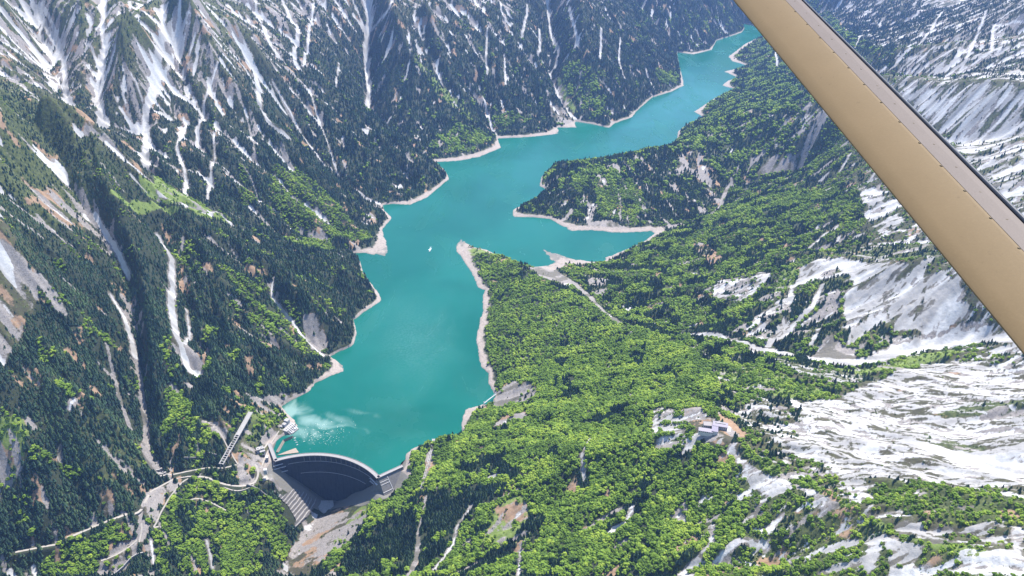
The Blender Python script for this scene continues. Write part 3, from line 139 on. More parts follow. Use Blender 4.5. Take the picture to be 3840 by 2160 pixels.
# ground cover: edge softness, shares, outline
COVER = [
(30,{'con':0.16,'broad':0.95,'shrub':0,'snow':0.012,'rock':0.03,'grass':0.2,'tan':0.02},[(-248,3363),(-207,3327),(-167,3283),(-127,3236),(-89,3191),(-51,3151),(-14,3109),(19,3066),(49,3009),(77,2956),(106,2906),(139,2871),(171,2839),(202,2806),(233,2777),(263,2744),(289,2699),(315,2657),(340,2612),(364,2564),(387,2519),(411,2478),(433,2431),(452,2377),(470,2320),(489,2273),(507,2229),(523,2184),(538,2139),(553,2098),(565,2053),(573,2004),(580,1955),(587,1909),(583,1854),(569,1796),(559,1754),(538,1683),(520,1637),(503,1595),(501,1567),(516,1546),(530,1525),(545,1507),(537,1486),(528,1465),(520,1447),(510,1430),(496,1419),(481,1408),(467,1397),(453,1388),(439,1377),(425,1365),(410,1353),(397,1341),(384,1325),(370,1310),(356,1294),(343,1279),(329,1263),(316,1248),(300,1263),(282,1275),(263,1282),(244,1289),(224,1293),(205,1297),(184,1300),(164,1304),(144,1308),(123,1311),(103,1315),(82,1320),(62,1326),(41,1332),(20,1339),(-2,1347),(-23,1355),(-45,1365),(-67,1375),(-90,1387),(-113,1400),(-135,1401),(-158,1403),(-180,1405),(-204,1411),(-227,1415),(-250,1421),(-274,1427),(-298,1435),(-324,1446),(-349,1457),(-376,1470),(-403,1485),(-432,1503),(-463,1528),(-471,1556),(-466,1581),(-461,1607),(-455,1632),(-449,1655),(-452,1686),(-457,1717),(-463,1752),(-469,1789),(-449,1792),(-420,1779),(-395,1780),(-373,1795),(-348,1799),(-339,1815),(-336,1847),(-332,1883),(-316,1899),(-294,1916),(-271,1930),(-249,1949),(-228,1990),(-198,1969),(-169,1957),(-149,1976),(-156,2042),(-161,2088),(-148,2120),(-123,2142),(-98,2182),(-72,2198),(-72,2236),(-80,2279),(-89,2335),(-104,2377),(-120,2429),(-123,2483),(-125,2538),(-127,2600),(-124,2662),(-119,2728),(-114,2794),(-118,2860),(-132,2935),(-146,2998),(-168,3065),(-195,3131),(-223,3200),(-237,3274)]),
(30,{'con':0.75,'broad':0.35,'shrub':0,'snow':0.05,'rock':0.15},[(24,3716),(61,3767),(100,3868),(139,3936),(177,4005),(199,4058),(221,4132),(245,4207),(288,4197),(334,4178),(381,4166),(427,4149),(473,4138),(520,4130),(566,4122),(615,4137),(664,4161),(713,4185),(764,4211),(815,4237),(865,4259),(915,4280),(945,4216),(976,4162),(1008,4116),(1039,4069),(1073,4033),(1100,3992),(1124,3954),(1120,3898),(1088,3808),(1052,3730),(1007,3707),(960,3673),(914,3642),(867,3608),(821,3576),(776,3554),(732,3541),(688,3531),(644,3521),(600,3511),(558,3503),(515,3496),(473,3501),(431,3503),(389,3511),(347,3512),(305,3516),(267,3550),(231,3592),(194,3635),(153,3660),(110,3675),(67,3687)]),
(20,{'con':0.3,'broad':0.9},[(307,4100),(352,4086),(398,4082),(443,4078),(488,4055),(533,4037),(578,4029),(601,3968),(623,3907),(644,3845),(659,3783),(673,3717),(687,3655),(668,3615),(624,3599),(579,3578),(536,3561),(496,3577),(457,3602),(418,3623),(422,3691),(428,3760),(420,3812),(378,3832),(337,3856),(313,3968)]),
(15,{'con':0.5,'broad':0.15,'snow':0.06,'rock':0.4,'tan':0.3},[(893,4151),(943,4174),(993,4196),(1035,4192),(1052,4125),(1069,4061),(1086,4008),(1091,3952),(1096,3892),(1073,3827),(1023,3795),(1003,3851),(982,3904),(961,3960),(926,3985),(878,3983),(885,4063)]),
(40,{'con':0.55,'broad':0.6,'snow':0.06,'rock':0.15},[(1109,5014),(1203,5242),(1253,5270),(1308,5319),(1375,5413),(1443,5493),(1507,5544),(1571,5587),(1634,5629),(1734,5918),(1817,6155),(1911,6431),(1998,6677),(2080,6771),(2173,6877),(2266,6975),(2223,6669),(2150,6288),(2110,6019),(2048,5701),(1939,5272),(1879,4998),(1795,4695),(1761,4527),(1610,4070),(1604,3987),(1612,3939),(1625,3906),(1641,3875),(1558,3614),(1541,3511),(1529,3423),(1514,3357),(1492,3391),(1471,3429),(1449,3466),(1426,3503),(1404,3544),(1380,3585),(1359,3636),(1341,3697),(1363,3879),(1324,3899),(1284,3914),(1244,3933),(1202,3948),(1159,3959),(1127,3982),(1106,4024),(1088,4077),(1063,4128),(1030,4174),(998,4228),(966,4284),(1063,4778)]),
(15,{'con':0.3,'broad':0.2,'snow':0.2,'rock':0.45},[(1571,4198),(1590,4116),(1610,4044),(1600,3980),(1591,3950),(1565,3944),(1539,3941),(1514,3938),(1488,3935),(1454,3947),(1439,3962),(1461,3986),(1484,4009),(1504,4041),(1522,4082),(1544,4133)]),
(10,{'con':0.1,'broad':0.1,'snow':0,'rock':0.8},[(1346,4016),(1385,3992),(1424,3969),(1458,3939),(1475,3907),(1451,3893),(1416,3894),(1375,3905),(1334,3920),(1293,3935),(1291,3956),(1319,3986)]),
(30,{'con':0.55,'broad':0.75,'snow':0.04,'rock':0.05},[(660,3401),(701,3411),(742,3424),(783,3436),(824,3449),(867,3479),(908,3504),(950,3529),(991,3546),(1030,3545),(1068,3540),(1107,3538),(1145,3536),(1180,3523),(1211,3498),(1243,3477),(1274,3455),(1304,3433),(1333,3408),(1362,3385),(1381,3337),(1397,3284),(1413,3231),(1427,3179),(1443,3133),(1439,3052),(1424,2959),(1412,2874),(1380,2818),(1349,2770),(1323,2771),(1295,2772),(1269,2777),(1242,2781),(1213,2782),(1186,2786),(1157,2786),(1126,2779),(1094,2779),(1075,2820),(1052,2853),(1029,2887),(1004,2917),(976,2943),(952,2981),(933,3041),(913,3098),(889,3149),(862,3194),(834,3239),(806,3288),(778,3340),(736,3306),(678,3188),(642,3171),(628,3213)]),
(15,{'con':0.1,'broad':1,'grass':0.5},[(998,3528),(1037,3524),(1077,3522),(1116,3521),(1154,3515),(1189,3498),(1220,3473),(1253,3451),(1284,3429),(1314,3403),(1344,3381),(1369,3347),(1387,3294),(1402,3238),(1412,3186),(1375,3163),(1337,3137),(1313,3167),(1286,3193),(1260,3222),(1233,3252),(1204,3278),(1175,3303),(1140,3308),(1105,3317),(1069,3322),(1037,3347),(1004,3371),(971,3395)]),
(30,{'con':0.25,'broad':0.1,'shrub':0.4,'snow':0.62,'rock':0.3},[(1433,3114),(1450,3067),(1467,3024),(1482,2981),(1482,2915),(1468,2829),(1456,2751),(1443,2685),(1413,2660),(1384,2638),(1356,2621),(1353,2678),(1356,2746),(1367,2825),(1381,2907),(1404,3003)]),
(30,{'con':0.55,'broad':0.75,'snow':0.05,'rock':0.05},[(190,3173),(230,3175),(269,3181),(309,3186),(358,3276),(398,3275),(429,3213),(468,3211),(506,3206),(543,3198),(578,3185),(612,3166),(646,3159),(681,3159),(715,3156),(748,3152),(772,3095),(795,3038),(818,2988),(840,2935),(859,2879),(881,2836),(903,2792),(924,2751),(945,2714),(966,2677),(985,2640),(1004,2602),(1024,2571),(996,2538),(970,2508),(942,2475),(916,2441),(891,2411),(865,2380),(839,2346),(814,2315),(789,2284),(764,2253),(739,2251),(714,2262),(689,2277),(663,2288),(638,2302),(612,2317),(588,2344),(564,2372),(539,2399),(512,2419),(487,2448),(460,2473),(433,2498),(405,2523),(384,2575),(364,2639),(342,2699),(322,2764),(302,2833),(281,2902),(259,2968),(235,3031),(210,3097)]),
(15,{'con':0.5,'broad':0.25,'snow':0.08,'rock':0.45},[(311,3020),(347,2989),(383,2955),(396,2898),(382,2818),(369,2749),(345,2780),(325,2843),(318,2928)]),
(20,{'con':0.3,'broad':0.35,'shrub':0.3,'snow':0.45,'rock':0.4},[(769,2648),(798,2638),(828,2631),(857,2624),(883,2605),(906,2571),(927,2537),(932,2505),(904,2479),(876,2454),(847,2430),(819,2432),(791,2433),(765,2449),(743,2482),(728,2520),(748,2582)]),
(10,{'con':0.35,'broad':0.2,'snow':0.05,'rock':0.15,'tan':0.5},[(768,3069),(802,3046),(830,3008),(837,2911),(834,2831),(801,2816),(781,2881),(770,2967)]),
(15,{'con':0.2,'broad':0.5,'shrub':0.6,'snow':0.05,'grass':0.6},[(1010,2568),(1035,2556),(1062,2547),(1087,2538),(1068,2509),(1041,2480),(1014,2451),(987,2427),(959,2407),(931,2387),(904,2367),(889,2359),(910,2404),(931,2449),(955,2492),(983,2530)]),
(25,{'con':0.3,'broad':0.1,'shrub':0.6,'snow':0.12,'rock':0.3,'grass':0.25},[(1041,2584),(1066,2569),(1091,2555),(1124,2560),(1156,2562),(1186,2560),(1214,2555),(1241,2546),(1266,2534),(1290,2521),(1314,2509),(1334,2490),(1343,2449),(1351,2409),(1360,2372),(1366,2332),(1349,2257),(1331,2185),(1322,2141),(1309,2164),(1295,2188),(1282,2214),(1269,2241),(1256,2268),(1243,2298),(1233,2335),(1221,2369),(1210,2407),(1196,2441),(1178,2468),(1156,2488),(1133,2504),(1109,2520),(1086,2539),(1064,2561)]),
(18,{'con':0.05,'broad':0,'shrub':0.3,'snow':0.8,'rock':0.1},[(1075,2502),(1098,2484),(1120,2466),(1142,2448),(1165,2433),(1184,2410),(1194,2368),(1204,2327),(1214,2288),(1223,2251),(1235,2219),(1250,2195),(1264,2170),(1278,2146),(1293,2124),(1308,2103),(1312,2072),(1317,2044),(1321,2015),(1325,1991),(1321,1971),(1311,1956),(1295,1950),(1277,1950),(1257,1959),(1235,1966),(1214,1976),(1196,1989),(1176,2002),(1157,2015),(1142,2037),(1128,2061),(1108,2060),(1085,2049),(1062,2032),(1044,2031),(1031,2059),(1023,2088),(1037,2127),(1051,2167),(1067,2209),(1089,2244),(1113,2283),(1127,2315),(1108,2339),(1089,2362),(1070,2389),(1049,2408),(1022,2403),(995,2397),(975,2400),(995,2445),(1019,2484),(1047,2493)]),
(14,{'con':0.5,'broad':0.1,'shrub':0.6,'snow':0.12,'rock':0.4},[(1060,2434),(1085,2425),(1110,2416),(1117,2372),(1122,2325),(1099,2291),(1073,2258),(1054,2221),(1034,2180),(1016,2146),(993,2132),(970,2114),(946,2097),(921,2095),(895,2090),(890,2120),(899,2157),(923,2175),(947,2193),(972,2214),(998,2235),(1012,2279),(1028,2329),(1043,2380)]),
(14,{'con':0.15,'broad':0.05,'shrub':0.5,'snow':0.3,'rock':0.7,'terr':1},[(1112,2012),(1132,2000),(1154,1991),(1173,1979),(1194,1969),(1214,1961),(1236,1957),(1258,1954),(1280,1955),(1300,1956),(1317,1954),(1332,1944),(1339,1920),(1346,1895),(1339,1877),(1326,1894),(1312,1909),(1292,1917),(1273,1926),(1252,1930),(1230,1934),(1206,1935),(1184,1939),(1162,1942),(1139,1946),(1121,1960),(1106,1979)]),
(8,{'con':0,'broad':0,'shrub':0,'snow':0.05,'rock':1,'tan':0.35},[(900,1989),(927,2021),(955,2053),(976,2061),(992,2032),(1009,2007),(1016,1973),(1010,1931),(982,1926),(957,1929),(940,1951),(920,1970)]),
(14,{'con':0.4,'broad':0.2,'shrub':0.4,'snow':0.35,'rock':0.4},[(905,2333),(932,2358),(958,2379),(964,2368),(947,2318),(931,2271),(916,2228),(903,2188),(883,2165),(856,2155),(829,2145),(804,2149),(782,2168),(759,2187),(775,2222),(799,2258),(823,2289),(851,2305),(877,2317)]),
(25,{'con':0.2,'broad':0,'shrub':0.4,'snow':0.6,'rock':0.45},[(1953,4070),(1966,4005),(1981,3948),(1993,3887),(2007,3833),(2021,3779),(2035,3729),(2048,3679),(2060,3628),(2072,3577),(2084,3530),(2096,3483),(2106,3437),(2118,3394),(2129,3351),(2134,3313),(2126,3281),(2114,3245),(2103,3210),(2083,3161),(1974,2978),(1874,2813),(1858,2833),(1840,2850),(1823,2871),(1805,2892),(1787,2912),(1768,2933),(1762,2975),(1788,3073),(1934,3384),(1936,3452),(1938,3520),(1943,3595),(1943,3663),(1942,3732),(1943,3808),(1944,3888),(1947,3976)]),
(25,{'con':0.6,'broad':0.05,'shrub':0.3,'snow':0.4,'rock':0.3},[(2189,4957),(2219,4944),(2250,4935),(2282,4929),(2312,4919),(2346,4879),(2376,4836),(2409,4800),(2440,4761),(2471,4725),(2504,4692),(2537,4663),(2574,4640),(2612,4621),(2648,4598),(2681,4572),(2712,4542),(2736,4502),(2754,4456),(2740,4378),(2682,4261),(2604,4115),(2316,3640),(2188,3420),(2155,3405),(2145,3452),(2135,3499),(2125,3549),(2115,3600),(2106,3654),(2099,3716),(2095,3784),(2092,3856),(2102,3956),(2361,4540),(2337,4594),(2313,4649),(2288,4704),(2263,4763),(2237,4821),(2213,4887)]),
(25,{'con':0.75,'broad':0,'shrub':0.2,'snow':0.28,'rock':0.25},[(2860,7826),(2920,7767),(2977,7704),(3031,7637),(3070,7537),(3099,7419),(3128,7305),(3156,7195),(3187,7095),(3219,7004),(3253,6919),(3286,6839),(3322,6765),(3360,6699),(3398,6636),(3434,6574),(3474,6518),(3512,6463),(3225,5823),(3208,5685),(3200,5567),(3186,5444),(3155,5297),(3082,5084),(2900,4740),(2870,4667),(2861,4626),(2849,4583),(2791,4525),(2785,4592),(2749,4611),(2710,4628),(2673,4647),(2638,4670),(2720,4905),(2707,4977),(2692,5046),(2671,5108),(2649,5170),(2626,5233),(2602,5296),(2578,5362),(2550,5425),(2527,5499),(2506,5586),(2484,5676),(2471,5788),(2553,6117),(2718,6652),(2824,7063),(2853,7294),(2907,7599),(2893,7737)]),
(25,{'con':0.6,'broad':0.45,'shrub':0.2,'snow':0.08,'rock':0.15},[(2806,7195),(2807,7012),(2725,6637),(2613,6206),(2528,5858),(2488,5627),(2514,5552),(2545,5493),(2561,5421),(2317,4897),(2297,4847),(2272,4828),(2241,4868),(2215,4920),(2214,5023),(2230,5169),(2266,5369),(2428,5866),(2569,6331),(2732,6867)]),
(25,{'con':0.35,'broad':0.05,'shrub':0.4,'snow':0.45,'rock':0.35},[(1746,2927),(1765,2907),(1783,2886),(1801,2866),(1816,2842),(1835,2825),(1851,2804),(1853,2771),(1819,2705),(1785,2638),(1750,2573),(1716,2507),(1688,2451),(1655,2389),(1622,2328),(1635,2382),(1649,2443),(1661,2504),(1671,2563),(1686,2631),(1700,2700),(1715,2773),(1729,2847)]),
(18,{'con':0.03,'broad':0.45,'shrub':0.6,'snow':0.08,'grass':0.75},[(625,2075),(646,2054),(668,2035),(687,2013),(702,1980),(718,1950),(733,1920),(747,1891),(761,1861),(776,1835),(790,1810),(803,1784),(816,1758),(828,1732),(833,1695),(825,1680),(804,1681),(783,1687),(765,1700),(747,1713),(728,1724),(709,1737),(691,1754),(673,1771),(653,1785),(636,1806),(620,1831),(603,1856),(592,1892),(602,1948),(612,2008)]),
(14,{'con':0.1,'broad':0.05,'shrub':0.4,'snow':0.4,'rock':0.4,'terr':1},[(771,2028),(786,1995),(803,1969),(818,1940),(834,1914),(854,1900),(873,1885),(893,1870),(912,1855),(930,1841),(948,1826),(965,1808),(979,1787),(977,1766),(949,1749),(921,1731),(902,1742),(886,1759),(869,1773),(852,1791),(838,1817),(823,1840),(808,1865),(797,1899),(788,1940),(779,1981)]),
(10,{'con':0,'broad':0.05,'shrub':0.7,'snow':0.05,'grass':0.8},[(910,1895),(931,1885),(952,1878),(973,1868),(992,1857),(1012,1847),(1037,1852),(1065,1865),(1092,1879),(1122,1895),(1149,1903),(1169,1896),(1189,1889),(1209,1882),(1228,1874),(1241,1856),(1243,1820),(1239,1808),(1218,1811),(1200,1818),(1179,1821),(1157,1825),(1135,1824),(1109,1815),(1083,1806),(1057,1798),(1035,1800),(1013,1802),(989,1801),(969,1807),(956,1832),(940,1851),(925,1873)]),
(25,{'con':0,'broad':0,'shrub':0.2,'snow':0.62,'rock':0.45,'terr':1},[(586,1654),(612,1683),(636,1707),(661,1728),(681,1720),(703,1715),(723,1706),(744,1701),(763,1692),(784,1686),(803,1677),(823,1671),(844,1671),(869,1681),(894,1691),(919,1702),(947,1719),(975,1736),(1003,1754),(1031,1771),(1057,1784),(1083,1793),(1107,1798),(1133,1806),(1157,1811),(1172,1796),(1187,1782),(1201,1767),(1217,1755),(1231,1740),(1242,1723),(1253,1705),(1265,1691),(1275,1673),(1283,1653),(1292,1636),(1288,1611),(1246,1544),(1206,1480),(1178,1433),(1157,1394),(1141,1361),(1124,1329),(1109,1299),(1095,1269),(1082,1242),(1069,1216),(1058,1192),(1043,1164),(1015,1121),(991,1089),(979,1095),(970,1103),(958,1109),(949,1117),(936,1123),(926,1132),(916,1140),(905,1148),(894,1157),(883,1165),(872,1173),(862,1185),(851,1194),(840,1205),(830,1217),(817,1225),(802,1229),(787,1233),(772,1238),(759,1245),(745,1253),(731,1261),(717,1269),(713,1296),(707,1320),(701,1345),(692,1366),(684,1390),(674,1411),(665,1435),(654,1457),(645,1482),(635,1507),(625,1535),(616,1564),(606,1593),(595,1622)]),
(20,{'con':0.25,'broad':0.1,'shrub':0.3,'snow':0.46,'rock':0.3,'terr':0.6},[(584,1684),(609,1706),(633,1725),(657,1744),(679,1743),(698,1730),(716,1717),(735,1704),(742,1674),(742,1634),(742,1593),(727,1560),(705,1528),(682,1494),(666,1507),(650,1521),(634,1534),(623,1559),(614,1590),(603,1619),(592,1648)]),
(12,{'con':0.05,'broad':0,'shrub':0.7,'snow':0.15,'rock':0.3,'grass':0.3},[(980,1493),(998,1493),(1018,1495),(1037,1498),(1057,1500),(1074,1500),(1092,1498),(1105,1489),(1118,1480),(1131,1471),(1144,1462),(1156,1453),(1169,1444),(1159,1417),(1140,1391),(1128,1400),(1118,1411),(1106,1420),(1093,1429),(1081,1438),(1068,1447),(1054,1456),(1041,1464),(1025,1470),(1011,1479),(994,1484)]),
(10,{'con':0,'broad':0,'shrub':0.5,'snow':0.25,'rock':0.5},[(932,1427),(945,1413),(957,1400),(969,1386),(981,1373),(991,1356),(1001,1342),(1010,1325),(1017,1308),(1010,1305),(995,1309),(980,1314),(969,1328),(960,1344),(949,1358),(937,1372),(933,1397)]),
(14,{'con':0,'snow':1,'rock':0},[(877,1457),(888,1440),(900,1425),(910,1408),(920,1392),(931,1377),(940,1361),(951,1347),(959,1330),(969,1316),(979,1303),(989,1290),(1000,1281),(1010,1269),(1021,1259),(1030,1247),(1040,1238),(1049,1226),(1056,1214),(1044,1191),(1021,1156),(1006,1151),(999,1163),(993,1178),(985,1190),(975,1200),(966,1212),(958,1225),(951,1241),(942,1254),(934,1270),(926,1286),(917,1300),(908,1317),(902,1337),(893,1354),(889,1378),(886,1406),(882,1431)]),
(35,{'con':0.15,'broad':0.42,'shrub':0.9,'snow':0.15,'rock':0.06,'grass':0.2,'tan':0.06},[(551,1490),(559,1461),(568,1435),(576,1410),(584,1384),(593,1361),(600,1337),(610,1314),(621,1297),(631,1277),(641,1258),(649,1238),(659,1222),(668,1202),(675,1183),(681,1161),(687,1142),(694,1123),(698,1102),(703,1083),(708,1065),(713,1046),(719,1030),(724,1015),(730,999),(736,986),(742,972),(746,957),(752,943),(759,933),(766,922),(772,911),(779,901),(785,890),(790,880),(796,870),(801,859),(801,846),(792,831),(786,817),(780,804),(773,809),(765,815),(759,823),(750,829),(742,835),(735,843),(726,848),(717,854),(710,862),(700,868),(692,876),(683,882),(674,890),(664,896),(655,904),(646,912),(635,917),(625,925),(615,933),(605,941),(593,947),(582,955),(571,963),(560,970),(550,981),(538,988),(526,996),(513,1004),(502,1014),(489,1022),(477,1032),(463,1039),(450,1047),(436,1057),(423,1066),(408,1074),(394,1083),(380,1093),(365,1103),(350,1112),(334,1122),(319,1133),(308,1147),(319,1168),(331,1192),(343,1214),(354,1236),(365,1255),(377,1275),(388,1295),(399,1314),(411,1334),(424,1353),(438,1365),(451,1374),(466,1385),(480,1397),(494,1408),(509,1419),(520,1436),(530,1453),(540,1470)]),
(25,{'con':0.15,'broad':0.75,'shrub':0.6,'snow':0.06,'rock':0.05},[(418,1469),(438,1465),(457,1458),(475,1451),(490,1437),(500,1411),(509,1383),(518,1358),(526,1330),(529,1307),(527,1279),(526,1255),(521,1236),(506,1226),(491,1217),(477,1207),(478,1197),(494,1191),(510,1183),(527,1180),(543,1174),(556,1162),(562,1138),(565,1107),(569,1081),(576,1061),(570,1057),(560,1071),(548,1081),(537,1094),(525,1105),(513,1118),(498,1126),(483,1132),(468,1140),(453,1148),(437,1156),(422,1166),(407,1176),(391,1186),(376,1199),(361,1211),(345,1224),(329,1239),(319,1254),(329,1277),(339,1300),(348,1321),(357,1339),(366,1358),(375,1376),(383,1395),(392,1413),(401,1432),(409,1450)]),
(10,{'con':0.1,'broad':0.75,'shrub':0.8,'snow':0.02,'grass':0.6},[(560,1521),(572,1499),(583,1474),(592,1448),(600,1422),(608,1397),(616,1372),(625,1350),(633,1326),(643,1306),(650,1282),(658,1262),(666,1241),(672,1218),(679,1198),(684,1176),(688,1153),(694,1133),(700,1114),(706,1096),(711,1078),(716,1060),(723,1044),(727,1026),(733,1011),(741,999),(749,988),(757,978),(762,965),(770,954),(777,944),(786,936),(776,915),(768,922),(761,932),(754,942),(746,953),(742,968),(736,980),(730,995),(723,1007),(716,1021),(710,1036),(705,1054),(701,1073),(695,1091),(690,1110),(684,1129),(679,1151),(672,1170),(667,1192),(659,1212),(651,1232),(641,1249),(633,1269),(623,1289),(614,1309),(604,1329),(595,1353),(588,1378),(581,1404),(573,1430),(565,1456),(561,1487)]),
(18,{'con':0.1,'broad':0.6,'shrub':0.9,'snow':0.05,'grass':0.3,'tan':0.05},[(726,1231),(742,1227),(757,1224),(770,1217),(785,1213),(798,1205),(809,1194),(821,1185),(833,1177),(843,1166),(854,1158),(865,1150),(874,1139),(885,1131),(891,1116),(895,1099),(900,1084),(905,1070),(909,1055),(905,1035),(890,1011),(878,989),(868,987),(857,993),(848,1000),(839,1008),(832,1018),(822,1026),(812,1034),(802,1041),(793,1052),(783,1059),(774,1070),(765,1080),(756,1092),(746,1103),(738,1117),(728,1128),(723,1147),(724,1174),(726,1204)]),
(8,{'con':0.05,'broad':0.05,'shrub':0.3,'snow':0.82,'rock':0.2},[(693,1086),(698,1067),(703,1049),(707,1031),(716,1019),(719,1002),(720,989),(710,977),(698,961),(684,950),(675,958),(665,966),(670,985),(676,1003),(682,1022),(684,1041),(688,1062)]),
(8,{'con':0.05,'broad':0.05,'shrub':0.3,'snow':0.72,'rock':0.2},[(666,1071),(679,1069),(690,1066),(681,1044),(673,1026),(661,1013),(649,1000),(637,989),(638,1013),(647,1031),(657,1052)]),
(10,{'con':0,'broad':0,'shrub':0.3,'snow':0.74,'rock':0.2,'terr':1},[(758,962),(765,951),(772,939),(781,933),(793,930),(804,926),(815,922),(825,918),(815,894),(803,869),(795,848),(789,847),(782,856),(776,864),(768,870),(759,876),(752,884),(743,891),(742,904),(746,922),(750,939)]),
(8,{'con':0.1,'broad':0.1,'snow':0.75},[(559,1485),(564,1455),(568,1425),(574,1398),(584,1377),(598,1363),(613,1351),(620,1329),(618,1302),(603,1301),(588,1307),(573,1313),(563,1331),(555,1356),(547,1382),(541,1408),(547,1432),(552,1457)]),
(20,{'con':0.1,'broad':0.2,'shrub':0.9,'snow':0.12,'tan':0.15},[(594,1268),(607,1254),(620,1239),(632,1225),(644,1211),(656,1197),(662,1175),(665,1149),(670,1126),(667,1113),(654,1104),(641,1095),(627,1084),(615,1084),(605,1098),(595,1112),(586,1128),(577,1147),(567,1163),(562,1183),(557,1203),(551,1224),(554,1240),(568,1250),(581,1260)]),
(8,{'con':0,'broad':0,'shrub':0.1,'snow':0.15,'rock':0.55,'tan':0.45},[(467,1757),(488,1745),(508,1734),(515,1687),(523,1646),(540,1628),(557,1610),(557,1571),(547,1533),(528,1523),(511,1532),(495,1549),(479,1569),(469,1598),(465,1647),(462,1696)]),
(6,{'con':0,'broad':0,'shrub':0.1,'snow':0.02,'rock':0.1,'tan':1},[(536,1687),(554,1664),(568,1638),(577,1601),(585,1564),(586,1537),(563,1538),(559,1579),(551,1616),(535,1639)]),
(14,{'con':0.2,'broad':0.55,'shrub':0.5,'snow':0.35,'rock':0.3},[(400,1815),(422,1798),(442,1778),(463,1761),(467,1713),(465,1656),(465,1605),(471,1568),(460,1554),(442,1544),(425,1538),(408,1535),(393,1557),(379,1583),(365,1611),(373,1659),(382,1707),(390,1759)]),
(10,{'con':0.02,'broad':0.05,'shrub':0.2,'snow':0.02,'rock':0.25,'grass':0.7,'tan':0.5},[(-45,1591),(-27,1602),(-8,1613),(13,1614),(36,1595),(43,1566),(46,1536),(36,1516),(24,1496),(30,1490),(47,1482),(49,1454),(38,1432),(27,1428),(12,1462),(-8,1478),(-32,1487),(-55,1492),(-79,1493),(-85,1501),(-75,1522),(-65,1546),(-55,1567)]),
(8,{'con':0.1,'broad':0.3,'shrub':0.3,'snow':0.05,'rock':0.2,'tan':0.8},[(152,1629),(175,1619),(180,1599),(172,1573),(156,1565),(140,1577),(143,1603)]),
(25,{'con':0.9,'broad':0.2},[(-479,1629),(-461,1643),(-444,1658),(-425,1669),(-407,1680),(-388,1692),(-367,1698),(-344,1704),(-322,1710),(-300,1718),(-278,1726),(-255,1729),(-228,1724),(-202,1716),(-175,1711),(-150,1706),(-124,1701),(-98,1686),(-72,1673),(-47,1661),(-23,1648),(2,1635),(-18,1626),(-37,1616),(-58,1607),(-79,1602),(-101,1597),(-121,1587),(-133,1567),(-146,1547),(-158,1524),(-173,1508),(-187,1487),(-201,1469),(-215,1445),(-228,1424),(-248,1421),(-272,1427),(-297,1435),(-322,1444),(-347,1454),(-374,1467),(-402,1482),(-431,1503),(-463,1528),(-483,1539),(-483,1572),(-482,1603)]),
(15,{'con':0.9,'broad':0.15},[(2,1474),(15,1492),(29,1511),(42,1526),(57,1541),(80,1529),(82,1506),(77,1480),(73,1453),(55,1441),(38,1432),(20,1422),(1,1415),(-19,1410),(-38,1405),(-58,1400),(-77,1392),(-98,1392),(-121,1402),(-144,1401),(-155,1408),(-136,1424),(-117,1443),(-98,1454),(-77,1460),(-58,1466),(-38,1469),(-18,1471)]),
(20,{'con':0.45,'broad':0.6},[(-163,1814),(-136,1808),(-109,1802),(-83,1793),(-56,1786),(-33,1760),(-10,1732),(12,1706),(34,1680),(36,1669),(11,1675),(-14,1682),(-39,1689),(-64,1702),(-90,1720),(-116,1737),(-143,1757),(-161,1778)]),
(5,{'con':0,'broad':0.02,'shrub':0.1,'rock':0.7,'tan':0.35},[(-267,2005),(-237,1929),(-239,1887),(-241,1851),(-245,1815),(-249,1782),(-253,1752),(-268,1733),(-269,1763),(-267,1796),(-264,1829),(-262,1865),(-261,1907)]),
(8,{'con':0,'broad':0.05,'shrub':0.2,'rock':0.6,'tan':0.45},[(-356,1783),(-379,1775),(-402,1763),(-429,1768),(-461,1791),(-488,1797),(-507,1785),(-538,1840),(-542,1885),(-516,1886),(-475,1838),(-443,1808),(-415,1773),(-392,1781),(-371,1798),(-353,1809),(-339,1821),(-342,1800)]),
(10,{'con':0,'broad':0,'shrub':0.1,'rock':0.55,'grass':0.15,'tan':0.45},[(-563,1845),(-525,1802),(-495,1761),(-491,1728),(-496,1700),(-502,1674),(-509,1649),(-516,1623),(-533,1610),(-554,1601),(-565,1580),(-581,1567),(-612,1583),(-643,1599),(-669,1600),(-689,1586),(-688,1603),(-680,1630),(-671,1654),(-662,1682),(-654,1712),(-643,1737),(-631,1761),(-618,1788),(-601,1808),(-581,1825)]),
(14,{'con':0.05,'broad':0.3,'rock':0.4,'grass':0.7},[(-487,1746),(-466,1755),(-444,1760),(-428,1734),(-425,1707),(-443,1695),(-460,1680),(-476,1664),(-486,1642),(-496,1620),(-514,1608),(-540,1607),(-555,1615),(-541,1634),(-527,1653),(-516,1675),(-506,1698),(-497,1723)]),
(8,{'con':0.1,'broad':0.1,'rock':0.9,'tan':0.1},[(-52,2219),(-25,2227),(2,2237),(34,2208),(64,2176),(88,2132),(77,2102),(49,2091),(20,2097),(-10,2111),(-40,2164)]),
(6,{'con':0,'broad':0,'rock':1},[(-65,2200),(-37,2193),(-11,2132),(-7,2085),(-33,2078),(-60,2112)]),
(8,{'con':0.1,'broad':0.15,'snow':0.1,'rock':0.6,'tan':0.5},[(-66,1952),(-48,1987),(-27,2014),(1,2008),(28,2002),(50,1972),(29,1954),(1,1969),(-25,1966),(-48,1948),(-57,1898)]),
(6,{'con':0,'broad':0.1,'shrub':0.2,'rock':0.5,'grass':0.6},[(-248,3363),(-205,3323),(-163,3287),(-122,3282),(-82,3357),(-75,3195),(-116,3215),(-154,3218),(-189,3212),(-223,3276)]),
(6,{'con':0,'broad':0,'rock':0.9,'grass':0.1},[(373,3563),(418,3572),(461,3578),(502,3571),(532,3527),(570,3511),(614,3512),(657,3513),(701,3519),(746,3533),(793,3554),(839,3571),(806,3494),(767,3510),(723,3500),(679,3490),(636,3493),(593,3492),(550,3494),(507,3497),(464,3498),(421,3503),(378,3507)]),
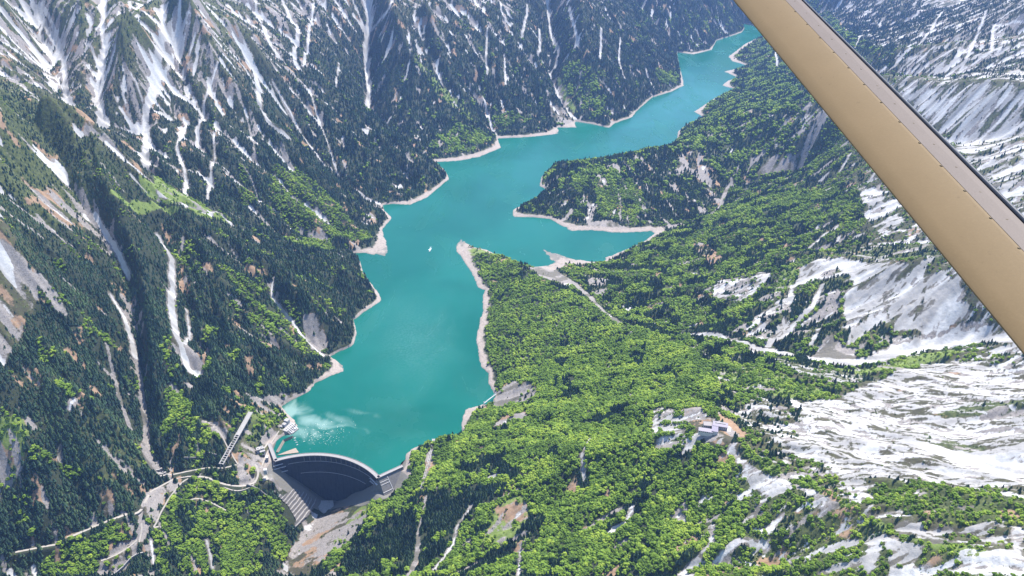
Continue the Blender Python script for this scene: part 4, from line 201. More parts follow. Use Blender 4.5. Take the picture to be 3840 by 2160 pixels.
(6,{'con':0,'broad':0,'rock':1,'tan':0},[(72,3035),(113,3159),(150,3190),(146,3262),(157,3273),(179,3204),(189,3115),(213,3045),(242,2991),(239,2917),(204,2886),(170,2912),(135,2940),(104,2986)]),
(40,{'con':0.85,'broad':0.2,'snow':0.002,'rock':0.05,'tan':0.05},[(-1960,3031),(-1934,3034),(-1909,3036),(-1887,3045),(-1867,3057),(-1613,2682),(-1591,2686),(-1570,2689),(-1550,2695),(-1529,2697),(-1506,2700),(-1482,2699),(-1457,2688),(-1434,2675),(-1416,2672),(-1398,2668),(-1382,2668),(-1366,2667),(-1349,2666),(-1332,2670),(-1315,2683),(-1298,2696),(-1278,2706),(-1256,2712),(-1236,2722),(-1218,2738),(-1200,2754),(-1182,2773),(-1162,2789),(-1143,2809),(-1124,2831),(-1100,2840),(-1073,2852),(-1051,2882),(-1025,2906),(-999,2929),(-974,2955),(-948,2982),(-920,3008),(-893,3035),(-865,3064),(-833,3084),(-802,3106),(-772,3135),(-740,3157),(-726,3266),(-686,3263),(-645,3253),(-602,3235),(-613,3213),(-637,3171),(-650,3082),(-628,2992),(-598,2925),(-571,2871),(-559,2827),(-581,2785),(-604,2746),(-625,2704),(-619,2632),(-612,2564),(-608,2512),(-626,2488),(-652,2465),(-671,2423),(-660,2398),(-630,2372),(-621,2347),(-644,2321),(-666,2298),(-689,2274),(-707,2239),(-728,2213),(-750,2191),(-770,2165),(-787,2134),(-803,2098),(-821,2069),(-837,2037),(-847,2009),(-843,1973),(-840,1941),(-839,1911),(-836,1879),(-840,1850),(-846,1824),(-854,1800),(-862,1776),(-889,1781),(-917,1788),(-945,1792),(-970,1793),(-996,1794),(-1020,1792),(-1045,1793),(-1052,1769),(-1056,1743),(-1061,1717),(-1063,1689),(-1065,1661),(-1078,1645),(-1098,1636),(-1117,1625),(-1137,1616),(-1155,1605),(-1173,1594),(-1190,1583),(-1209,1574),(-1226,1562),(-1247,1556),(-1265,1547),(-1284,1538),(-1302,1529),(-1322,1522),(-1339,1513),(-1357,1504),(-1369,1507),(-1370,1520),(-1371,1533),(-1376,1550),(-1379,1565),(-1382,1580),(-1385,1595),(-1386,1608),(-1386,1620),(-1386,1633),(-1387,1645),(-1387,1657),(-1389,1671),(-1389,1683),(-1391,1697),(-1392,1712),(-1392,1723),(-1394,1737),(-1395,1751),(-1399,1767),(-1402,1784),(-1407,1803),(-1417,1827),(-1424,1849),(-1432,1870),(-1437,1889),(-1444,1911),(-1451,1932),(-1457,1954),(-1462,1973),(-1468,1994),(-1473,2012),(-1475,2028),(-1479,2046),(-1480,2061),(-1482,2076),(-1483,2091),(-1487,2108),(-1505,2147),(-1528,2193),(-1544,2229),(-1561,2268),(-1577,2304),(-1590,2337),(-1601,2367),(-1610,2394),(-1617,2417),(-1621,2438),(-1625,2458),(-1631,2481),(-1643,2513),(-1661,2556)]),
(30,{'con':0.6,'broad':0.12,'shrub':0.6,'snow':0.012,'rock':0.14,'tan':0.15},[(-1624,2449),(-1611,2468),(-1601,2493),(-1598,2529),(-1599,2574),(-1589,2586),(-1578,2594),(-1567,2601),(-1553,2606),(-1533,2600),(-1499,2571),(-1472,2551),(-1453,2539),(-1436,2530),(-1416,2517),(-1395,2501),(-1370,2478),(-1374,2475),(-1413,2490),(-1435,2475),(-1441,2435),(-1442,2385),(-1440,2335),(-1443,2291),(-1444,2248),(-1457,2249),(-1474,2261),(-1490,2271),(-1505,2280),(-1522,2288),(-1538,2290),(-1553,2289),(-1569,2291),(-1583,2319),(-1596,2352),(-1605,2379),(-1613,2405),(-1618,2426)]),
(12,{'con':0.15,'broad':0.05,'shrub':0.4,'rock':0.5,'tan':0.6},[(-1552,2380),(-1540,2400),(-1528,2421),(-1516,2445),(-1501,2440),(-1486,2429),(-1468,2416),(-1455,2423),(-1440,2436),(-1428,2452),(-1418,2454),(-1420,2402),(-1428,2370),(-1441,2359),(-1458,2353),(-1472,2344),(-1489,2343),(-1505,2352),(-1521,2362),(-1537,2371)]),
(12,{'con':0.2,'broad':0,'shrub':0.3,'snow':0.08,'rock':0.6,'tan':0.5},[(-1495,2127),(-1485,2134),(-1474,2142),(-1458,2119),(-1449,2100),(-1440,2089),(-1431,2083),(-1420,2074),(-1410,2067),(-1401,2056),(-1396,2041),(-1389,2023),(-1390,1999),(-1395,1973),(-1399,1948),(-1399,1919),(-1399,1891),(-1402,1866),(-1407,1842),(-1409,1810),(-1419,1833),(-1427,1855),(-1432,1874),(-1439,1896),(-1446,1918),(-1453,1939),(-1460,1961),(-1464,1980),(-1468,1999),(-1472,2017),(-1477,2036),(-1478,2051),(-1480,2067),(-1482,2082),(-1485,2100)]),
(6,{'con':0.05,'snow':0.35,'rock':0.6},[(-1481,2085),(-1475,2078),(-1468,2071),(-1458,2061),(-1451,2053),(-1444,2041),(-1437,2028),(-1432,2010),(-1427,1991),(-1422,1969),(-1431,1958),(-1438,1976),(-1444,1994),(-1453,2005),(-1464,2015),(-1475,2024),(-1476,2039),(-1478,2054),(-1480,2070)]),
(30,{'con':0.3,'broad':0.8},[(-963,2424),(-948,2469),(-933,2513),(-918,2561),(-898,2592),(-866,2573),(-835,2554),(-805,2538),(-776,2525),(-757,2507),(-739,2493),(-720,2479),(-702,2464),(-683,2446),(-669,2417),(-695,2395),(-721,2376),(-747,2357),(-772,2361),(-796,2366),(-821,2370),(-845,2369),(-867,2360),(-889,2351),(-908,2362),(-926,2382),(-944,2402)]),
(20,{'con':0.4,'broad':0.6},[(-1224,2585),(-1197,2595),(-1168,2601),(-1143,2582),(-1121,2559),(-1099,2535),(-1096,2511),(-1119,2496),(-1145,2486),(-1169,2497),(-1191,2507),(-1206,2516),(-1218,2557)]),
(25,{'con':0.45,'broad':0.55},[(-1025,2481),(-1010,2524),(-993,2565),(-974,2602),(-952,2620),(-931,2618),(-909,2617),(-880,2595),(-851,2570),(-858,2558),(-879,2533),(-888,2471),(-902,2428),(-922,2405),(-942,2382),(-961,2359),(-976,2373),(-993,2409),(-1009,2445)]),
(8,{'con':0.15,'broad':0.05,'rock':0.7,'grass':0.2,'tan':0.25},[(-776,2525),(-745,2530),(-720,2534),(-705,2520),(-698,2508),(-690,2487),(-681,2467),(-697,2441),(-721,2442),(-746,2457),(-762,2481),(-770,2505)]),
(8,{'con':0.05,'broad':0.05,'rock':0.6,'tan':0.6},[(-1090,2132),(-1077,2122),(-1064,2111),(-1050,2105),(-1034,2114),(-1010,2125),(-1024,2159),(-1046,2170),(-1064,2180),(-1079,2193),(-1090,2186)]),
(10,{'con':0.08,'broad':0.35,'shrub':0.3,'snow':0.03,'grass':1.0},[(-1344,2697),(-1328,2720),(-1317,2756),(-1460,3120),(-1427,3110),(-1391,3097),(-1357,3086),(-1325,3078),(-1293,3066),(-1262,3056),(-1231,3050),(-1202,3053),(-1170,3052),(-1119,2852),(-1137,2821),(-1156,2798),(-1176,2778),(-1194,2754),(-1212,2730),(-1230,2709),(-1252,2698),(-1275,2691),(-1295,2681),(-1314,2667),(-1330,2684)]),
(10,{'con':0.1,'broad':0.3,'shrub':0.3,'grass':0.9},[(-1406,2538),(-1369,2525),(-1351,2549),(-1343,2592),(-1328,2621),(-1309,2642),(-1293,2670),(-1273,2685),(-1249,2693),(-1225,2700),(-1207,2721),(-1205,2713),(-1224,2686),(-1249,2675),(-1271,2658),(-1290,2632),(-1307,2602),(-1321,2570),(-1329,2527),(-1344,2510),(-1372,2519)]),
(25,{'con':0.2,'broad':0.95},[(-1124,3508),(-1097,3554),(-1070,3604),(-1040,3639),(-1008,3634),(-977,3632),(-944,3622),(-911,3599),(-877,3572),(-846,3551),(-814,3526),(-785,3500),(-760,3459),(-735,3418),(-704,3407),(-666,3416),(-625,3410),(-646,3386),(-682,3357),(-718,3330),(-753,3304),(-787,3281),(-822,3262),(-858,3249),(-893,3235),(-929,3237),(-962,3237),(-993,3233),(-1018,3251),(-1039,3279),(-1061,3310),(-1079,3355),(-1094,3405),(-1110,3459)]),
(20,{'con':0.5,'broad':0.6},[(-1239,3427),(-1205,3441),(-1175,3439),(-1158,3386),(-1140,3332),(-1131,3277),(-1139,3211),(-1150,3169),(-1171,3210),(-1193,3253),(-1211,3306),(-1224,3365)]),
(8,{'con':0.3,'rock':0.5,'tan':0.6},[(-710,3675),(-669,3623),(-655,3549),(-678,3504),(-697,3554)]),
(10,{'con':0.2,'broad':0.9,'grass':0.5},[(-1011,3175),(-979,3197),(-945,3215),(-911,3233),(-876,3251),(-836,3235),(-798,3229),(-800,3194),(-822,3127),(-851,3092),(-880,3062),(-909,3034),(-938,3007)]),
(25,{'con':0.35,'broad':0.9},[(-503,4556),(-469,4624),(-434,4688),(-398,4756),(-350,4791),(-297,4820),(-244,4851),(-197,4844),(-157,4799),(-118,4749),(-160,4658),(-200,4578),(-249,4542),(-301,4518),(-352,4498),(-403,4490),(-453,4523)]),
(20,{'con':0.4,'broad':0.7},[(-147,4978),(-90,5019),(-32,5060),(24,5071),(73,5025),(91,4972),(39,4906),(-15,4869),(-75,4861),(-116,4905)]),
(12,{'con':0.35,'broad':0.2,'shrub':0.5,'grass':0.5},[(-648,5255),(-595,5245),(-552,5221),(-510,5191),(-468,5157),(-427,5127),(-385,5096),(-344,5069),(-303,5029),(-263,4988),(-228,4938),(-198,4889),(-250,4881),(-297,4910),(-341,4949),(-385,4988),(-428,5022),(-472,5056),(-508,5099),(-543,5139),(-578,5178),(-613,5217)]),
(30,{'con':0.5,'broad':0.75,'snow':0.005},[(346,5756),(398,5739),(449,5687),(501,5596),(553,5531),(578,5479),(604,5435),(628,5379),(645,5316),(613,5207),(584,5121),(539,5146),(487,5195),(445,5266),(417,5363),(388,5468),(364,5576),(355,5666)]),
(20,{'con':0.3,'broad':0.9},[(1045,6003),(1130,6083),(1223,6188),(1282,6189),(1263,6030),(1174,5921),(1092,5836),(1065,5906)]),
(10,{'con':0.05,'broad':0.1,'rock':0.3,'grass':0.7},[(304,5741),(345,5634),(375,5527),(395,5418),(416,5316),(444,5219),(419,5219),(384,5309),(355,5406),(332,5526),(319,5647)]),
(8,{'con':0.3,'rock':0.8,'tan':0.3},[(243,5234),(308,5247),(358,5225),(400,5148),(407,5046),(345,5052),(285,5067),(253,5142)]),
(50,{'con':0.75,'broad':0.35,'snow':0.02},[(919,7138),(1023,7338),(1136,7569),(1211,7530),(1286,7498),(1360,7465),(1431,7424),(1537,7553),(1639,7656),(1733,7709),(1817,7718),(1959,7960),(2087,8128),(2140,8134),(2135,8019),(2114,7846),(2020,7669),(1929,7540),(1838,7398),(1716,7153),(1622,7044),(1539,6983),(1468,7006),(1391,6987),(1344,7055),(1296,7119),(1240,7135),(1178,7139),(1112,7134),(1047,7132),(983,7134)]),
(12,{'con':0.8,'broad':0.03,'shrub':0.35,'snow':0,'rock':0.12},[(-1233,1828),(-1215,1828),(-1201,1833),(-1186,1839),(-1171,1844),(-1157,1852),(-1145,1861),(-1134,1873),(-1117,1859),(-1105,1842),(-1098,1820),(-1093,1802),(-1085,1778),(-1081,1756),(-1093,1733),(-1106,1713),(-1118,1693),(-1138,1690),(-1156,1685),(-1176,1682),(-1193,1689),(-1206,1698),(-1219,1707),(-1229,1718),(-1235,1734),(-1240,1748),(-1246,1765),(-1243,1782),(-1240,1798),(-1238,1814)]),
(12,{'con':0.9,'broad':0.1},[(-1337,1800),(-1319,1811),(-1301,1823),(-1281,1832),(-1259,1839),(-1238,1844),(-1221,1849),(-1211,1865),(-1196,1857),(-1184,1836),(-1193,1822),(-1211,1809),(-1230,1799),(-1249,1789),(-1265,1775),(-1281,1760),(-1293,1744),(-1298,1724),(-1306,1707),(-1311,1688),(-1319,1671),(-1326,1654),(-1334,1646),(-1335,1658),(-1337,1673),(-1339,1688),(-1343,1706),(-1345,1720),(-1344,1739),(-1341,1758),(-1338,1778)]),
(12,{'con':0.2,'broad':0.2,'rock':0.3,'grass':0.7,'tan':0.3},[(-1392,1711),(-1375,1721),(-1360,1735),(-1345,1746),(-1327,1751),(-1318,1746),(-1320,1727),(-1324,1710),(-1326,1691),(-1330,1674),(-1333,1657),(-1342,1643),(-1352,1628),(-1364,1616),(-1377,1609),(-1386,1618),(-1386,1631),(-1386,1643),(-1386,1655),(-1389,1670),(-1389,1682),(-1391,1696)]),
(6,{'con':0.05,'broad':0.05,'rock':0.5,'grass':0.2,'tan':0.8},[(-1161,1664),(-1143,1680),(-1122,1682),(-1118,1665),(-1119,1641),(-1131,1625),(-1145,1630),(-1154,1648)]),
(6,{'con':0.05,'broad':0.05,'rock':0.5,'grass':0.2,'tan':0.8},[(-1309,1545),(-1292,1555),(-1286,1539),(-1295,1528),(-1308,1531)]),
(15,{'con':0.6,'broad':0.5},[(-1064,1853),(-1066,1876),(-1068,1899),(-1069,1919),(-1068,1937),(-1068,1957),(-1068,1976),(-1071,2002),(-1071,2032),(-1056,2060),(-1045,2050),(-1030,2029),(-1010,1999),(-990,1978),(-968,1963),(-945,1947),(-927,1932),(-907,1914),(-899,1890),(-895,1864),(-891,1838),(-905,1827),(-930,1824),(-956,1823),(-980,1819),(-1005,1815),(-1030,1813),(-1047,1833)]),
(8,{'con':0.1,'broad':1.0},[(-1081,2010),(-1067,2038),(-1054,2041),(-1040,2027),(-1019,2002),(-1008,1968),(-1015,1948),(-1039,1940),(-1058,1952),(-1070,1966),(-1074,1985)]),
(8,{'con':0.05,'broad':0.15,'rock':0.6,'grass':0.2,'tan':0.6},[(-968,1947),(-942,1940),(-916,1938),(-890,1938),(-864,1940),(-870,1914),(-881,1894),(-905,1904),(-930,1914),(-953,1925)]),
(10,{'con':0.06,'broad':0.15,'shrub':0.3,'rock':0.7,'grass':0.15,'tan':0.25},[(-838,1886),(-834,1918),(-828,1947),(-824,1983),(-814,2012),(-792,2029),(-772,2051),(-747,2058),(-721,2065),(-719,2031),(-728,2001),(-740,1980),(-747,1953),(-742,1910),(-724,1904),(-707,1901),(-687,1892),(-669,1885),(-656,1859),(-675,1845),(-695,1828),(-716,1815),(-736,1800),(-756,1783),(-777,1774),(-801,1772),(-825,1772),(-851,1775),(-843,1787),(-824,1802),(-824,1826),(-830,1855)]),
(10,{'con':0.2,'broad':0.4,'shrub':0.6,'rock':0.2,'grass':0.4},[(-845,2008),(-829,2040),(-814,2074),(-792,2094),(-767,2107),(-761,2061),(-767,2016),(-779,1984),(-791,1953),(-801,1919),(-826,1918),(-837,1939),(-841,1972)]),
(8,{'con':0.1,'broad':0.05,'rock':0.95},[(-858,2058),(-841,2088),(-823,2118),(-804,2147),(-783,2172),(-760,2193),(-735,2203),(-732,2193),(-757,2176),(-778,2152),(-793,2110),(-815,2094),(-837,2077)]),
(15,{'con':0.35,'broad':0.85,'rock':0.05},[(-1267,1525),(-1248,1533),(-1229,1542),(-1208,1548),(-1192,1560),(-1174,1571),(-1158,1584),(-1142,1598),(-1122,1606),(-1101,1614),(-1082,1624),(-1062,1631),(-1062,1611),(-1065,1592),(-1080,1577),(-1097,1565),(-1111,1550),(-1123,1535),(-1127,1517),(-1130,1497),(-1150,1493),(-1173,1491),(-1196,1490),(-1218,1488),(-1240,1486),(-1261,1482),(-1271,1496),(-1269,1510)]),
(18,{'con':0.3,'broad':0.8,'rock':0.08},[(-1012,1672),(-1005,1694),(-999,1719),(-994,1745),(-975,1756),(-952,1763),(-928,1767),(-904,1773),(-877,1769),(-850,1765),(-826,1765),(-800,1763),(-777,1769),(-756,1778),(-735,1788),(-715,1801),(-704,1793),(-694,1777),(-685,1762),(-678,1742),(-672,1722),(-666,1702),(-663,1679),(-669,1651),(-676,1626),(-682,1599),(-697,1582),(-717,1570),(-736,1558),(-756,1549),(-777,1542),(-799,1537),(-821,1532),(-844,1530),(-867,1527),(-889,1524),(-910,1519),(-933,1516),(-955,1513),(-975,1524),(-986,1543),(-998,1562),(-1007,1582),(-1007,1602),(-1008,1624),(-1009,1647)]),
(10,{'con':0.1,'broad':0.15,'shrub':0.2,'rock':0.55,'tan':0.4},[(-1060,1724),(-1044,1742),(-1025,1754),(-1007,1769),(-984,1776),(-961,1783),(-970,1776),(-988,1760),(-998,1738),(-1006,1716),(-1012,1691),(-1015,1665),(-1018,1642),(-1021,1620),(-1026,1600),(-1033,1580),(-1039,1582),(-1047,1603),(-1052,1621),(-1059,1642),(-1059,1668),(-1060,1696)]),
(10,{'con':0.15,'broad':0.2,'snow':0.01,'rock':0.6,'tan':0.2},[(-1130,1533),(-1116,1546),(-1103,1561),(-1090,1577),(-1069,1584),(-1048,1591),(-1038,1580),(-1034,1561),(-1040,1543),(-1052,1527),(-1064,1511),(-1080,1500),(-1103,1499),(-1125,1495),(-1130,1513)]),
(6,{'con':0.6,'broad':0.6},[(-901,1803),(-877,1812),(-852,1811),(-824,1802),(-806,1777),(-826,1772),(-853,1773),(-882,1783)]),
]
ROADS = [(4,[(-854.5,1762.3),(-840.4,1755),(-824.3,1751.8),(-807.3,1750.5),(-792.3,1757.2),(-778.6,1766.8),(-768.1,1779.8)]),(5,[(-1040.4,1596.7),(-1047.7,1585.9),(-1055.6,1575.3),(-1065.8,1566.1),(-1076,1557),(-1086.5,1548.3),(-1098.9,1542.2),(-1110.5,1535),(-1123.8,1530.1)]),(4,[(-763.3,1835.8),(-760.9,1856.9),(-760.8,1883.9),(-761.7,1916.6),(-762.3,1949.5),(-758.2,1971.1),(-753.9,1989.8),(-748.6,2008.5),(-742.1,2032.5)]),(3.5,[(-823.8,1827.9),(-837.7,1843.7),(-851.7,1859.5),(-865.6,1875.2),(-876.5,1889.4),(-887.5,1903.4),(-901.7,1914.8),(-915.4,1922.6),(-930.4,1933.1),(-945.8,1938.6),(-961.2,1943.9)]),(6,[(-768.9,1786.9),(-782.6,1777.6),(-796.1,1768.3),(-812.2,1765.3),(-829,1766),(-845.7,1766.6),(-863.4,1771.3),(-880.6,1777.7),(-899.2,1786.9),(-916.7,1791.6),(-934.8,1794),(-952.9,1796.4),(-969.1,1793.7),(-985,1790),(-999.3,1783.5),(-1011.7,1774.5),(-1022.3,1762.5),(-1032.6,1750.5),(-1042.6,1738.4),(-1052.5,1726.3)]),(8,[(-1052.5,1726.3),(-1052.2,1706.6),(-1053.9,1689.7),(-1055,1670.3),(-1059.5,1655),(-1072.4,1648.1),(-1086.9,1643.8),(-1098.9,1635.9),(-1110.8,1628),(-1122.6,1620.1),(-1136.1,1614.6),(-1147.6,1606.5),(-1158.9,1598.4),(-1170.1,1590.2),(-1181.3,1582.1),(-1192.3,1573.9),(-1203.2,1565.8),(-1215.9,1560.1)]),(6,[(-1240.9,1541.9),(-1254.6,1538.5),(-1268.2,1535),(-1281.2,1530.5),(-1294.2,1525.8),(-1307.2,1521.6),(-1320.3,1517.5),(-1333.3,1513.3)]),(5,[(-959.5,1791.7),(-970.6,1781.3),(-980.1,1768.3),(-986.2,1751.8),(-990.9,1735),(-997.1,1720.8),(-1000.2,1703.8),(-1003,1686.8),(-1007,1672.4),(-1007.7,1655.4),(-1009,1638.6),(-1013.3,1624.9),(-999.6,1630.5)]),(5,[(-1048.8,1793.4),(-1032.6,1794.5),(-1016.3,1795.6),(-1000.5,1799.2),(-986.2,1805.7),(-970.3,1809.3),(-954.2,1812.6),(-938,1815.8),(-921.8,1819),(-905.3,1819.5),(-888.6,1818.5),(-870.5,1814.8),(-854.6,1818.3),(-840,1825.3),(-824,1829.4)]),(4.5,[(-1055.8,1655.3),(-1050.1,1641.6),(-1042.7,1625.3),(-1039.2,1610.9),(-1037.9,1595.9),(-1036.6,1580.8)]),(20,[(-763.5,1804.5),(-750.5,1808.7),(-737.8,1817.3)]),(4,[(-947.3,1716.9),(-932.2,1724.2),(-915.6,1728.6),(-898.6,1725.4),(-880.1,1719.4),(-863.5,1715),(-848.1,1708.4),(-832.6,1701.7)]),(6,[(-768.9,1786.9),(-765,1803.9),(-764.7,1823.3),(-773.9,1837.9),(-784.3,1855.3),(-783.5,1878),(-781.6,1901),(-774.8,1922.1),(-769.1,1951.1)])]

# ---------------------------------------------------------------- numeric helpers for the ground
X0, X1, Y0, Y1, G = -3900.0, 3900.0, 560.0, 9500.0, 4.8
NX = int((X1 - X0) / G) + 1
NY = int((Y1 - Y0) / G) + 1

def hash2(ix, iy, seed):
    h = (ix.astype(np.int64) * 374761393 + iy.astype(np.int64) * 668265263 + seed * 974711) & 0xffffffff
    h = ((h ^ (h >> 13)) * 1274126177) & 0xffffffff
    return ((h ^ (h >> 16)) & 0xffff).astype(np.float32) / 65535.0

def perlin(x, y, seed=0):
    ix = np.floor(x); iy = np.floor(y)
    fx = (x - ix).astype(np.float32); fy = (y - iy).astype(np.float32)
    u = fx * fx * fx * (fx * (fx * 6 - 15) + 10); v = fy * fy * fy * (fy * (fy * 6 - 15) + 10)
    def g(ox, oy):
        a = hash2(ix + ox, iy + oy, seed) * 6.2831853
        return np.cos(a) * (fx - ox) + np.sin(a) * (fy - oy)
    a = g(0, 0); b = g(1, 0); c = g(0, 1); d = g(1, 1)
    return ((a + (b - a) * u) * (1 - v) + (c + (d - c) * u) * v) * 1.5

def fbm(x, y, wl, octv=4, seed=0, gain=0.5):
    out = 0; amp = 1.0; f = 1.0 / wl
    for k in range(octv):
        out = out + amp * perlin(x * f + 17.3 * k, y * f - 9.1 * k, seed + k)
        amp *= gain; f *= 2.03
    return out

def sstep(a, b, x):
    t = np.clip((x - a) / (b - a), 0, 1)
    return t * t * (3 - 2 * t)

def blur(a, r):
    # three box passes ~ gaussian, r in cells
    r = max(1, int(r))
    for _ in range(2):
        for ax in (0, 1):
            p = np.pad(a, [(r + 1, r) if k == ax else (0, 0) for k in (0, 1)], mode='edge').astype(np.float64)
            c = np.cumsum(p, axis=ax)
            n = a.shape[ax]
            hi = np.take(c, np.arange(2 * r + 1, 2 * r + 1 + n), axis=ax)
            lo = np.take(c, np.arange(0, n), axis=ax)
            a = ((hi - lo) / (2 * r + 1)).astype(np.float32)
    return a

def bil(a, gx, gy):
    # a[iy,ix] sampled at float grid positions
    gx = np.clip(gx, 0, a.shape[1] - 1.001); gy = np.clip(gy, 0, a.shape[0] - 1.001)
    ix = gx.astype(np.int32); iy = gy.astype(np.int32)
    fx = (gx - ix).astype(np.float32); fy = (gy - iy).astype(np.float32)
    return (a[iy, ix] * (1 - fx) + a[iy, ix + 1] * fx) * (1 - fy) + (a[iy + 1, ix] * (1 - fx) + a[iy + 1, ix + 1] * fx) * fy

def at_xy(a, x, y):
    return bil(a, (np.asarray(x, float) - X0) / G, (np.asarray(y, float) - Y0) / G)

def poly_mask(pts, nx, ny, g):
    """cells whose centre lies inside a closed polygon (even-odd), grid step g"""
    m = np.zeros((ny, nx), bool)
    p = np.asarray(pts, float)
    px = (p[:, 0] - X0) / g; py = (p[:, 1] - Y0) / g
    qx = np.roll(px, -1); qy = np.roll(py, -1)
    for j in range(max(0, int(py.min())), min(ny, int(py.max()) + 2)):
        c = ((py <= j) & (qy > j)) | ((qy <= j) & (py > j))
        if not c.any():
            continue
        xs = np.sort(px[c] + (j - py[c]) / (qy[c] - py[c]) * (qx[c] - px[c]))
        for a, b in zip(xs[0::2], xs[1::2]):
            i0 = max(0, int(math.ceil(a))); i1 = min(nx, int(math.floor(b)) + 1)
            if i1 > i0:
                m[j, i0:i1] = True
    return m

def resample(pts, step):
    p = np.asarray(pts, float)
    d = np.r_[0, np.cumsum(np.hypot(np.diff(p[:, 0]), np.diff(p[:, 1])))]
    n = max(2, int(d[-1] / step) + 1)
    t = np.linspace(0, d[-1], n)
    return np.stack([np.interp(t, d, p[:, k]) for k in range(p.shape[1])], 1)

def smooth_line(pts, it=2):
    p = np.asarray(pts, float)
    for _ in range(it):
        q = [p[0]]
        for a, b in zip(p[:-1], p[1:]):
            q += [a * .75 + b * .25, a * .25 + b * .75]
        q.append(p[-1]); p = np.array(q)
    return p

def line_dist(lines, rmax):
    """distance to the nearest of several polylines and the value (column 2) carried there; inf beyond rmax"""
    D = np.full((NY, NX), 1e9, np.float32); V = np.zeros((NY, NX), np.float32)
    for ln in lines:
        p = np.asarray(ln, float)
        for a, b in zip(p[:-1], p[1:]):
            r = rmax
            i0 = int(max(0, (min(a[0], b[0]) - r - X0) / G)); i1 = int(min(NX, (max(a[0], b[0]) + r - X0) / G + 2))
            j0 = int(max(0, (min(a[1], b[1]) - r - Y0) / G)); j1 = int(min(NY, (max(a[1], b[1]) + r - Y0) / G + 2))
            if i1 <= i0 or j1 <= j0:
                continue
            xx = (X0 + G * np.arange(i0, i1))[None, :]; yy = (Y0 + G * np.arange(j0, j1))[:, None]
            dx, dy = b[0] - a[0], b[1] - a[1]
            t = np.clip(((xx - a[0]) * dx + (yy - a[1]) * dy) / (dx * dx + dy * dy + 1e-9), 0, 1)
            d = np.hypot(xx - a[0] - t * dx, yy - a[1] - t * dy)
            sub = D[j0:j1, i0:i1]; sv = V[j0:j1, i0:i1]
            k = d < sub
            sub[k] = d[k]; sv[k] = (a[2] + t * (b[2] - a[2]))[k]
    return D, V

def solve_base(lines, lake, bed=-60.0):
    """heights between ridge lines, stream lines and the lake shore (harmonic, coarse to fine)"""
    h = None
    for g in (192, 96, 48, 24, 12):
        nx = int((X1 - X0) / g) + 1; ny = int((Y1 - Y0) / g) + 1
        acc = np.zeros((ny, nx)); wt = np.zeros((ny, nx))
        for ln in lines:
            q = resample(ln, g * 0.5)
            ix = np.round((q[:, 0] - X0) / g).astype(int); iy = np.round((q[:, 1] - Y0) / g).astype(int)
            ok = (ix >= 0) & (ix < nx) & (iy >= 0) & (iy < ny)
            np.add.at(acc, (iy[ok], ix[ok]), q[ok, 2]); np.add.at(wt, (iy[ok], ix[ok]), 1)
        fix = wt > 0
        val = np.where(fix, acc / np.maximum(wt, 1), 0)
        m = poly_mask(lake, nx, ny, g)
        val[m] = 0; fix = fix | m
        if h is None:
            h = np.full((ny, nx), val[fix].mean())
        else:
            yy = np.linspace(0, h.shape[0] - 1, ny); xx = np.linspace(0, h.shape[1] - 1, nx)
            gx, gy = np.meshgrid((np.arange(nx) * g) / (2 * g), (np.arange(ny) * g) / (2 * g))
            h = bil(h, gx, gy).astype(np.float64)
        h = np.where(fix, val, h)
        for it in range(500 if g > 48 else 260):
            p = np.pad(h, 1, mode='edge')
            a = 0.25 * (p[:-2, 1:-1] + p[2:, 1:-1] + p[1:-1, :-2] + p[1:-1, 2:])
            h = np.where(fix, val, h + 1.0 * (a - h))
    # loose slopes settle: nothing much steeper than a rock slope can stand
    lim = 12.0 * 1.2
    for it in range(160):
        p = np.pad(np.where(m, 1e5, h), 1, mode='edge'); mv = 0
        for q in (p[:-2, 1:-1], p[2:, 1:-1], p[1:-1, :-2], p[1:-1, 2:]):
            d = np.where(q > 5e4, 0, q - h); mv = mv + np.sign(d) * np.maximum(0, np.abs(d) - lim)
        h = np.where(m, h, h + 0.2 * mv)
    gx, gy = np.meshgrid(np.arange(NX) * G / 12.0, np.arange(NY) * G / 12.0)
    return blur(bil(h.astype(np.float32), gx, gy), 2)

def grad(h):
    gy, gx = np.gradient(h, G)
    return gx.astype(np.float32), gy.astype(np.float32)

def streak(h, wl, length, seed, across=False, g=None):
    G = g or globals()['G']; NY, NX = h.shape
    """noise drawn out down the fall line: ribs and runnels that follow the slope"""
    gx, gy = grad(blur(h, max(1, max(wl, 14) / G / 2)))
    m = np.hypot(gx, gy) + 1e-4
    dx = gx / m; dy = gy / m
    if across: dx, dy = -dy, dx
    rng = np.random.default_rng(seed)
    r = max(1, int(wl / G / 4))
    n = rng.standard_normal((NY, NX)).astype(np.float32)
    n = blur(n, r); n /= n.std()
    step = max(1.0, wl / G / 3)
    k = int(length / G / step / 2)
    bx, by = np.meshgrid(np.arange(NX, dtype=np.float32), np.arange(NY, dtype=np.float32))
    out = n.copy(); wsum = 1.0
    for sgn in (1, -1):
        px = bx.copy(); py = by.copy()
        for i in range(k):
            ix = np.clip(px, 0, NX - 1).astype(np.int32); iy = np.clip(py, 0, NY - 1).astype(np.int32)
            px = px + sgn * step * dx[iy, ix]; py = py + sgn * step * dy[iy, ix]
            w = 1 - (i + 1) / (k + 1)
            ix = np.clip(px, 0, NX - 1).astype(np.int32); iy = np.clip(py, 0, NY - 1).astype(np.int32)
            out += w * n[iy, ix]; wsum += w
    out -= out.mean()
    return out / out.std()


# ---------------------------------------------------------------- object helpers
def tag(o, label=None, cat=None, group=None, kind=None):
    if label: o['label'] = label
    if cat: o['category'] = cat
    if group: o['group'] = group
    if kind: o['kind'] = kind
    return o

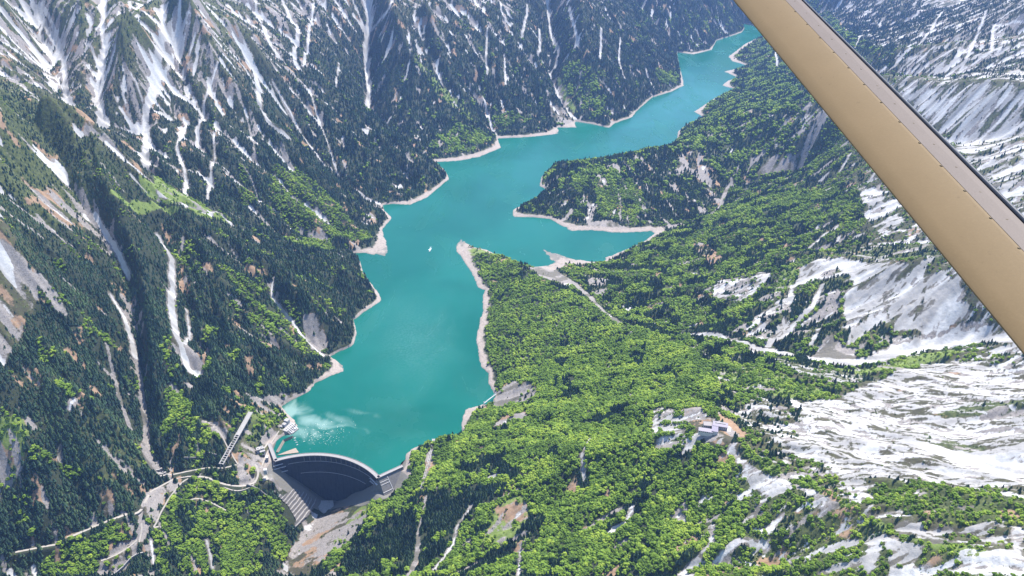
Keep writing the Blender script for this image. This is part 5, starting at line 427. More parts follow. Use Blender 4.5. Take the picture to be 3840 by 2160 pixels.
def np_mesh(name, V, Fq, smooth=False):
    """mesh from arrays: V (n,3), Fq (m,3) or (m,4)"""
    me = bpy.data.meshes.new(name)
    V = np.ascontiguousarray(V, np.float32); Fq = np.ascontiguousarray(Fq, np.int32)
    me.vertices.add(len(V)); me.vertices.foreach_set('co', V.ravel())
    k = Fq.shape[1]
    me.loops.add(Fq.size); me.loops.foreach_set('vertex_index', Fq.ravel())
    me.polygons.add(len(Fq)); me.polygons.foreach_set('loop_start', np.arange(0, Fq.size, k, dtype=np.int32))
    me.polygons.foreach_set('use_smooth', np.full(len(Fq), smooth))
    me.update(calc_edges=True)
    return me

def link(name, me, mats=(), parent=None):
    o = bpy.data.objects.new(name, me); col.objects.link(o)
    for m in (mats if isinstance(mats, (list, tuple)) else [mats]):
        if m is not None: me.materials.append(m)
    if parent is not None: o.parent = parent
    return o

def empty(name, loc=(0, 0, 0), rz=0.0):
    o = bpy.data.objects.new(name, None); col.objects.link(o); o.location = loc; o.rotation_euler = (0, 0, rz)
    o.empty_display_size = 5
    return o

def attr(me, name, a, typ='FLOAT_COLOR'):
    at = me.attributes.new(name, typ, 'POINT')
    if typ == 'FLOAT_COLOR':
        at.data.foreach_set('color', np.ascontiguousarray(a, np.float32).ravel())
    else:
        at.data.foreach_set('value', np.ascontiguousarray(a, np.float32).ravel())

class NT:
    """small node-tree writer"""
    def __init__(self, name):
        self.m = bpy.data.materials.new(name); self.m.use_nodes = True
        self.t = self.m.node_tree; self.n = self.t.nodes; self.l = self.t.links
        self.bsdf = self.n['Principled BSDF']; self.out = self.n['Material Output']
        self.bsdf.inputs['Specular IOR Level'].default_value = 0.25
    def set(self, sock, v):
        if isinstance(v, bpy.types.NodeSocket): self.l.new(v, sock)
        elif isinstance(v, tuple) and len(v) == 3 and sock.type == 'RGBA': sock.default_value = (*v, 1)
        else: sock.default_value = v
    def p(self, **kw):
        for k, v in kw.items(): self.set(self.bsdf.inputs[k.replace('_', ' ')], v)
    def math(self, op, a, b=0.0, c=None, clamp=False):
        x = self.n.new('ShaderNodeMath'); x.operation = op; x.use_clamp = clamp
        self.set(x.inputs[0], a); self.set(x.inputs[1], b)
        if c is not None: self.set(x.inputs[2], c)
        return x.outputs[0]
    def mix(self, f, a, b, mode='MIX'):
        x = self.n.new('ShaderNodeMix'); x.data_type = 'RGBA'; x.blend_type = mode; x.clamp_factor = True
        self.set(x.inputs[0], f); self.set(x.inputs[6], a); self.set(x.inputs[7], b)
        return x.outputs[2]
    def step(self, x, a, b):
        r = self.n.new('ShaderNodeMapRange'); r.interpolation_type = 'SMOOTHSTEP'
        self.set(r.inputs[0], x); self.set(r.inputs[1], a); self.set(r.inputs[2], b)
        return r.outputs[0]
    def pos(self):
        return self.n.new('ShaderNodeNewGeometry').outputs['Position']
    def noise(self, vec, scale, detail=3.0, rough=0.55, dist=0.0):
        x = self.n.new('ShaderNodeTexNoise'); self.set(x.inputs['Vector'], vec)
        x.inputs['Scale'].default_value = scale; x.inputs['Detail'].default_value = detail
        x.inputs['Roughness'].default_value = rough; x.inputs['Distortion'].default_value = dist
        return x.outputs[0]
    def scalev(self, vec, s, rot=(0, 0, 0)):
        x = self.n.new('ShaderNodeMapping'); self.set(x.inputs[0], vec); x.inputs['Scale'].default_value = s; x.inputs['Rotation'].default_value = rot
        return x.outputs[0]
    def attr(self, name):
        x = self.n.new('ShaderNodeAttribute'); x.attribute_name = name
        return x
    def sep(self, c):
        x = self.n.new('ShaderNodeSeparateColor'); self.set(x.inputs[0], c)
        return x.outputs
    def bump(self, h, strength, dist):
        x = self.n.new('ShaderNodeBump'); x.inputs['Strength'].default_value = strength; x.inputs['Distance'].default_value = dist
        self.set(x.inputs['Height'], h); self.l.new(x.outputs[0], self.bsdf.inputs['Normal'])

# ---------------------------------------------------------------- dam frame: an arch between two abutments
AL = np.array((-730.0, 1873.0)); AR = np.array((-393.0, 1797.0))
MID = (AL + AR) / 2; CH = np.linalg.norm(AR - AL); ES = (AR - AL) / CH; EN = np.array((-ES[1], ES[0]))     # EN points upstream
if EN[1] < 0: EN = -EN
SAG = 62.0; RAD = (CH * CH / 4 + SAG * SAG) / (2 * SAG)
DC = MID - EN * (RAD - SAG); HALF = math.asin(CH / 2 / RAD)
CREST = 12.0
def arch(th, r, z=None):
    x = DC[0] + r * (ES[0] * math.sin(th) + EN[0] * math.cos(th)); y = DC[1] + r * (ES[1] * math.sin(th) + EN[1] * math.cos(th))
    return (x, y) if z is None else (x, y, z)
# foot of the downstream face: angle (fraction of the half arch) and height
RIM = [(-1.06, 9), (-0.98, -8), (-0.84, -52), (-0.70, -82), (-0.50, -128), (-0.34, -160), (-0.26, -172), (-0.05, -172), (0.05, -163), (0.16, -150), (0.34, -115), (0.52, -92), (0.70, -58), (0.84, -30), (0.97, -6), (1.06, 9)]
def rim_z(f):
    return np.interp(f, [a for a, b in RIM], [b for a, b in RIM])

def dam_coords(x, y):
    dx = x - DC[0]; dy = y - DC[1]
    s = dx * ES[0] + dy * ES[1]; q = dx * EN[0] + dy * EN[1]
    return np.arctan2(s, q) / HALF, np.hypot(s, q)

# ---------------------------------------------------------------- the ground: heights
def dam_fix(x, y):
    f, r = dam_coords(x, y)
    m = (np.abs(f) <= 1.05) & (r > RAD - 20) & (r < RAD + 70)
    return m, rim_z(f)

def base_ground():
    rim = [tuple(float(c) for c in arch(HALF * f, RAD - 14)) + (float(z) - 2,) for f, z in RIM]
    lines = LINES + [rim]
    h = solve_base(lines, LAKE)
    xx, yy = np.meshgrid(X0 + G * np.arange(NX), Y0 + G * np.arange(NY))
    lk = poly_mask(LAKE, NX, NY, G)
    # the left wall is young and sharply cut: spurs stand out, valleys sink
    lft = sstep(60, -60, xx - np.interp(yy, [600, 1900, 2500, 3500, 4200, 5000, 6000, 7500, 9500], [-560, -560, -330, -150, 120, 700, 1400, 2150, 2600]))
    hp = np.where(lk, 0, h)
    sharp = 0.55 * (hp - blur(hp.astype(np.float32), 150 / G)) + 0.35 * (hp - blur(hp.astype(np.float32), 60 / G))
    h = h + lft * sstep(40, 170, h) * np.clip(sharp, -70, 70)
    # gorge: the ground under and just upstream of the dam follows the gorge section
    f, r = dam_coords(xx, yy)
    inside = lk.copy()
    d_in = np.zeros((NY, NX), np.float32)
    e = lk.copy()
    for k in range(1, 20):                       # distance to the shore in cells (coarse)
        p = np.pad(e, 1, constant_values=False)
        e = e & p[:-2, 1:-1] & p[2:, 1:-1] & p[1:-1, :-2] & p[1:-1, 2:]
        d_in += e
    h = np.where(lk, -1.5 - d_in * G * 0.45, h)
    w = sstep(1.12, 1.02, np.abs(f)) * sstep(RAD - 30, RAD - 15, r) * sstep(RAD + 130, RAD + 50, r)
    h = h * (1 - w) + np.minimum(h, rim_z(f) - 3) * w
    w = sstep(1.12, 1.02, np.abs(f)) * sstep(RAD - 95, RAD - 70, r) * sstep(RAD - 8, RAD - 12, r)
    h = h * (1 - w) + np.minimum(h, rim_z(f) + 2 + 0.22 * np.maximum(0, RAD - 16 - r)) * w
    return h.astype(np.float32)


GR_FLOW = []
def ground():
    h = base_ground()
    xx, yy = np.meshgrid((X0 + G * np.arange(NX)).astype(np.float32), (Y0 + G * np.arange(NY)).astype(np.float32))
    lk = poly_mask(LAKE, NX, NY, G)
    f, r = dam_coords(xx, yy)
    damw = sstep(1.5, 1.15, np.abs(f)) * sstep(RAD - 130, RAD - 60, r) * sstep(RAD + 160, RAD + 100, r)
    land = sstep(3, 60, h) * (1 - damw)
    left = xx < np.interp(yy, [600, 1900, 2500, 3500, 4200, 5000, 6000, 7500, 9500], [-560, -560, -330, -150, 120, 700, 1400, 2150, 2600])
    # broad bumps
    h = h + land * sstep(0, 220, h) * 16 * fbm(xx, yy, 330, 3, 11)
    gx, gy = grad(blur(h, 3)); sl = np.hypot(gx, gy)
    steep = sstep(0.12, 0.5, sl)
    # runnels traced in image coordinates
    gs = {}
    for kind in ('snow', 'rock', 'dark'):
        D, Wd = line_dist([g[2] for g in GULLIES if g[0] == kind], 70)
        gs[kind] = (D, Wd)
    cut = np.zeros_like(h)
    for dep in sorted(set(g[1] for g in GULLIES)):
        D, Wd = line_dist([g[2] for g in GULLIES if g[1] == dep], 70)
        cut = np.maximum(cut, dep * (1 + 1.4 * left) * np.maximum(0, 1 - D / (14 + 1.2 * Wd + dep * (1 + 1.6 * left))) ** 1.25)
    h = h - cut * land
    # ribs and runnels down the fall line, coarse to fine
    s1 = streak(h, 110, 900, 3)
    h = h + land * steep * (11 + 17 * left) * np.tanh(s1 * 0.8)
    s2 = streak(h, 52, 420, 5)
    h = h + land * steep * (5.0 + 4.5 * left) * np.tanh(s2 * 0.8)
    lim = G * 1.3
    for it in range(36):                                   # over-steep faces crumble back
        p = np.pad(np.where(lk, 1e5, h), 1, mode='edge'); mv = 0
        for q in (p[:-2, 1:-1], p[2:, 1:-1], p[1:-1, :-2], p[1:-1, 2:]):
            d = np.where(q > 5e4, 0, q - h); mv = mv + np.sign(d) * np.maximum(0, np.abs(d) - lim)
        h = h + 0.2 * mv * land
    s3 = streak(h, 26, 190, 7)
    h = h + land * steep * (2.0 + 1.2 * left) * s3
    h = h + land * (1 - steep) * 2.0 * fbm(xx, yy, 55, 3, 21)
    for w_, pts in ROADS:
        p = resample(smooth_line(resample(np.array(pts, float), 14), 1), 6)
        zr = at_xy(blur(h, 3), p[:, 0], p[:, 1]); k = 13
        zr = np.convolve(np.pad(zr, k // 2, mode='edge'), np.ones(k) / k, 'valid')
        D, Z = line_dist([np.stack([p[:, 0], p[:, 1], zr], 1)], 45)
        wr = sstep(w_ * .5 + 16, w_ * .5 + 3, D)
        h = h * (1 - wr) + Z * wr
    band = sstep(.004, .03, blur(lk.astype(np.float32), 30 / G)) * (1 - damw)
    h = h + band * (1.9 * fbm(xx, yy, 48, 4, 23, .6) + .9 * fbm(xx, yy, 14, 2, 24))
    conc = blur(h, 28 / G) - h; conc = conc / (conc[~lk].std() + 1e-6)        # >0 in hollows
    # ---- ground cover shares
    z = h
    C = {}
    C['con'] = np.where(left, 0.85 - 0.5 * sstep(450, 950, z), 0.42 - 0.3 * sstep(250, 500, z)).astype(np.float32)
    C['broad'] = np.where(left, 0.06, 0.4 - 0.25 * sstep(250, 550, z)).astype(np.float32)
    C['shrub'] = np.where(left, 0.15 + 0.3 * sstep(450, 900, z), 0.3).astype(np.float32)
    C['snow'] = np.where(left, 0.010 + 0.19 * sstep(300, 850, z), 0.04 + 0.40 * sstep(280, 700, z)).astype(np.float32)
    C['rock'] = np.where(left, 0.08 + 0.34 * sstep(300, 800, z), 0.12).astype(np.float32)
    C['grass'] = np.zeros_like(h); C['terr'] = np.zeros_like(h)
    C['tan'] = np.where(left, 0.06 + 0.12 * sstep(300, 700, z), 0.04).astype(np.float32)
    wob = 14 * fbm(xx, yy, 60, 3, 31)
    for soft, vals, pts in COVER:
        p = np.array(pts, float)
        m = 60
        i0 = max(0, int((p[:, 0].min() - m - X0) / G)); i1 = min(NX, int((p[:, 0].max() + m - X0) / G) + 2)
        j0 = max(0, int((p[:, 1].min() - m - Y0) / G)); j1 = min(NY, int((p[:, 1].max() + m - Y0) / G) + 2)
        if i1 - i0 < 2 or j1 - j0 < 2: continue
        full = poly_mask(pts, NX, NY, G)[j0:j1, i0:i1].astype(np.float32)
        b = blur(full, max(1, soft / G * 0.7))
        w = sstep(0.3, 0.7, b + 0.02 * wob[j0:j1, i0:i1] * min(1.0, soft / 14))
        for k, v in vals.items():
            C[k][j0:j1, i0:i1] = C[k][j0:j1, i0:i1] * (1 - w) + v * w
    # snow tendency: 0.5 is the edge
    q = np.array([0.001, .01, .03, .06, .1, .2, .3, .4, .5, .6, .7, .8, .9, .95, .99, 1.0]); iq = np.array([4.5, 2.33, 1.88, 1.55, 1.28, .84, .52, .25, 0, -.25, -.52, -.84, -1.28, -1.64, -2.33, -4.5])
    s4 = streak(h, 12, 80, 9)
    pat = 0.62 * s4 - 0.22 * s3 - (0.1 + 0.35 * left) * s2 + (0.25 + 0.45 * left) * np.clip(conc, -2, 2.5) + 0.32 * fbm(xx, yy, 22, 2, 41)
    def flow_lines(x, y, la, wl_, seed):
        wa = 26 * fbm(x, y, 170, 2, 46) + 5 * fbm(x, y, 45, 2, 47)
        p = (x * .76 - y * .65) / la; q_ = (x * .65 + y * .76 + wa) / wl_
        return perlin(p, q_, seed) + .7 * perlin(p * 1.9 + 7.7, q_ * 1.9, seed + 1) + .45 * perlin(p * 3.5, q_ * 3.5 + 3.1, seed + 2)
    GR_FLOW.append(flow_lines)
    s5 = flow_lines(xx, yy, 120, 15, 48); s5 = s5 / s5.std()
    patc = 1.2 * s5 + 0.35 * fbm(xx, yy, 15, 3, 43) + 0.55 * fbm(xx, yy, 120, 2, 44) - 0.3 * np.clip(conc, -2, 2)
    pat = pat / pat[~lk].std() * (1 - C['terr']) + patc / patc.std() * C['terr']
    snow = 0.5 + (0.3 - 0.20 * C['terr']) * pat - (0.3 - 0.03 * C['terr']) * np.interp(C['snow'], q, iq)
    D, Wd = gs['snow']
    edge = Wd * (0.42 + 0.16 * left) * (1 + 0.5 * fbm(xx, yy, 24, 3, 51)) - D
    gl = 0.5 + 0.075 * (edge + 1.0)
    snow = np.maximum(snow, gl); gclear = sstep(2, 7, D - Wd * (0.42 + 0.2 * left))
    D, Wd = gs['dark']
    snow = np.minimum(snow, 0.5 - 0.07 * (Wd * 0.5 * (1 + 0.6 * fbm(xx, yy, 30, 3, 54)) - D))
    snow = 0.5 + (snow - 0.5) * (1 + 0.9 * left)
    pat2 = streak(h, 22, 170, 13); pat2 = (pat2 + 0.7 * fbm(xx, yy, 45, 3, 61) + 0.4 * np.clip(conc, -2, 2)); pat2 /= pat2.std()
    rock = 0.5 + 0.3 * (pat2 - np.interp(C['rock'], q, iq))
    D, Wd = gs['rock']
    rock = np.maximum(rock, 0.5 + 0.07 * (Wd * 0.5 * (1 + 0.3 * fbm(xx, yy, 34, 2, 52)) - D + 1.5))
    rock = np.maximum(rock, np.minimum(gl + 0.32, 0.75) - 0.1 * fbm(xx, yy, 40, 2, 53))       # bare stone along the runnels
    rock = np.maximum(rock, np.minimum(snow + .10 + .10 * fbm(xx, yy, 30, 2, 55), .8) * (1 - .6 * C['terr']))
    pat3 = fbm(xx, yy, 70, 3, 71) / 0.42 + 0.5 * pat2
    pat3 /= pat3.std()
    tan = 0.5 + 0.3 * (pat3 - np.interp(C['tan'], q, iq))
    return dict(h=h.astype(np.float32), lk=lk, C=C, snow=snow.astype(np.float32), rock=rock.astype(np.float32), tan=tan.astype(np.float32), left=left, xx=xx, yy=yy, conc=conc, gclear=np.minimum(gclear, sstep(1, 5, gs['rock'][0] - gs['rock'][1] * .5)).astype(np.float32), pat=pat2.astype(np.float32))

GR = ground()
H_ = GR['h']
print('ground', round(time.time() - T0, 1))
def gz(x, y):
    return float(at_xy(H_, np.array([x]), np.array([y]))[0])

# bare strip keeps trees off the shore, the roads and the works
road_d, _ = line_dist([[(x, y, 0) for x, y in pts] for w_, pts in ROADS], 40)
road_w = 9.0

SHORE = sstep(.004, .03, blur(GR['lk'].astype(np.float32), 42 / G))
# ground mesh: finer near the aeroplane
ys = [640.0]
while ys[-1] < 9300: ys.append(ys[-1] + 0.0019 * ys[-1])
ys = np.array(ys); nx_ = 1250
s_ = np.linspace(-1, 1, nx_)
half = np.minimum(720 + 0.62 * ys, 3850)
mx = half[:, None] * s_[None, :]; my = np.repeat(ys[:, None], nx_, 1)
hz = at_xy(H_, mx, my)
fine = sstep(4, 20, hz)
hz = hz + fine * 0.9 * fbm(mx, my, 11, 2, 81)
V = np.stack([mx, my, hz], -1).reshape(-1, 3)
ny_ = len(ys)
a = (np.arange(ny_ - 1)[:, None] * nx_ + np.arange(nx_ - 1)[None, :]).ravel()
F = np.stack([a, a + 1, a + nx_ + 1, a + nx_], 1)
me = np_mesh('terrain', V, F, True)
S = lambda A: at_xy(A, mx, my).ravel()
# finer grain of the snow near the aeroplane
lx0, lx1, ly0, ly1, lg = 150.0, 1800.0, 760.0, 2700.0, 2.2
lxx, lyy = np.meshgrid(np.arange(lx0, lx1, lg), np.arange(ly0, ly1, lg))
lh = at_xy(H_, lxx, lyy).astype(np.float32)
la = 1.0 * streak(lh, 5.0, 100, 301, True, lg) + .5 * streak(lh, 9, 200, 304, True, lg); lb = streak(lh, 6.5, 40, 302, False, lg)
lt = at_xy(GR['C']['terr'], lxx, lyy)
lf_ = np.where(lt > .5, .15 * la, lb) + .8 * fbm(lxx, lyy, 6.0, 2, 303); lf_ = lf_ / lf_.std()
lf_ *= sstep(0, 60, np.minimum(np.minimum(lxx - lx0, lx1 - lxx), np.minimum(lyy - ly0, ly1 - lyy)))
def grain(x, y):
    gx = (x - lx0) / lg; gy = (y - ly0) / lg
    ok = (gx > 1) & (gy > 1) & (gx < lf_.shape[1] - 2) & (gy < lf_.shape[0] - 2)
    return np.where(ok, bil(lf_, gx, gy), 0)
forest = np.clip(GR['C']['con'] + GR['C']['broad'], 0, 1)
SNV = S(GR['snow']); SNV = SNV + (.19 + .07 * S(GR['C']['terr'])) * grain(mx, my).ravel() * sstep(1.5, .85, SNV)
fl_ = GR_FLOW[0](mx, my, 55, 8.5, 71).ravel(); TERR = S(GR['C']['terr'])
SNV = SNV + .21 * TERR * fl_ / .42 * sstep(1.5, .85, SNV)
attr(me, 'cover_a', np.stack([SNV, S(GR['rock']), S(GR['tan']), S(GR['C']['grass'])], 1))
attr(me, 'cover_b', np.stack([S(GR['C']['shrub']), S(forest), S(blur(GR['pat'], 1)) * 0.25 + 0.5, S(np.clip(GR['conc'], -2, 2)) * 0.25 + 0.5], 1))

attr(me, 'shore', S(SHORE), 'FLOAT')

def mat_ground():
    t = NT('mountain_ground'); P = t.pos()
    A = t.sep(t.attr('cover_a').outputs['Color']); ga = t.attr('cover_a').outputs['Alpha']
    B = t.sep(t.attr('cover_b').outputs['Color'])
    n1 = t.noise(P, 0.11, 4, 0.6); n2 = t.noise(P, 0.025, 3, 0.55); n3 = t.noise(P, 0.35, 3, 0.6)
    z = t.n.new('ShaderNodeSeparateXYZ'); t.set(z.inputs[0], P); z = z.outputs[2]
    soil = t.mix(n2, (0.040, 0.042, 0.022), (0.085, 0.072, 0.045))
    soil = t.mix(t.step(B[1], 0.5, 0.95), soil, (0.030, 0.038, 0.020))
    shrub = t.mix(t.step(n1, 0.35, 0.65), (0.035, 0.05, 0.016), (0.085, 0.10, 0.032))
    c = t.mix(t.math('MULTIPLY', t.step(t.math('ADD', B[0], t.math('MULTIPLY', n1, 0.8)), 0.55, 0.95), 0.9), soil, shrub)
    gr = t.mix(n1, (0.085, 0.125, 0.028), (0.19, 0.24, 0.06))
    c = t.mix(t.step(t.math('ADD', ga, t.math('MULTIPLY', n2, 0.7)), 0.62, 1.0), c, gr)
    tn = t.mix(n1, (0.17, 0.10, 0.06), (0.34, 0.235, 0.15))
    c = t.mix(t.step(t.math('ADD', A[2], t.math('MULTIPLY', t.math('SUBTRACT', n1, 0.5), 0.5)), 0.44, 0.62), c, tn)
    rk = t.mix(n1, (0.13, 0.118, 0.108), (0.33, 0.295, 0.27)); rk = t.mix(t.step(n3, 0.5, 0.7), rk, (0.10, 0.095, 0.09)); rk = t.mix(t.step(t.math('ADD', B[2], t.math('MULTIPLY', t.math('SUBTRACT', n1, .5), .5)), .55, .40), rk, (0.115, 0.105, 0.085))
    c = t.mix(t.step(t.math('ADD', A[1], t.math('MULTIPLY', t.math('SUBTRACT', n1, 0.5), 0.55)), 0.47, 0.60), c, rk)
    # drawn-down shore: bare pale rock just above the water
    sh = t.math('SUBTRACT', t.math('ADD', z, t.math('MULTIPLY', t.math('SUBTRACT', n2, 0.5), 9.0)), 0.0)
    shore = t.mix(n1, (0.19, 0.157, 0.134), (0.39, 0.335, 0.29)); shore = t.mix(t.step(n3, .50, .68), shore, (0.20, 0.175, 0.155))
    zl = t.math('FRACT', t.math('MULTIPLY', t.math('ADD', z, t.math('MULTIPLY', n1, 1.2)), .42)); shore = t.mix(t.math('MULTIPLY', t.step(zl, .35, .1), .35), shore, (0.19, 0.16, 0.14))
    shore = t.mix(t.step(z, 1.6, .4), shore, (0.16, 0.15, 0.13))
    m1 = t.math('MULTIPLY', t.step(sh, 9.5, 6.5), t.step(t.attr('shore').outputs['Fac'], 0.35, 0.65))
    c = t.mix(m1, c, shore)
    sn = t.step(t.math('ADD', A[0], t.math('ADD', t.math('MULTIPLY', t.math('SUBTRACT', n3, 0.5), 0.45), t.math('MULTIPLY', t.math('SUBTRACT', n1, 0.5), 0.55))), 0.44, 0.58)
    snc = t.mix(n1, (0.31, 0.302, 0.292), (0.56, 0.555, 0.545)); snc = t.mix(t.step(B[2], .30, .75), t.mix(.75, snc, (0.22, 0.208, 0.195)), snc)
    c = t.mix(t.math('MULTIPLY', sn, t.math('SUBTRACT', 1.0, m1)), c, snc)
    t.p(Base_Color=c, Roughness=0.9)
    t.bump(t.math('ADD', n1, t.math('MULTIPLY', n3, 0.5)), 0.5, 2.5)
    return t.m
terrain = tag(link('terrain', me, mat_ground()), kind='structure')

# lake
from mathutils.geometry import delaunay_2d_cdt
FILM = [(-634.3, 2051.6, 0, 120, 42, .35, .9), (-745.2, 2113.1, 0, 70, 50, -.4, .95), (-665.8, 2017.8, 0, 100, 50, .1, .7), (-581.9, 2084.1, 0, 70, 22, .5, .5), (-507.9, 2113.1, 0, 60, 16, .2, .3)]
RIPPLE_GLINT = (-376.7, 2563.2, 0)  # centre of the sun glint painted on the rippled water
def mat_lake():
    t = NT('lake_water'); P = t.pos()
    n = t.noise(P, 0.0022, 4, 0.55, .5); n2 = t.noise(t.scalev(P, (1, .45, 1), (0, 0, .5)), 0.0055, 5, 0.6, 0.8)
    c = t.mix(t.step(n, 0.28, 0.72), (0.0, 0.078, 0.056), (0.005, 0.106, 0.080))
    def disc(x, y, rx, ry, rz):
        v = t.n.new('ShaderNodeVectorMath'); v.operation = 'SUBTRACT'; t.set(v.inputs[0], P); v.inputs[1].default_value = (x, y, 0)
        q = t.scalev(v.outputs[0], (1, 1, 1), (0, 0, rz)); q2 = t.scalev(q, (1 / rx, 1 / ry, 0)); l = t.n.new('ShaderNodeVectorMath'); l.operation = 'LENGTH'; t.set(l.inputs[0], q2); return l.outputs['Value']
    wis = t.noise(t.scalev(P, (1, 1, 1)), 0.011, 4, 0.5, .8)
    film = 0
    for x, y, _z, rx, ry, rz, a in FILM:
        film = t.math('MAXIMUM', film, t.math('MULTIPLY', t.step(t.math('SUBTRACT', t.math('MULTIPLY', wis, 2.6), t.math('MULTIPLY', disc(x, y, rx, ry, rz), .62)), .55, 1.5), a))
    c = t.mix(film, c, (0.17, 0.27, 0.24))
    rip_glint = t.step(t.math('SUBTRACT', t.math('MULTIPLY', n2, .55), t.math('MULTIPLY', disc(RIPPLE_GLINT[0], RIPPLE_GLINT[1], 190, 420, -.12), .5)), -.28, .30)
    gr_ = t.noise(P, .11, 4, .7)
    c = t.mix(t.math('MULTIPLY', rip_glint, t.math('ADD', .12, t.math('MULTIPLY', t.step(gr_, .35, .7), .55))), c, (0.045, 0.150, 0.13))  # glint on the ripples put into the base colour as a paler, grainy tone
    t.p(Base_Color=c, Roughness=t.math('ADD', 0.13, t.math('MULTIPLY', t.step(n2, 0.35, 0.7), 0.2)), Specular_IOR_Level=0.22)
    r = t.noise(t.scalev(P, (1, 1.6, 1)), 0.22, 4, 0.65)
    t.bump(r, 0.35, 0.9)
    return t.m
def widen(pts, d):
    """push the outline d metres ashore (the bank hides the rim)"""
    p = np.array(pts, float); q = np.roll(p, -1, 0); o = np.roll(p, 1, 0)
    tn = q - o; tn /= np.linalg.norm(tn, axis=1)[:, None] + 1e-9
    area = 0.5 * np.sum(p[:, 0] * q[:, 1] - q[:, 0] * p[:, 1])
    nrm = np.stack([tn[:, 1], -tn[:, 0]], 1) * (1 if area > 0 else -1)
    return p + nrm * d
lp = np.array(LAKE, float)
wide = lp.copy(); nd = len(lp) - 41
wide[:nd] = widen(LAKE, 14.0)[:nd]
wide[nd:] = [arch(HALF * fr, RAD - 3.0) for fr in np.linspace(1.0, -1.0, 41)]
vs, es_, fs, _, _, _ = delaunay_2d_cdt([Vector(p) for p in wide], [], [list(range(len(wide)))], 1, 1e-4)
lm = bpy.data.meshes.new('lake'); lm.from_pydata([(v.x, v.y, 0.0) for v in vs], [], [list(f) for f in fs]); lm.update()
if lm.polygons and lm.polygons[0].normal.z < 0: lm.flip_normals()
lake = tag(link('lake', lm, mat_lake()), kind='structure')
print('terrain', round(time.time() - T0, 1))


# ---------------------------------------------------------------- built things
CLEAR = []
WATER_EDGE = GR['lk'].astype(np.float32)
def lk_at(x, y): return float(at_xy(WATER_EDGE, np.array([x]), np.array([y]))[0])
class MB:
    def __init__(self): self.v = []; self.f = []
    def add(self, vs, fs):
        n = len(self.v); self.v += [tuple(map(float, p)) for p in vs]; self.f += [tuple(i + n for i in q) for q in fs]
        return self
    def box(self, c, s, rz=0.0, tilt=None):
        """c = centre of the base, s = full sizes"""
        m = Matrix.Rotation(rz, 3, 'Z')
        if tilt is not None: m = m @ Matrix.Rotation(tilt, 3, 'X')
        vs = []
        for dz in (0, 1):
            for dx, dy in ((-.5, -.5), (.5, -.5), (.5, .5), (-.5, .5)):
                vs.append(Vector(c) + m @ Vector((dx * s[0], dy * s[1], dz * s[2])))
        return self.add(vs, [(3, 2, 1, 0), (4, 5, 6, 7), (0, 1, 5, 4), (1, 2, 6, 5), (2, 3, 7, 6), (3, 0, 4, 7)])
    def bar(self, a, b, w, h):
        a, b = Vector(a), Vector(b); d = (b - a).normalized()
        s = d.cross(Vector((0, 0, 1)));  s = s.normalized() if s.length > 1e-4 else Vector((1, 0, 0))
        u = s.cross(d).normalized()
        vs = [p + s * (x * w / 2) + u * (y * h / 2) for p in (a, b) for x, y in ((-1, -1), (1, -1), (1, 1), (-1, 1))]
        return self.add(vs, [(3, 2, 1, 0), (4, 5, 6, 7), (0, 1, 5, 4), (1, 2, 6, 5), (2, 3, 7, 6), (3, 0, 4, 7)])
    def tube(self, a, b, r0, r1=None, n=8):
        r1 = r0 if r1 is None else r1
        a, b = Vector(a), Vector(b); d = (b - a).normalized()
        s = d.orthogonal().normalized(); u = d.cross(s)
        vs = [p + (s * math.cos(6.28318 * k / n) + u * math.sin(6.28318 * k / n)) * r for p, r in ((a, r0), (b, r1)) for k in range(n)]
        return self.add(vs, [(k, (k + 1) % n, n + (k + 1) % n, n + k) for k in range(n)] + [tuple(range(n - 1, -1, -1)), tuple(range(n, 2 * n))])
    def prism(self, ring_lo, ring_hi):
        n = len(ring_lo)
        return self.add(list(ring_lo) + list(ring_hi), [(k, (k + 1) % n, n + (k + 1) % n, n + k) for k in range(n)] + [tuple(range(n - 1, -1, -1)), tuple(range(n, 2 * n))])
    def sweep(self, rings, closed_ends=True):
        """rings: equal-length lists of points, skinned one to the next"""
        m = len(rings[0]); vs = [p for r in rings for p in r]; fs = []
        for i in range(len(rings) - 1):
            for k in range(m): fs.append((i * m + k, i * m + (k + 1) % m, (i + 1) * m + (k + 1) % m, (i + 1) * m + k))
        if closed_ends: fs += [tuple(range(m - 1, -1, -1)), tuple((len(rings) - 1) * m + k for k in range(m))]
        return self.add(vs, fs)
    def build(self, name, mat, parent=None, smooth=False):
        me = bpy.data.meshes.new(name); off = Vector(parent.location) if parent is not None and parent.parent is None else Vector((0, 0, 0))
        base = Vector((0, 0, 0))
        p = parent
        while p is not None: base += Vector(p.location); p = p.parent
        me.from_pydata([tuple(Vector(q) - base) for q in self.v], [], self.f); me.update()
        bm = bmesh.new(); bm.from_mesh(me); bmesh.ops.recalc_face_normals(bm, faces=bm.faces); bm.to_mesh(me); bm.free()
        if smooth: me.polygons.foreach_set('use_smooth', [True] * len(me.polygons))
        return link(name, me, mat, parent)
import bmesh

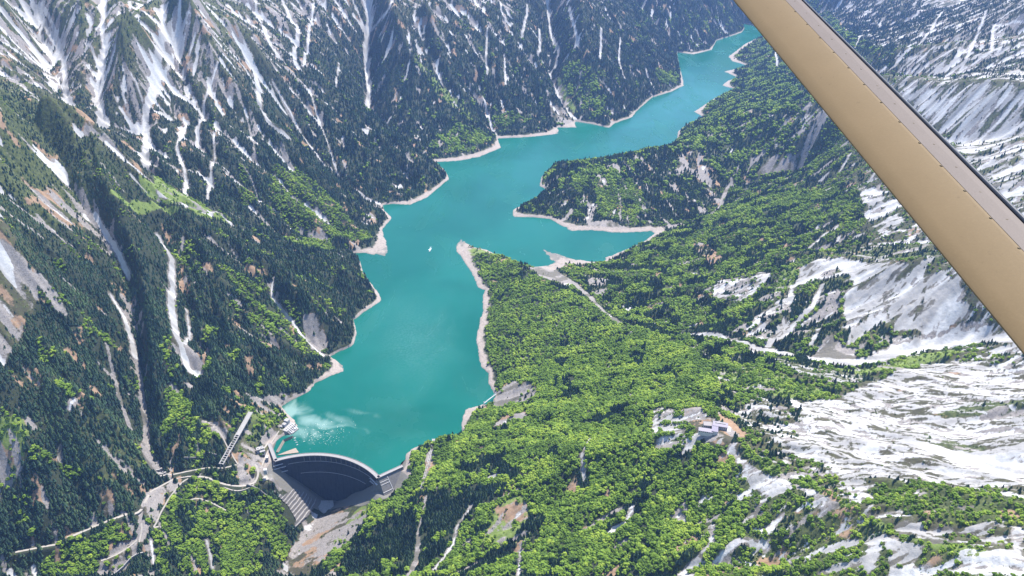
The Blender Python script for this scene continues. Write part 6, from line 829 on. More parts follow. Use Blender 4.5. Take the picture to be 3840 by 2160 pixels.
def mat_concrete(name, a, b, stain=0.35, rough=0.85, lines=0.0):
    t = NT(name); P = t.pos()
    n = t.noise(P, 0.12, 4, 0.6); st = t.noise(t.scalev(P, (1, 1, 0.08)), 0.28, 4, 0.65); f = t.noise(P, 0.7, 2, 0.5)
    c = t.mix(n, a, b)
    c = t.mix(t.math('MULTIPLY', t.step(st, .42, .72), stain), c, tuple(x * .45 for x in a))
    if lines:
        z = t.n.new('ShaderNodeSeparateXYZ'); t.set(z.inputs[0], P)
        w = t.math('FRACT', t.math('MULTIPLY', z.outputs[2], 1 / 7.5))
        c = t.mix(t.math('MULTIPLY', t.step(w, .10, .02), lines), c, tuple(x * .5 for x in a))
    t.p(Base_Color=c, Roughness=rough); t.bump(f, 0.2, 0.4)
    return t.m
def mat_paint(name, a, b=None, rough=0.6, scale=0.8):
    t = NT(name); P = t.pos(); n = t.noise(P, scale, 3, 0.6)
    t.p(Base_Color=t.mix(n, a, b or tuple(x * .7 for x in a)), Roughness=rough)
    return t.m
M_DAM = mat_concrete('dam_concrete', (0.020, 0.025, 0.036), (0.060, 0.066, 0.082), .65, lines=.3)  # stained concrete, with the face's navy shade also put into the colour
M_CREST = mat_concrete('crest_concrete', (0.21, 0.197, 0.19), (0.29, 0.272, 0.265), .15)
M_PALE = mat_concrete('pale_concrete', (0.25, 0.237, 0.222), (0.37, 0.35, 0.33), .3)
M_WHITE = mat_paint('white_render', (0.50, 0.49, 0.485), (0.38, 0.37, 0.365))
M_GREY = mat_concrete('weathered_concrete', (0.12, 0.114, 0.11), (0.20, 0.19, 0.182), .35)
M_DARK = mat_paint('dark_openings', (0.03, 0.03, 0.035), (0.05, 0.05, 0.055))
M_STEEL = mat_paint('galvanised_steel', (0.45, 0.46, 0.48), (0.36, 0.37, 0.39), .45)
M_ROAD = mat_concrete('gravel_road', (0.25, 0.225, 0.195), (0.38, 0.345, 0.30), .2)
M_TAN = mat_concrete('tan_concrete', (0.235, 0.185, 0.14), (0.32, 0.265, 0.21), .25)

# ---- the arch dam
cx, cy = arch(0, RAD - 6)
dam = tag(empty('arch_dam', (cx, cy, CREST)), 'grey concrete arch dam holding back the turquoise lake', 'dam')
fr = np.linspace(-1.0, 1.0, 97)
mb = MB(); rings = []
zs = [CREST - 1.6, 0, -25, -55, -90, -130, -185]
for q in fr:
    ring = []
    zb = float(rim_z(q)) - 26
    prof = [z for z in zs if z > zb] + [zb]
    prof = list(np.interp(np.linspace(0, 1, 9), np.linspace(0, 1, len(prof)), prof))
    for z in prof:                                    # downstream face, top to bottom, leaning a little under the crest
        d = (CREST - z) / 190.0
        ring.append(arch(HALF * q, RAD - 12.0 + 9.0 * d - 9.5 * d * d, z))
    for z in reversed(prof):
        d = (CREST - z) / 190.0
        ring.append(arch(HALF * q, RAD - 1.5 + 30 * d, z))
    rings.append(ring)
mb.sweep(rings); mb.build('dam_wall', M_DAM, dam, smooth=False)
mb = MB()
mb.sweep([[arch(HALF * q, RAD - 13.6, CREST - 1.6), arch(HALF * q, RAD - 13.6, CREST), arch(HALF * q, RAD - .6, CREST), arch(HALF * q, RAD - .6, CREST - 1.6)] for q in fr])
mb.build('crest_road', M_CREST, dam)
for r0, r1 in ((RAD - 13.5, RAD - 12.9), (RAD - 1.3, RAD - .7)):
    mb = MB(); mb.sweep([[arch(HALF * q, r0, CREST + .003), arch(HALF * q, r0, CREST + 1.3), arch(HALF * q, r1, CREST + 1.3), arch(HALF * q, r1, CREST + .003)] for q in fr])
    mb.build('parapet', M_PALE, dam)
for q in np.linspace(-.52, .52, 12):                   # piers between the crest spillway bays
    mb = MB(); w = 1.1 / RAD
    a = HALF * q
    mb.prism([arch(a - w, RAD - 11.5, -9), arch(a + w, RAD - 11.5, -9), arch(a + w, RAD - 13.4, -9), arch(a - w, RAD - 13.4, -9)],
             [arch(a - w, RAD - 11.5, CREST - 1.7), arch(a + w, RAD - 11.5, CREST - 1.7), arch(a + w, RAD - 13.5, CREST - 1.7), arch(a - w, RAD - 13.5, CREST - 1.7)])
    mb.build('spillway_pier', M_GREY, dam)
def catwalk(q0, q1, z, r, w=2.0):
    mb = MB(); qs = np.linspace(q0, q1, 20)
    mb.sweep([[arch(HALF * q, r, z), arch(HALF * q, r, z + .8), arch(HALF * q, r - w, z + .8), arch(HALF * q, r - w, z)] for q in qs])
    mb.build('catwalk', M_WHITE, dam)
catwalk(-.80, .80, -12, RAD - 11.2, 1.0); catwalk(-.62, .62, -58, RAD - 10.0, 1.0)
catwalk(.80, 1.03, -9, RAD - 14, 4.2); catwalk(.78, .99, -24, RAD - 13, 4.0)
catwalk(-1.04, -.88, -2, RAD - 14, 3.4); catwalk(-1.05, -.84, -15, RAD - 14, 3.6); catwalk(-.93, -.82, -32, RAD - 15, 4.0)

def wing(name, a, b, side, drop, run, w=8.5):
    """gravity wing: road on top, sloping downstream face; side = plan vector towards the downstream toe"""
    a = Vector((*a, CREST)); b = Vector((*b, CREST)); s = Vector((*side, 0)).normalized()
    up = MB(); m = -s * w
    def sec(p): return [p + Vector((0, 0, -1.8)), p + s * run + Vector((0, 0, -drop)), p + s * run + Vector((0, 0, -drop - 30)), p + m + Vector((0, 0, -drop - 30)), p + m + Vector((0, 0, -1.8))]
    up.sweep([sec(a), sec(b)])
    o = up.build(name, M_GREY if name == 'wing_wall' else M_PALE, dam)
    t = MB(); t.sweep([[p + s * 2.5 + Vector((0, 0, -1.7)), p + s * 2.5, p + m, p + m + Vector((0, 0, -1.7))] for p in (a, b)])
    t.build('wing_road', M_CREST, dam)
    for k in (s * 2.2, m + s * .5):
        t = MB(); t.bar(a + k + Vector((0, 0, .7)), b + k + Vector((0, 0, .7)), .7, 1.3); t.build('parapet', M_PALE, dam)
    return s
pL0 = arch(-HALF, RAD - 8); pL1 = (-766.2, 1942.5, 12)[:2]
pR0 = arch(HALF, RAD - 8); pR1 = (-330.6, 1841.3, 12)[:2]
dR = Vector((pR1[0] - pR0[0], pR1[1] - pR0[1])).normalized()
wing('wing_wall', pR0, pR1, (dR.y, -dR.x), 62, 40)
dL = Vector((pL1[0] - pL0[0], pL1[1] - pL0[1])).normalized()
wing('wing_wall', pL0, pL1, (dL.y * -1, dL.x), 48, 22)
# ledges and stairs on the right wing
sR = Vector((dR.y, -dR.x, 0))
def onR(t, d, up=.6):      # t along the wing, d down the slope (0..1)
    return Vector((pR0[0] + (pR1[0] - pR0[0]) * t, pR0[1] + (pR1[1] - pR0[1]) * t, CREST - 1.8)) + sR * (40 * d) + Vector((0, 0, -60.2 * d + up))
mb = MB(); mb.bar(onR(.33, .08), onR(.40, .92), 1.6, 1.0); mb.bar(onR(.02, .22), onR(.34, .22), 1.2, 1.0); mb.bar(onR(.02, .34), onR(.35, .34), 1.2, 1.0); mb.bar(onR(.0, .66), onR(.38, .66), 1.4, 1.0)
mb.build('inspection_stairs', M_WHITE, dam)
# sloping block between the arch and the wing on the right bank, with the flat apron at the foot
mb = MB()
q0 = [arch(HALF * .93, RAD - 16, -4), arch(HALF * 1.02, RAD - 14, 6), onR(.02, .03), onR(.0, .95)]
blk = [Vector(arch(HALF * .95, RAD - 15, -6)), Vector(arch(HALF * .90, RAD - 30, -46)), Vector((onR(.0, 1.0)[0] - 14, onR(.0, 1.0)[1] - 8, -58)), onR(.0, .98), onR(.0, .0)]
mb.prism([p - Vector((0, 0, 40)) for p in blk], blk); mb.build('abutment_block', M_GREY, dam)
ap = [(-620.0, 1869.5, -166), (-568.6, 1871.2, -166), (-558.3, 1843.1, -167), (-565.2, 1820.5, -168), (-587.3, 1818.9, -168), (-605.3, 1834.7, -167)]
mb = MB(); mb.prism([(x, y, z - 6) for x, y, z in ap], [(x, y, z + 8) for x, y, z in ap]); mb.build('apron', M_PALE, dam)

# ---- terraced concrete facing below the left abutment
ter = [(-727.6, 1797.6, 0)[:2], (-697.5, 1802.3, -14)[:2], (-676.0, 1845.2, -45)[:2], (-645.8, 1864.7, -90)[:2], (-618.4, 1870.9, -140)[:2], (-616.6, 1871.9, -165)[:2], (-614.4, 1835.6, -168)[:2], (-630.6, 1794.6, -160)[:2], (-649.0, 1757.4, -150)[:2], (-663.8, 1728.9, -140)[:2], (-658.3, 1765.6, -115)[:2], (-682.6, 1786.6, -80)[:2], (-709.6, 1790.6, -35)[:2]]
def terraces(name, pts, label, step=9.0, g=2.0, lift=4.0):
    p = np.array(pts); x = np.arange(p[:, 0].min(), p[:, 0].max() + g, g); y = np.arange(p[:, 1].min(), p[:, 1].max() + g, g)
    gx, gy = np.meshgrid(x, y)
    ins = np.zeros(gx.shape, bool); n = len(p)
    for i in range(n):
        a, b = p[i], p[(i + 1) % n]
        c = (a[1] > gy) != (b[1] > gy)
        ins ^= c & (gx < (b[0] - a[0]) * (gy - a[1]) / (b[1] - a[1] + 1e-9) + a[0])
    h = at_xy(blur(H_, 4), gx, gy) + lift + 3 * fbm(gx, gy, 40, 2, 7)
    k = np.floor(h / step); fr_ = h / step - k
    z = (k + sstep(.30, 1.0, fr_)) * step
    idx = -np.ones(gx.shape, int); vs = []; tz = []
    fs = []
    cell = ins[:-1, :-1] & ins[1:, :-1] & ins[:-1, 1:] & ins[1:, 1:]
    use = np.zeros(gx.shape, bool); use[:-1, :-1] |= cell; use[1:, :-1] |= cell; use[:-1, 1:] |= cell; use[1:, 1:] |= cell
    idx[use] = np.arange(use.sum())
    j, i = np.nonzero(cell)
    F = np.stack([idx[j, i], idx[j, i + 1], idx[j + 1, i + 1], idx[j + 1, i]], 1)
    Vv = np.stack([gx[use], gy[use], z[use]], 1)
    o = empty(name, tuple(Vv.mean(0))); me = np_mesh('facing', Vv - Vv.mean(0), F, False)
    attr(me, 'tread', (sstep(.34, .16, fr_) * np.ones_like(fr_))[use], 'FLOAT')
    t = NT('terrace_concrete'); P = t.pos(); nz = t.noise(P, .25, 4, .6)
    c = t.mix(nz, (0.11, 0.10, 0.095), (0.18, 0.168, 0.158)); c = t.mix(t.math('MULTIPLY', t.attr('tread').outputs['Fac'], .8), c, (0.34, 0.32, 0.30))
    t.p(Base_Color=c, Roughness=.9)
    link('facing', me, t.m, o)
    return tag(o, label, 'retaining wall')
terraces('terraced_facing', ter, 'stepped grey concrete facing with pale ledges descending beside the dam wall')


# ---- roads and bare yards
def ribbon(name, pts, w, mat, lift=.5):
    p = smooth_line(resample(np.array(pts), 14), 1); p = resample(p, 5)
    t = np.gradient(p, axis=0); t /= np.linalg.norm(t, axis=1)[:, None] + 1e-9
    n = np.stack([-t[:, 1], t[:, 0]], 1)
    zc = at_xy(H_, p[:, 0], p[:, 1]); k = 9
    zc = np.convolve(np.pad(zc, k // 2, mode='edge'), np.ones(k) / k, 'valid')
    rings = []
    for i in range(len(p)):
        a = p[i] + n[i] * w / 2; b = p[i] - n[i] * w / 2; z = zc[i] + lift
        rings.append([(a[0], a[1], z), (b[0], b[1], z), (b[0], b[1], z - 5), (a[0], a[1], z - 5)])
    mb = MB(); mb.sweep(rings)
    return tag(mb.build(name, mat), kind='structure')
for w_, pts in ROADS: ribbon('road', pts, w_, M_ROAD)
def yard(name, pts, mat, lift=1.0, kind='structure'):
    mb = MB(); z = np.median([gz(x, y) for x, y, _ in pts]) if lift is not None else 0
    mb.prism([(x, y, zz - 12) for x, y, zz in pts], [(x, y, zz) for x, y, zz in pts]); return tag(mb.build(name, mat), kind=kind)

def house(root, w, d, h, mat_w, mat_r, roof='flat', x=0, y=0, z=0, over=.8, pitch=.3, win=True, rows=1):
    """one block of a building in the frame of its Empty: wall, roof, windows on the long sides"""
    L = []
    def put(mb, name, mat, par=root):
        me = bpy.data.meshes.new(name); me.from_pydata(mb.v, [], mb.f); me.update()
        bm = bmesh.new(); bm.from_mesh(me); bmesh.ops.recalc_face_normals(bm, faces=bm.faces); bm.to_mesh(me); bm.free()
        return link(name, me, mat, par)
    put(MB().box((x, y, z - 8), (w, d, h + 8)), 'wall', mat_w)
    r = MB()
    if roof == 'flat':
        r.box((x, y, z + h + .003), (w + over, d + over, .7)); r.box((x, y + d / 2 + over / 2 - .4, z + h + .7), (w + over, .6, .6)); r.box((x, y - d / 2 - over / 2 + .4, z + h + .7), (w + over, .6, .6))
    elif roof == 'shed':
        r.prism([(x - w / 2 - over, y - d / 2 - over, z + h - .2), (x + w / 2 + over, y - d / 2 - over, z + h - .2), (x + w / 2 + over, y + d / 2 + over, z + h + d * pitch), (x - w / 2 - over, y + d / 2 + over, z + h + d * pitch)],
                [(x - w / 2 - over, y - d / 2 - over, z + h + .5), (x + w / 2 + over, y - d / 2 - over, z + h + .5), (x + w / 2 + over, y + d / 2 + over, z + h + .7 + d * pitch), (x - w / 2 - over, y + d / 2 + over, z + h + .7 + d * pitch)])
    else:
        for s in (-1, 1):
            r.prism([(x - w / 2 - over, y + s * (d / 2 + over), z + h - .4), (x + w / 2 + over, y + s * (d / 2 + over), z + h - .4), (x + w / 2 + over, y, z + h + d * pitch), (x - w / 2 - over, y, z + h + d * pitch)],
                    [(x - w / 2 - over, y + s * (d / 2 + over), z + h + .1), (x + w / 2 + over, y + s * (d / 2 + over), z + h + .1), (x + w / 2 + over, y, z + h + .5 + d * pitch), (x - w / 2 - over, y, z + h + .5 + d * pitch)])
        g = MB()
        for s in (-1, 1): g.add([(x + s * w / 2, y - d / 2, z + h), (x + s * w / 2, y + d / 2, z + h), (x + s * w / 2, y, z + h + d * pitch)], [(0, 1, 2)])
        put(g, 'gable', mat_w)
    ro = put(r, 'roof', mat_r)
    if win:
        n = max(2, int(w / 4.5))
        for rw in range(rows):
            for s in (-1, 1):
                for k in range(n):
                    px = x - w / 2 + (k + .5) * w / n
                    put(MB().box((px, y + s * (d / 2 + .06), z + h * (.45 if rows == 1 else .25 + .45 * rw)), (w / n * .6, .2, h * .3 / rows ** .3)), 'window', M_DARK)
    return ro
M_ROOF = mat_paint('lavender_metal_roof', (0.20, 0.175, 0.225), (0.165, 0.148, 0.19), .5, .15)
M_ROOF2 = mat_paint('buff_flat_roof', (0.26, 0.235, 0.225), (0.21, 0.19, 0.185), .7, .2)

# ropeway and cable car station on the ridge
def at3(p, up=0.0): return (p[0], p[1], gz(p[0], p[1]) + up)
st = tag(empty('mountain_station', at3((511.8, 1582.3, 376), 1.0), R(-14)), 'large station building with angled lavender metal roofs on the ridge clearing', 'station building')
house(st, 36, 15, 9, M_WHITE, M_ROOF, 'shed', 14, 13, 0, pitch=.10, rows=2)
house(st, 15, 30, 8, M_WHITE, M_ROOF, 'flat', 1.5, -3, .02, win=False)
house(st, 34, 10, 6.5, M_WHITE, M_ROOF, 'shed', -21, -15, 0, pitch=.18)
mb = MB().box((14, 16.5, 10.7), (26, 3, 1.2)); me_ = bpy.data.meshes.new('skylight'); me_.from_pydata(mb.v, [], mb.f); link('skylight', me_, M_PALE, st)
st2 = tag(empty('machine_house', at3((498.4, 1599.4, 376), 1.0), R(-8)), 'small square building with a buff flat roof beside the larger lavender roofed station', 'building')
house(st2, 20, 17, 7, M_PALE, M_ROOF2, 'flat')
CLEAR += [(st.location.x, st.location.y, 48), (st2.location.x, st2.location.y, 24)]

# buildings and works by the left end of the dam
b = tag(empty('dam_visitor_building', (-778.6, 1901.5, 22), R(28)), 'white flat roofed building with rooftop boxes at the left end of the dam road', 'building')
house(b, 22, 14, 9, M_WHITE, M_PALE, 'flat', rows=2)
house(b, 15, 8, 5, M_WHITE, M_PALE, 'flat', 4, -12.5, 0)
for dx, dy, s in ((-5, 2, 3.4), (3, -1, 2.6), (7, 3, 2.2)):
    mb = MB().box((dx, dy, 9.75), (s, s * 1.2, 2.4)); me_ = bpy.data.meshes.new('rooftop_box'); me_.from_pydata(mb.v, [], mb.f); link('rooftop_box', me_, M_WHITE, b)
b = tag(empty('valve_house', (-740.0, 1813.5, 17), R(10)), 'small white block house below the left dam wing', 'building')
house(b, 9, 10, 8, M_WHITE, M_WHITE, 'flat', win=False)
b = tag(empty('gate_house', (-751.3, 1874.0, 16), R(10)), 'narrow pale hut beside the left dam wing road', 'building')
house(b, 7, 13, 5, M_PALE, M_WHITE, 'flat', win=False)
# intake works on the lake edge
b = tag(empty('intake_works', (-728.5, 2029.1, 12), R(-25)), 'pale concrete intake works with stepped slabs at the lake edge by the dam', 'intake structure')
def part(root, name, mb, mat):
    me = bpy.data.meshes.new(name); me.from_pydata(mb.v, [], mb.f); me.update()
    bm = bmesh.new(); bm.from_mesh(me); bmesh.ops.recalc_face_normals(bm, faces=bm.faces); bm.to_mesh(me); bm.free()
    return link(name, me, mat, root)
part(b, 'terrace', MB().box((0, 0, -22), (34, 44, 22)), M_PALE)
part(b, 'tower', MB().box((-8, 12, .02), (13, 12, 14)), M_WHITE); part(b, 'tower', MB().box((-7, -2, .02), (10, 11, 9)), M_WHITE); part(b, 'tower', MB().box((-12, -12, .02), (8, 8, 6)), M_PALE)
part(b, 'tower_roof', MB().box((-8, 12, 14.03), (15, 14, 1.2)), M_PALE); part(b, 'tower_roof', MB().box((-7, -2, 9.03), (12, 13, 1.2)), M_PALE)
for k in range(5): part(b, 'rack_wall', MB().prism([(8, 14 - 7 * k, -20), (30, 14 - 7 * k, -20), (30, 16.2 - 7 * k, -20), (8, 16.2 - 7 * k, -20)], [(8, 14 - 7 * k, 4), (30, 14 - 7 * k, -9), (30, 16.2 - 7 * k, -9), (8, 16.2 - 7 * k, 4)]), M_WHITE)
part(b, 'rack_slope', MB().prism([(16.9, -20, -24), (30, -20, -24), (30, 17, -24), (16.9, 17, -24)], [(16.9, -20, -3), (30, -20, -14), (30, 17, -14), (16.9, 17, -3)]), M_GREY)
b = tag(empty('landing_stage', (-704.5, 2020.2, 3), R(-30)), 'white topped concrete landing stage running into the lake beside the intake works', 'landing stage')
part(b, 'deck', MB().box((0, 0, -14), (15, 26, 15)), M_PALE); part(b, 'shed', MB().box((2, 4, 1.02), (6, 8, 4.5)), M_WHITE); part(b, 'steps', MB().box((-2, -16, -14), (9, 6, 13)).box((-2, -21, -14), (9, 4, 11)), M_PALE)
b = tag(empty('quay_wall', (-721.4, 1966.7, 9), R(0)), 'pinkish sloping concrete quay wall along the small bay beside the dam', 'quay wall')
qa = [(-701.5, 1984.6, 10), (-726.0, 1965.5, 10), (-734.4, 1909.6, 10)]
qb = [(-698.8, 1993.7, -1), (-721.2, 1970.7, -1), (-728.3, 1918.4, -1)]
mb = MB()
for i in range(2):
    mb.prism([Vector(qa[i]) - Vector((0, 0, 20)), Vector(qa[i + 1]) - Vector((0, 0, 20)), Vector(qb[i + 1]) - Vector((0, 0, 9)), Vector(qb[i]) - Vector((0, 0, 9))], [qa[i], qa[i + 1], qb[i + 1], qb[i]])
mb.build('facing', M_TAN, b)
b = tag(empty('spoil_ramp', (-680.4, 1927.1, 1)), 'brown triangular earth ramp against the upstream face of the dam', 'ramp')
mb = MB(); ra = [(-730.0, 1902.2, 2), (-665.0, 1915.0, 2), (-680.1, 1936.4, 1), (-691.7, 1936.1, -2)]
mb.prism([(x, y, z - 9) for x, y, z in ra], ra); mb.build('fill', M_TAN, b)

# long concrete trestle on the left bank
A_ = Vector((-826.2, 2005.1, 90)); B_ = Vector((-865.0, 1806.2, 52)); ax = (B_ - A_).normalized(); sd_ = Vector((-ax.y, ax.x, 0)).normalized()
b = tag(empty('concrete_trestle', tuple(A_)), 'long straight concrete trestle with ladder like open beams on the slope above the dam', 'trestle')
Lh = (B_ - A_).length
for s in (-1, 1): MB().bar(A_ + sd_ * 6.2 * s, B_ + sd_ * 6.2 * s, 2.6, 2.6).build('rail_beam', M_PALE, b)
MB().prism([A_ + sd_ * 4.88 + ax * 1 - Vector((0, 0, 1)), A_ - sd_ * 4.88 + ax * 1 - Vector((0, 0, 1)), A_ - sd_ * 4.88 + ax * Lh * .46 - Vector((0, 0, 1)), A_ + sd_ * 4.88 + ax * Lh * .46 - Vector((0, 0, 1))],
           [A_ + sd_ * 4.88 + ax * 1 + Vector((0, 0, .6)), A_ - sd_ * 4.88 + ax * 1 + Vector((0, 0, .6)), A_ - sd_ * 4.88 + ax * Lh * .46 + Vector((0, 0, .6)), A_ + sd_ * 4.88 + ax * Lh * .46 + Vector((0, 0, .6))]).build('deck', M_PALE, b)
for k in range(13):
    p = A_ + ax * Lh * (.49 + .51 * k / 12.3); MB().bar(p + sd_ * 4.85, p - sd_ * 4.85, 2.0, 1.8).build('cross_beam', M_PALE, b)
for k in range(9):
    p = A_ + ax * Lh * (.1 + .88 * k / 8)
    for s in (-1, 1):
        q = p + sd_ * 6.2 * s; MB().box((q.x, q.y, gz(q.x, q.y) - 6), (2.2, 2.2, max(2.0, q.z - 1.4 - gz(q.x, q.y) + 6))).build('pier', M_GREY, b)
for k in range(0, 13, 1): CLEAR.append(((A_ + ax * Lh * k / 12).x, (A_ + ax * Lh * k / 12).y, 15))
# chute below the plaza
cp_ = [(-725.3, 1770.9, 8), (-731.5, 1762.7, -8), (-738.4, 1751.8, -26), (-745.6, 1734.0, -50)]
cp_ = [Vector((a, c, gz(a, c) + 1.2)) for a, c, _ in cp_]
b = tag(empty('concrete_chute', tuple(cp_[0])), 'narrow tan concrete chute dropping below the plaza by the dam', 'chute')
mb = MB(); m2 = [MB(), MB()]
for a, c in zip(cp_[:-1], cp_[1:]):
    mb.bar(a - Vector((0, 0, 2)), c - Vector((0, 0, 2)), 5.5, 5)
    nn = (c - a).cross(Vector((0, 0, 1))).normalized()
    for s, m in zip((-1, 1), m2): m.bar(a + nn * 3.3 * s - Vector((0, 0, 1)), c + nn * 3.3 * s - Vector((0, 0, 1)), 1.0, 6)
mb.build('channel_floor', M_TAN, b)
for m in m2: m.build('side_wall', M_PALE, b)
# check dams where the gully meets the road
for k, (x, y, z) in enumerate(((-1063.9, 1812.5, 40), (-1055.3, 1804.7, 33), (-1046.2, 1795.9, 27), (-1038.3, 1787.8, 22))):
    c = tag(empty('check_dam', (x, y, gz(x, y)), R(18)), ('pale concrete check dam across the gully, highest of the four', 'second highest pale concrete check dam across the gully', 'third pale concrete check dam down the gully', 'pale concrete check dam across the gully nearest the road')[k], 'check dam', 'check dams in the gully by the road')
    part(c, 'sill', MB().box((0, 0, -8), (30, 4, 11)), M_PALE); part(c, 'wing', MB().box((-12, 0, 3.02), (6, 4, 2.5)), M_PALE); part(c, 'wing', MB().box((12, 0, 3.02), (6, 4, 2.5)), M_PALE)
# retaining wall above the valley road, pale steps in the woods
def wall_line(name, pts, h, w, mat, label, cat):
    p = [Vector((x, y, gz(x, y))) for x, y, *_ in pts]
    o = tag(empty(name, tuple(p[0])), label, cat); mb = MB()
    for a, c in zip(p[:-1], p[1:]): mb.bar(a + Vector((0, 0, h / 2 - 2)), c + Vector((0, 0, h / 2 - 2)), w, h + 4)
    mb.build('wall_face', mat, o); return o
wall_line('retaining_wall', [(-1061.4, 1525.4, 0), (-1049.5, 1543.4, 0), (-1035.7, 1554.6, 0), (-1021.6, 1560.2, 0)], 7, 3, M_PALE, 'pale retaining wall above the rocky bank at the lower left', 'retaining wall')
wall_line('retaining_wall', [(-1094.9, 1484.9, 0), (-1079.3, 1505.0, 0), (-1061.4, 1525.4, 0)], 6, 3, M_PALE, 'lower pale retaining wall stepping down the rocky bank at the lower left', 'retaining wall')
wall_line('retaining_wall', [(-987.9, 1837.0, 0), (-955.2, 1847.4, 0), (-921.1, 1854.4, 0), (-893.3, 1850.9, 0)], 6, 2.5, M_GREY, 'grey retaining wall along the shelf road left of the trestle', 'retaining wall')
wall_line('retaining_wall', [(-787.9, 1770.9, 0), (-758.4, 1770.9, 0), (-738.3, 1770.9, 0)], 8, 3, M_GREY, 'grey retaining wall under the plaza at the left end of the dam', 'retaining wall')

# suspension footbridge over the inlet on the right bank
A_ = Vector((-94.9, 2145.4, 13)); B_ = Vector((-54.4, 2197.6, 13)); ax = (B_ - A_).normalized(); sd_ = Vector((-ax.y, ax.x, 0))
b = tag(empty('suspension_footbridge', tuple(A_)), 'slender white suspension footbridge across the inlet on the right shore', 'footbridge')
MB().bar(A_, B_, 2.6, .7).build('deck', M_WHITE, b)
for e in (A_, B_):
    m = MB()
    for s in (-1, 1): m.bar(e + sd_ * 1.5 * s - Vector((0, 0, 8)), e + sd_ * 1.5 * s + Vector((0, 0, 7)), .9, .9)
    m.bar(e + sd_ * 1.9 + Vector((0, 0, 6.5)), e - sd_ * 1.9 + Vector((0, 0, 6.5)), .7, .7); m.build('tower', M_WHITE, b)
for s in (-1, 1):
    m = MB(); pr = None
    for k in range(13):
        f = k / 12; p = A_.lerp(B_, f) + sd_ * 1.5 * s + Vector((0, 0, 1 + 5.5 * (2 * f - 1) ** 2))
        if pr is not None: m.bar(pr, p, .35, .35)
        pr = p
    m.build('cable', M_STEEL, b)
# inclined track on the knoll right of the dam
tr = [(-245.6, 1937.6, 42), (-248.8, 1884.3, 34), (-257.5, 1811.9, 20), (-266.0, 1742.7, 2)]
tr = [Vector((x, y, gz(x, y) + 1.4)) for x, y, _ in tr]
b = tag(empty('inclined_track', tuple(tr[0])), 'pale inclined rail track in the cleared strip on the knoll right of the dam', 'rail track')
for s in (-2.2, 2.2):
    m = MB()
    for a, c in zip(tr[:-1], tr[1:]): m.bar(a + Vector((s, 0, .9)), c + Vector((s, 0, .9)), .8, .8)
    m.build('rail', M_WHITE, b)
m = MB()
for a, c in zip(tr[:-1], tr[1:]):
    for k in range(7): p = a.lerp(c, k / 7); m.bar(p + Vector((-3, 0, 0)), p + Vector((3, 0, 0)), 1.0, .8)
m.build('sleepers', M_PALE, b)
b = tag(empty('winch_house', at3((-246.1, 1943.3, 42), .5), R(5)), 'small white winch house at the lake end of the inclined track', 'building')
house(b, 8, 7, 6, M_WHITE, M_WHITE, 'gable', win=False, pitch=.4)

# boats
def boat(loc, rz, L, label, cabin=True):
    o = tag(empty('boat', loc, rz), label, 'boat'); w = L * .30
    st_ = [(-.5, .42, .9), (-.3, .5, .9), (.1, .5, 1.0), (.32, .36, 1.15), (.46, .14, 1.35), (.5, .02, 1.45)]
    rings = [[(x * L, -y * w, z * L * .09), (x * L, -y * w * .62, -.4), (x * L, y * w * .62, -.4), (x * L, y * w, z * L * .09)] for x, y, z in st_]
    m = MB(); m.sweep(rings); part(o, 'hull', m, M_WHITE)
    part(o, 'deck_rail', MB().bar((-.48 * L, w * .45, L * .11), (.2 * L, w * .47, L * .115), .15, .5).bar((-.48 * L, -w * .45, L * .11), (.2 * L, -w * .47, L * .115), .15, .5), M_STEEL)
    c = part(o, 'cabin', MB().box((-.08 * L, 0, L * .085), (L * .52, w * .74, L * .10)).box((.04 * L, 0, L * .185), (L * .2, w * .6, L * .07)), M_WHITE)
    part(c, 'window_band', MB().box((-.08 * L, 0, L * .12), (L * .46, w * .75, L * .035)), M_DARK)
    return o
def wake(p, d, L, w):
    """foam left on the water behind a boat, as low ragged patches"""
    vs = []; fs = []; r = np.random.default_rng(int(abs(p[0])))
    for k in range(70):
        f = r.uniform(0, 1) ** 1.6; off = r.normal(0, .5) * w * (.5 + f)
        c = np.array(p[:2]) - np.array(d) * (f * L) + np.array((-d[1], d[0])) * off; s = r.uniform(.5, 1.3) * w * .28 * (1.2 - f)
        n = len(vs); vs += [(c[0] + s * math.cos(a) * r.uniform(.6, 1.2), c[1] + s * math.sin(a) * r.uniform(.6, 1.2), .12 + .004 * k) for a in np.linspace(0, 5.2, 6)]; fs.append(tuple(range(n, n + 6)))
    me = bpy.data.meshes.new('wake_foam'); me.from_pydata(vs, [], fs); me.update()
    return tag(link('wake_foam', me, mat_paint('foam', (.8, .85, .85), (.6, .7, .7))), kind='stuff', label='white foam trailing behind a boat')
p = (-378.2, 3281.9, 0.3); boat(p, R(-97), 17, 'white cabin excursion boat crossing the middle of the turquoise lake'); wake((-379.3, 3294.3, 0.1), (math.cos(R(-97)), math.sin(R(-97))), 40, 6)

# driftwood and scum afloat by the intake
rr = np.random.default_rng(9); vs = []; fs = []
for k in range(170):
    u = rr.normal(0, 1, 2); c = (-615.9, 2000.3, 0)
    x = c[0] + u[0] * 42 + u[1] * 10; y = c[1] + u[1] * 26
    if lk_at(x, y) < .5: continue
    s = rr.uniform(.4, 1.1); a0 = rr.uniform(0, 6.28); n = len(vs)
    for z in (-.1, .25):
        vs += [(x + s * math.cos(a0 + a) * (1.7 if i % 2 else .7), y + s * math.sin(a0 + a) * (1.7 if i % 2 else .7), z) for i, a in enumerate((0, 1.57, 3.14, 4.71))]
    fs += [(n, n + 1, n + 5, n + 4), (n + 1, n + 2, n + 6, n + 5), (n + 2, n + 3, n + 7, n + 6), (n + 3, n, n + 4, n + 7), (n + 4, n + 5, n + 6, n + 7)]
me_ = bpy.data.meshes.new('driftwood'); me_.from_pydata(vs, [], fs); me_.update()
